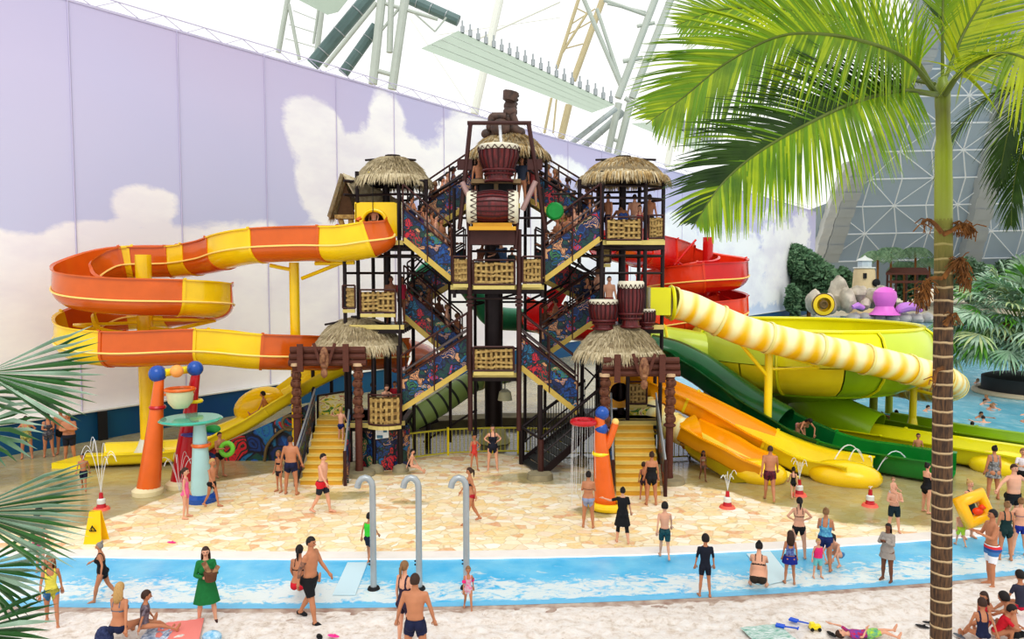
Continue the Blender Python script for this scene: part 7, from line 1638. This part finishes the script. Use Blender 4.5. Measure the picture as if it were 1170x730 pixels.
part('ring', mat('yellow vinyl', (255, 190, 20), .25, coat=.4), td, lambda m: m.torus(q, .38, .19, 4, 12, Mq), smooth=89); part('duck', mat('red orange vinyl', (230, 70, 20), .3), td, lambda m: (m.ball(q+V(.02, -.12, -.03), .12, 12, sc=(1.1, .8, .8)), m.ball(q+V(.1, -.14, .08), .07, 10), m.ball(q+V(.17, -.15, .07), .03, 8)))
P_(1097, 624, hp(1097, 624, 580), 'walk', 175, 'child in lime green shorts beside the duck ring', [('longtrunks', (190, 220, 60))], 'fair', ('short', 'blonde'), child=True)
P_(1131, 671, hp(1131, 671, 578), 'phone', -95, 'man in white, blue and red striped shorts looking at his phone', [('longtrunks', bands('banded swim shorts', [(0, (236, 240, 246)), (.42, (60, 120, 180)), (.66, (40, 80, 150)), (.8, (214, 50, 60)), (.93, (240, 240, 240))]))], 'tan', ('short', 'dark'), fat=1.05)
P_(1134, 570, 1.66, 'stand', 175, 'woman in black and white patterned swimsuit before the yellow lane', [('tankini', (40, 40, 44), (170, 170, 170)), ('skirt', (40, 40, 44), (170, 170, 170))], 'tan', ('bun', 'dark'), fem=True, fat=1.25)
P_(1156, 604, 1.78, 'wide', 10, 'shirtless man with arms spread walking toward the strip at right', [('trunks', BK)], 'fair', ('short', 'brown'), fat=1.25)
P_(1148, 640, hp(1148, 640, 570), 'stand', 172, 'woman in dark green swimsuit seen from behind at right', [('swimsuit', (10, 50, 50))], 'tan', ('bun', 'light'), fem=True, fat=1.1)
P_(1164, 635, hp(1164, 635, 566), 'hip1', 170, 'woman in blue bikini at the right edge seen from behind', [('briefs', (30, 50, 150)), ('bikinitop', (40, 60, 120))], 'fair', ('bun', 'light'), fem=True, fat=1.1)
P_(1167, 566, 1.5, 'cross', -20, 'pale child wrapped in a light shirt at the far right edge', [('shirt', (232, 226, 230)), ('trunks', BK)], 'fair', ('short', 'light'), child=True)
P_(47, 655, 1.55, 'stand', 160, 'child in dark top half hidden by the fan palm leaves', [('briefs', (200, 90, 120))], 'fair', ('short', 'dark'), child=True)
P_(60, 717, 1.5, 'walk', 30, 'child in yellow and blue swimwear behind the lower fan palm leaves', [('swimsuit', (230, 220, 90)), ('tightbriefs', (80, 140, 200))], 'tan', ('long', 'light'), fem=True, child=True)
# foreground sitters
P_(136, 742, 1.66, 'sit', 170, 'blonde woman sitting on the sand at the bottom left, back to us', [('bikinitop', (90, 110, 130)), ('bikinistraps', (90, 110, 130)), ('briefs', NV)], 'tan', ('long', 'blonde'), fem=True)
P_(165, 733, 1.3, 'sit', 120, 'child in dark clothes beside the blonde woman', [('shirt', (60, 40, 50), (140, 130, 140))], 'tan', ('short', 'brown'), child=True)
def lying(px, py, H, label, clothes, hair, yaw, skin='fair', child=True, z=.16):
    g = G(px, py, z); t, B = P_(0, 0, H, 'lie', 0, label, clothes, skin, hair, child=child, loc=g)
    t.rotation_euler = Matrix.Rotation(R(yaw), 4, 'Z')@Matrix.Rotation(R(90), 4, 'X') and (Matrix.Rotation(R(yaw), 3, 'Z')@Matrix.Rotation(R(-90), 3, 'X')).to_euler(); return t
lying(991, 724, 1.2, 'child in rainbow swimwear lying on the sand at the bottom edge', [('longtrunks', (190, 220, 40), (30, 150, 150)), ('shirt', (30, 80, 180), (210, 30, 60))], ('short', 'brown'), 90)
P_(1124, 728, 1.2, 'sit', -60, 'girl with brown hair sitting on the sand with a green bottle', [('swimsuit', (200, 40, 60))], 'tan', ('long', 'brown'), fem=True, child=True)
P_(1139, 734, 1.25, 'hug', 60, 'child in red top hunched on the sand near the bottom right', [('shirt', (214, 30, 50))], 'tan', ('short', 'dark'), child=True)
P_(1160, 738, 1.5, 'hug', 200, 'bare backed dark haired child at the bottom right corner', [('briefs', BK)], 'tan', ('short', 'dark'), child=True)
P_(1122, 744, 1.3, 'sit', 175, 'brown haired child just above the bottom edge left of the red top', [('swimsuit', NV)], 'tan', ('short', 'brown'), child=True)
P_(1166, 712, 1.4, 'sit', 190, 'child in dark clothes behind the group at the right edge', [('shirt', (50, 50, 70)), ('briefs', (200, 20, 60))], 'tan', ('short', 'dark'), child=True)
# ---- swimmers in the pool: bodies under water, head and shoulders above
sw_l = ['left swimmer between the yellow post and the palm trunk', 'swimmer nearest the planter rim', 'swimmer left of the splashing pair', 'left one of the splashing pair in the pool', 'right one of the splashing pair in the pool', 'swimmer below the splashing pair', 'dark haired swimmer closest to the lime lane', 'swimmer low behind the lime lane edge', 'swimmer at the right edge of the pool', 'dark haired swimmer just left of the right edge', 'swimmer far out next to the palm clump shadow', 'dark head in the water under the far post', 'swimmer close to the planter wall on its left']
for k, (px, py) in enumerate(((1051, 470), (1134, 458), (1117, 462), (1124, 469), (1139, 467), (1113, 477), (1127, 485), (1111, 492), (1168, 474), (1166, 484), (1110, 438), (1031, 478), (1125, 445))):
    g = G(px, py); P_(0, 0, 1.7, 'swim', (60, -90, 30, 80, -60, 20, 170, 150, 0, 100, 40, 200, 10)[k], sw_l[k], [('trunks', NV)], ('fair', 'tan')[k % 2], ('short', 'dark' if k in (0, 2, 5, 6, 7, 9, 11) else 'light'), loc=V(g.x, g.y, -.36), group='swimmers in the pool')
for k, (px, py) in enumerate(((1012, 372), (1020, 374), (1033, 378), (985, 368), (1040, 372))):
    g = G(px, py); P_(0, 0, 1.7, 'swim', k*70, 'tiny far swimmer in the pool, %s' % ('leftmost of the pair below the pink dome', 'right of the pair below the pink dome', 'halfway between pink dome and palm trunk', 'below the lighthouse', 'nearest the palm trunk')[k], [('trunks', NV)], 'tan', ('short', 'dark'), loc=V(g.x, g.y, -.36), group='far swimmers')
# ---- people on the tower
rt = random.Random(11)
COLS = [(200, 40, 60), BK, (40, 90, 150), NV, (190, 180, 170), (30, 120, 90), (90, 60, 110), (230, 140, 60)]
def queue(label, lo, hi, Y, n, yaw, w_=1.0):
    for k in range(n):
        f = (k+.5)/n; a = at(lo[0], lo[1], Y); b = at(hi[0], hi[1], Y); p = a.lerp(b, f); fem = rt.random() < .45; ch = rt.random() < .35
        p = V(p.x, Y+rt.uniform(.25, .85), p.z+.14); c = rt.choice(COLS)
        P_(0, 0, 1.35 if ch else rt.uniform(1.62, 1.8), rt.choice(('stand', 'hold', 'stand', 'hip1')), yaw+rt.uniform(-40, 40), label, [('swimsuit' if fem else 'trunks', c)], rt.choice(('fair', 'tan', 'tan', 'brown')), ('pony' if fem else 'short', rt.choice(('brown', 'dark', 'light'))), fem=fem, child=ch, loc=p, group=label+' group')
queue('bather queueing on the upper left front flight', (516, 322), (461, 276), 25.5, 10, 90)
queue('bather queueing on the upper right front flight', (622, 322), (686, 275), 25.5, 10, -90)
queue('bather on the top left flight near the crowning platform', (480, 274), (548, 228), 27.0, 10, 90)
queue('bather on the top right flight near the crowning platform', (676, 274), (600, 228), 27.0, 10, -90)
queue('bather in the shade of the left middle flight', (526, 420), (462, 364), 27.1, 6, 90)
queue('bather in the shade of the right middle flight', (618, 412), (690, 362), 27.1, 6, -90)
def deckp(label, px, z, Y, yaw, pose='stand', H=1.72, **k): return P_(0, 0, H, pose, yaw, label, loc=V(XW(px, Y), Y, z), **k)
deckp('bather in a blue suit bent over the basket of the right top deck', 711, 8.05, 26.4, 180, 'bend', 1.7, clothes=[('tightbriefs', (40, 70, 130))], skin='tan', fat=1.2)
deckp('pale bather standing on the right top deck under the straw roof', 724, 8.05, 26.9, 170, clothes=[('trunks', (210, 200, 200))], skin='fair')
deckp('child between the two bathers on the right top deck', 730, 8.05, 26.5, 0, 'stand', 1.3, clothes=[('swimsuit', (170, 40, 60))], skin='fair', child=True)
deckp('tanned bather at the outer rail of the right top deck', 741, 8.05, 26.9, 150, clothes=[('trunks', BK)], skin='tan')
deckp('bather on the left end of the right top deck', 694, 8.05, 26.7, -60, clothes=[('trunks', NV)], skin='tan')
deckp('bather by the core post on the left middle deck', 447, 5.1, 26.5, 20, clothes=[('trunks', BK)], skin='brown')
deckp('bather in red at the stair head of the left middle deck', 459, 5.1, 26.7, 60, clothes=[('shirt', (160, 30, 60))], skin='brown')
deckp('pale man standing on the right middle deck above the drums', 696, 5.1, 26.6, 10, clothes=[('trunks', (150, 60, 50))], skin='fair')
deckp('child right of the pale man on the right middle deck', 729, 5.1, 26.6, 0, 'stand', 1.4, clothes=[('trunks', BK)], skin='tan', child=True)
deckp('left bather behind the middle basket of the second centre deck', 548, 6.5, 26.1, 30, 'lean', 1.6, clothes=[('trunks', (200, 200, 205))], skin='brown')
deckp('bather reaching out behind the middle basket of the second centre deck', 576, 6.5, 26.1, -30, 'lean', 1.65, clothes=[('shirt', (70, 100, 140))], skin='fair')
deckp('child in a dark vest behind the basket of the second centre deck', 585, 6.5, 26.1, -10, 'stand', 1.35, clothes=[('vest', (40, 60, 60))], skin='tan', child=True)
deckp('bather left of the top drum on the crowning platform', 548, 9.3, 26.4, 10, clothes=[('trunks', BK)], skin='tan')
deckp('bather right of the top drum on the crowning platform', 596, 9.3, 26.4, -10, clothes=[('shirt', (60, 70, 90))], skin='tan')
deckp('bather furthest right on the crowning platform', 608, 9.3, 26.8, -20, clothes=[('swimsuit', (150, 60, 60))], skin='fair', fem=True)
deckp('child in blue shorts leaning over the curved hut basket', 437, 1.7, 25.9, 40, 'lean', 1.4, clothes=[('longtrunks', (110, 160, 200))], skin='fair', child=True)
deckp('child in a dark shirt on the left hut deck', 425, 1.7, 26.2, 90, 'stand', 1.35, clothes=[('shirt', (40, 36, 60))], skin='tan', child=True)
deckp('child with red shirt at the back of the left hut', 450, 1.7, 26.8, 0, 'stand', 1.3, clothes=[('shirt', (180, 30, 50))], skin='tan', child=True)
P_(0, 0, 1.25, 'sit', 0, 'rider sitting in the round mouth of the yellow slide box', [('trunks', BK)], 'fair', ('short', 'dark'), loc=V(XW(428, 26.2), 26.25, at(428, 264, 26.1).z))
P_(0, 0, 1.35, 'sit', 100, 'blond child about to slide on the wide yellow slide behind the left gate', [('trunks', NV)], 'fair', ('short', 'blonde'), child=True, loc=V(XW(379, 28.5), 28.5, at(379, 431, 28.5).z-.1))
P_(0, 0, 1.5, 'sit', -90, 'dark haired rider halfway down the wide yellow slide', [('trunks', NV)], 'tan', ('short', 'dark'), child=True, loc=V(XW(300, 28), 28, at(300, 476, 28).z-.15))
for o in bpy.data.objects:
    if '_sc' in o: del o['_sc']
# ================================================================ camera, light
cam = bpy.data.cameras.new('camera'); co = bpy.data.objects.new('camera', cam); COL.objects.link(co)
co.location = (0, 0, CAMH); co.rotation_euler = (math.pi/2-PITCH, 0, 0)
cam.sensor_width = 36; cam.sensor_fit = 'HORIZONTAL'; cam.lens = 36*F/1170; cam.clip_end = 1000; cam.clip_start = .1
bpy.context.scene.camera = co
w = bpy.data.worlds.new('hall daylight'); bpy.context.scene.world = w; w.use_nodes = True
bg = w.node_tree.nodes['Background']; bg.inputs[0].default_value = (1, 1, 1, 1); bg.inputs[1].default_value = 1.08
sl = bpy.data.lights.new('skylight sun', 'SUN'); sl.energy = 1.1; sl.angle = R(35); sl.color = (1, .98, .95)
so = bpy.data.objects.new('skylight sun', sl); COL.objects.link(so); so.rotation_euler = (R(38), R(12), R(-12))
sc = bpy.context.scene
sc.view_settings.view_transform = 'Standard'; sc.view_settings.look = 'None'; sc.view_settings.exposure = .1; sc.view_settings.gamma = .9
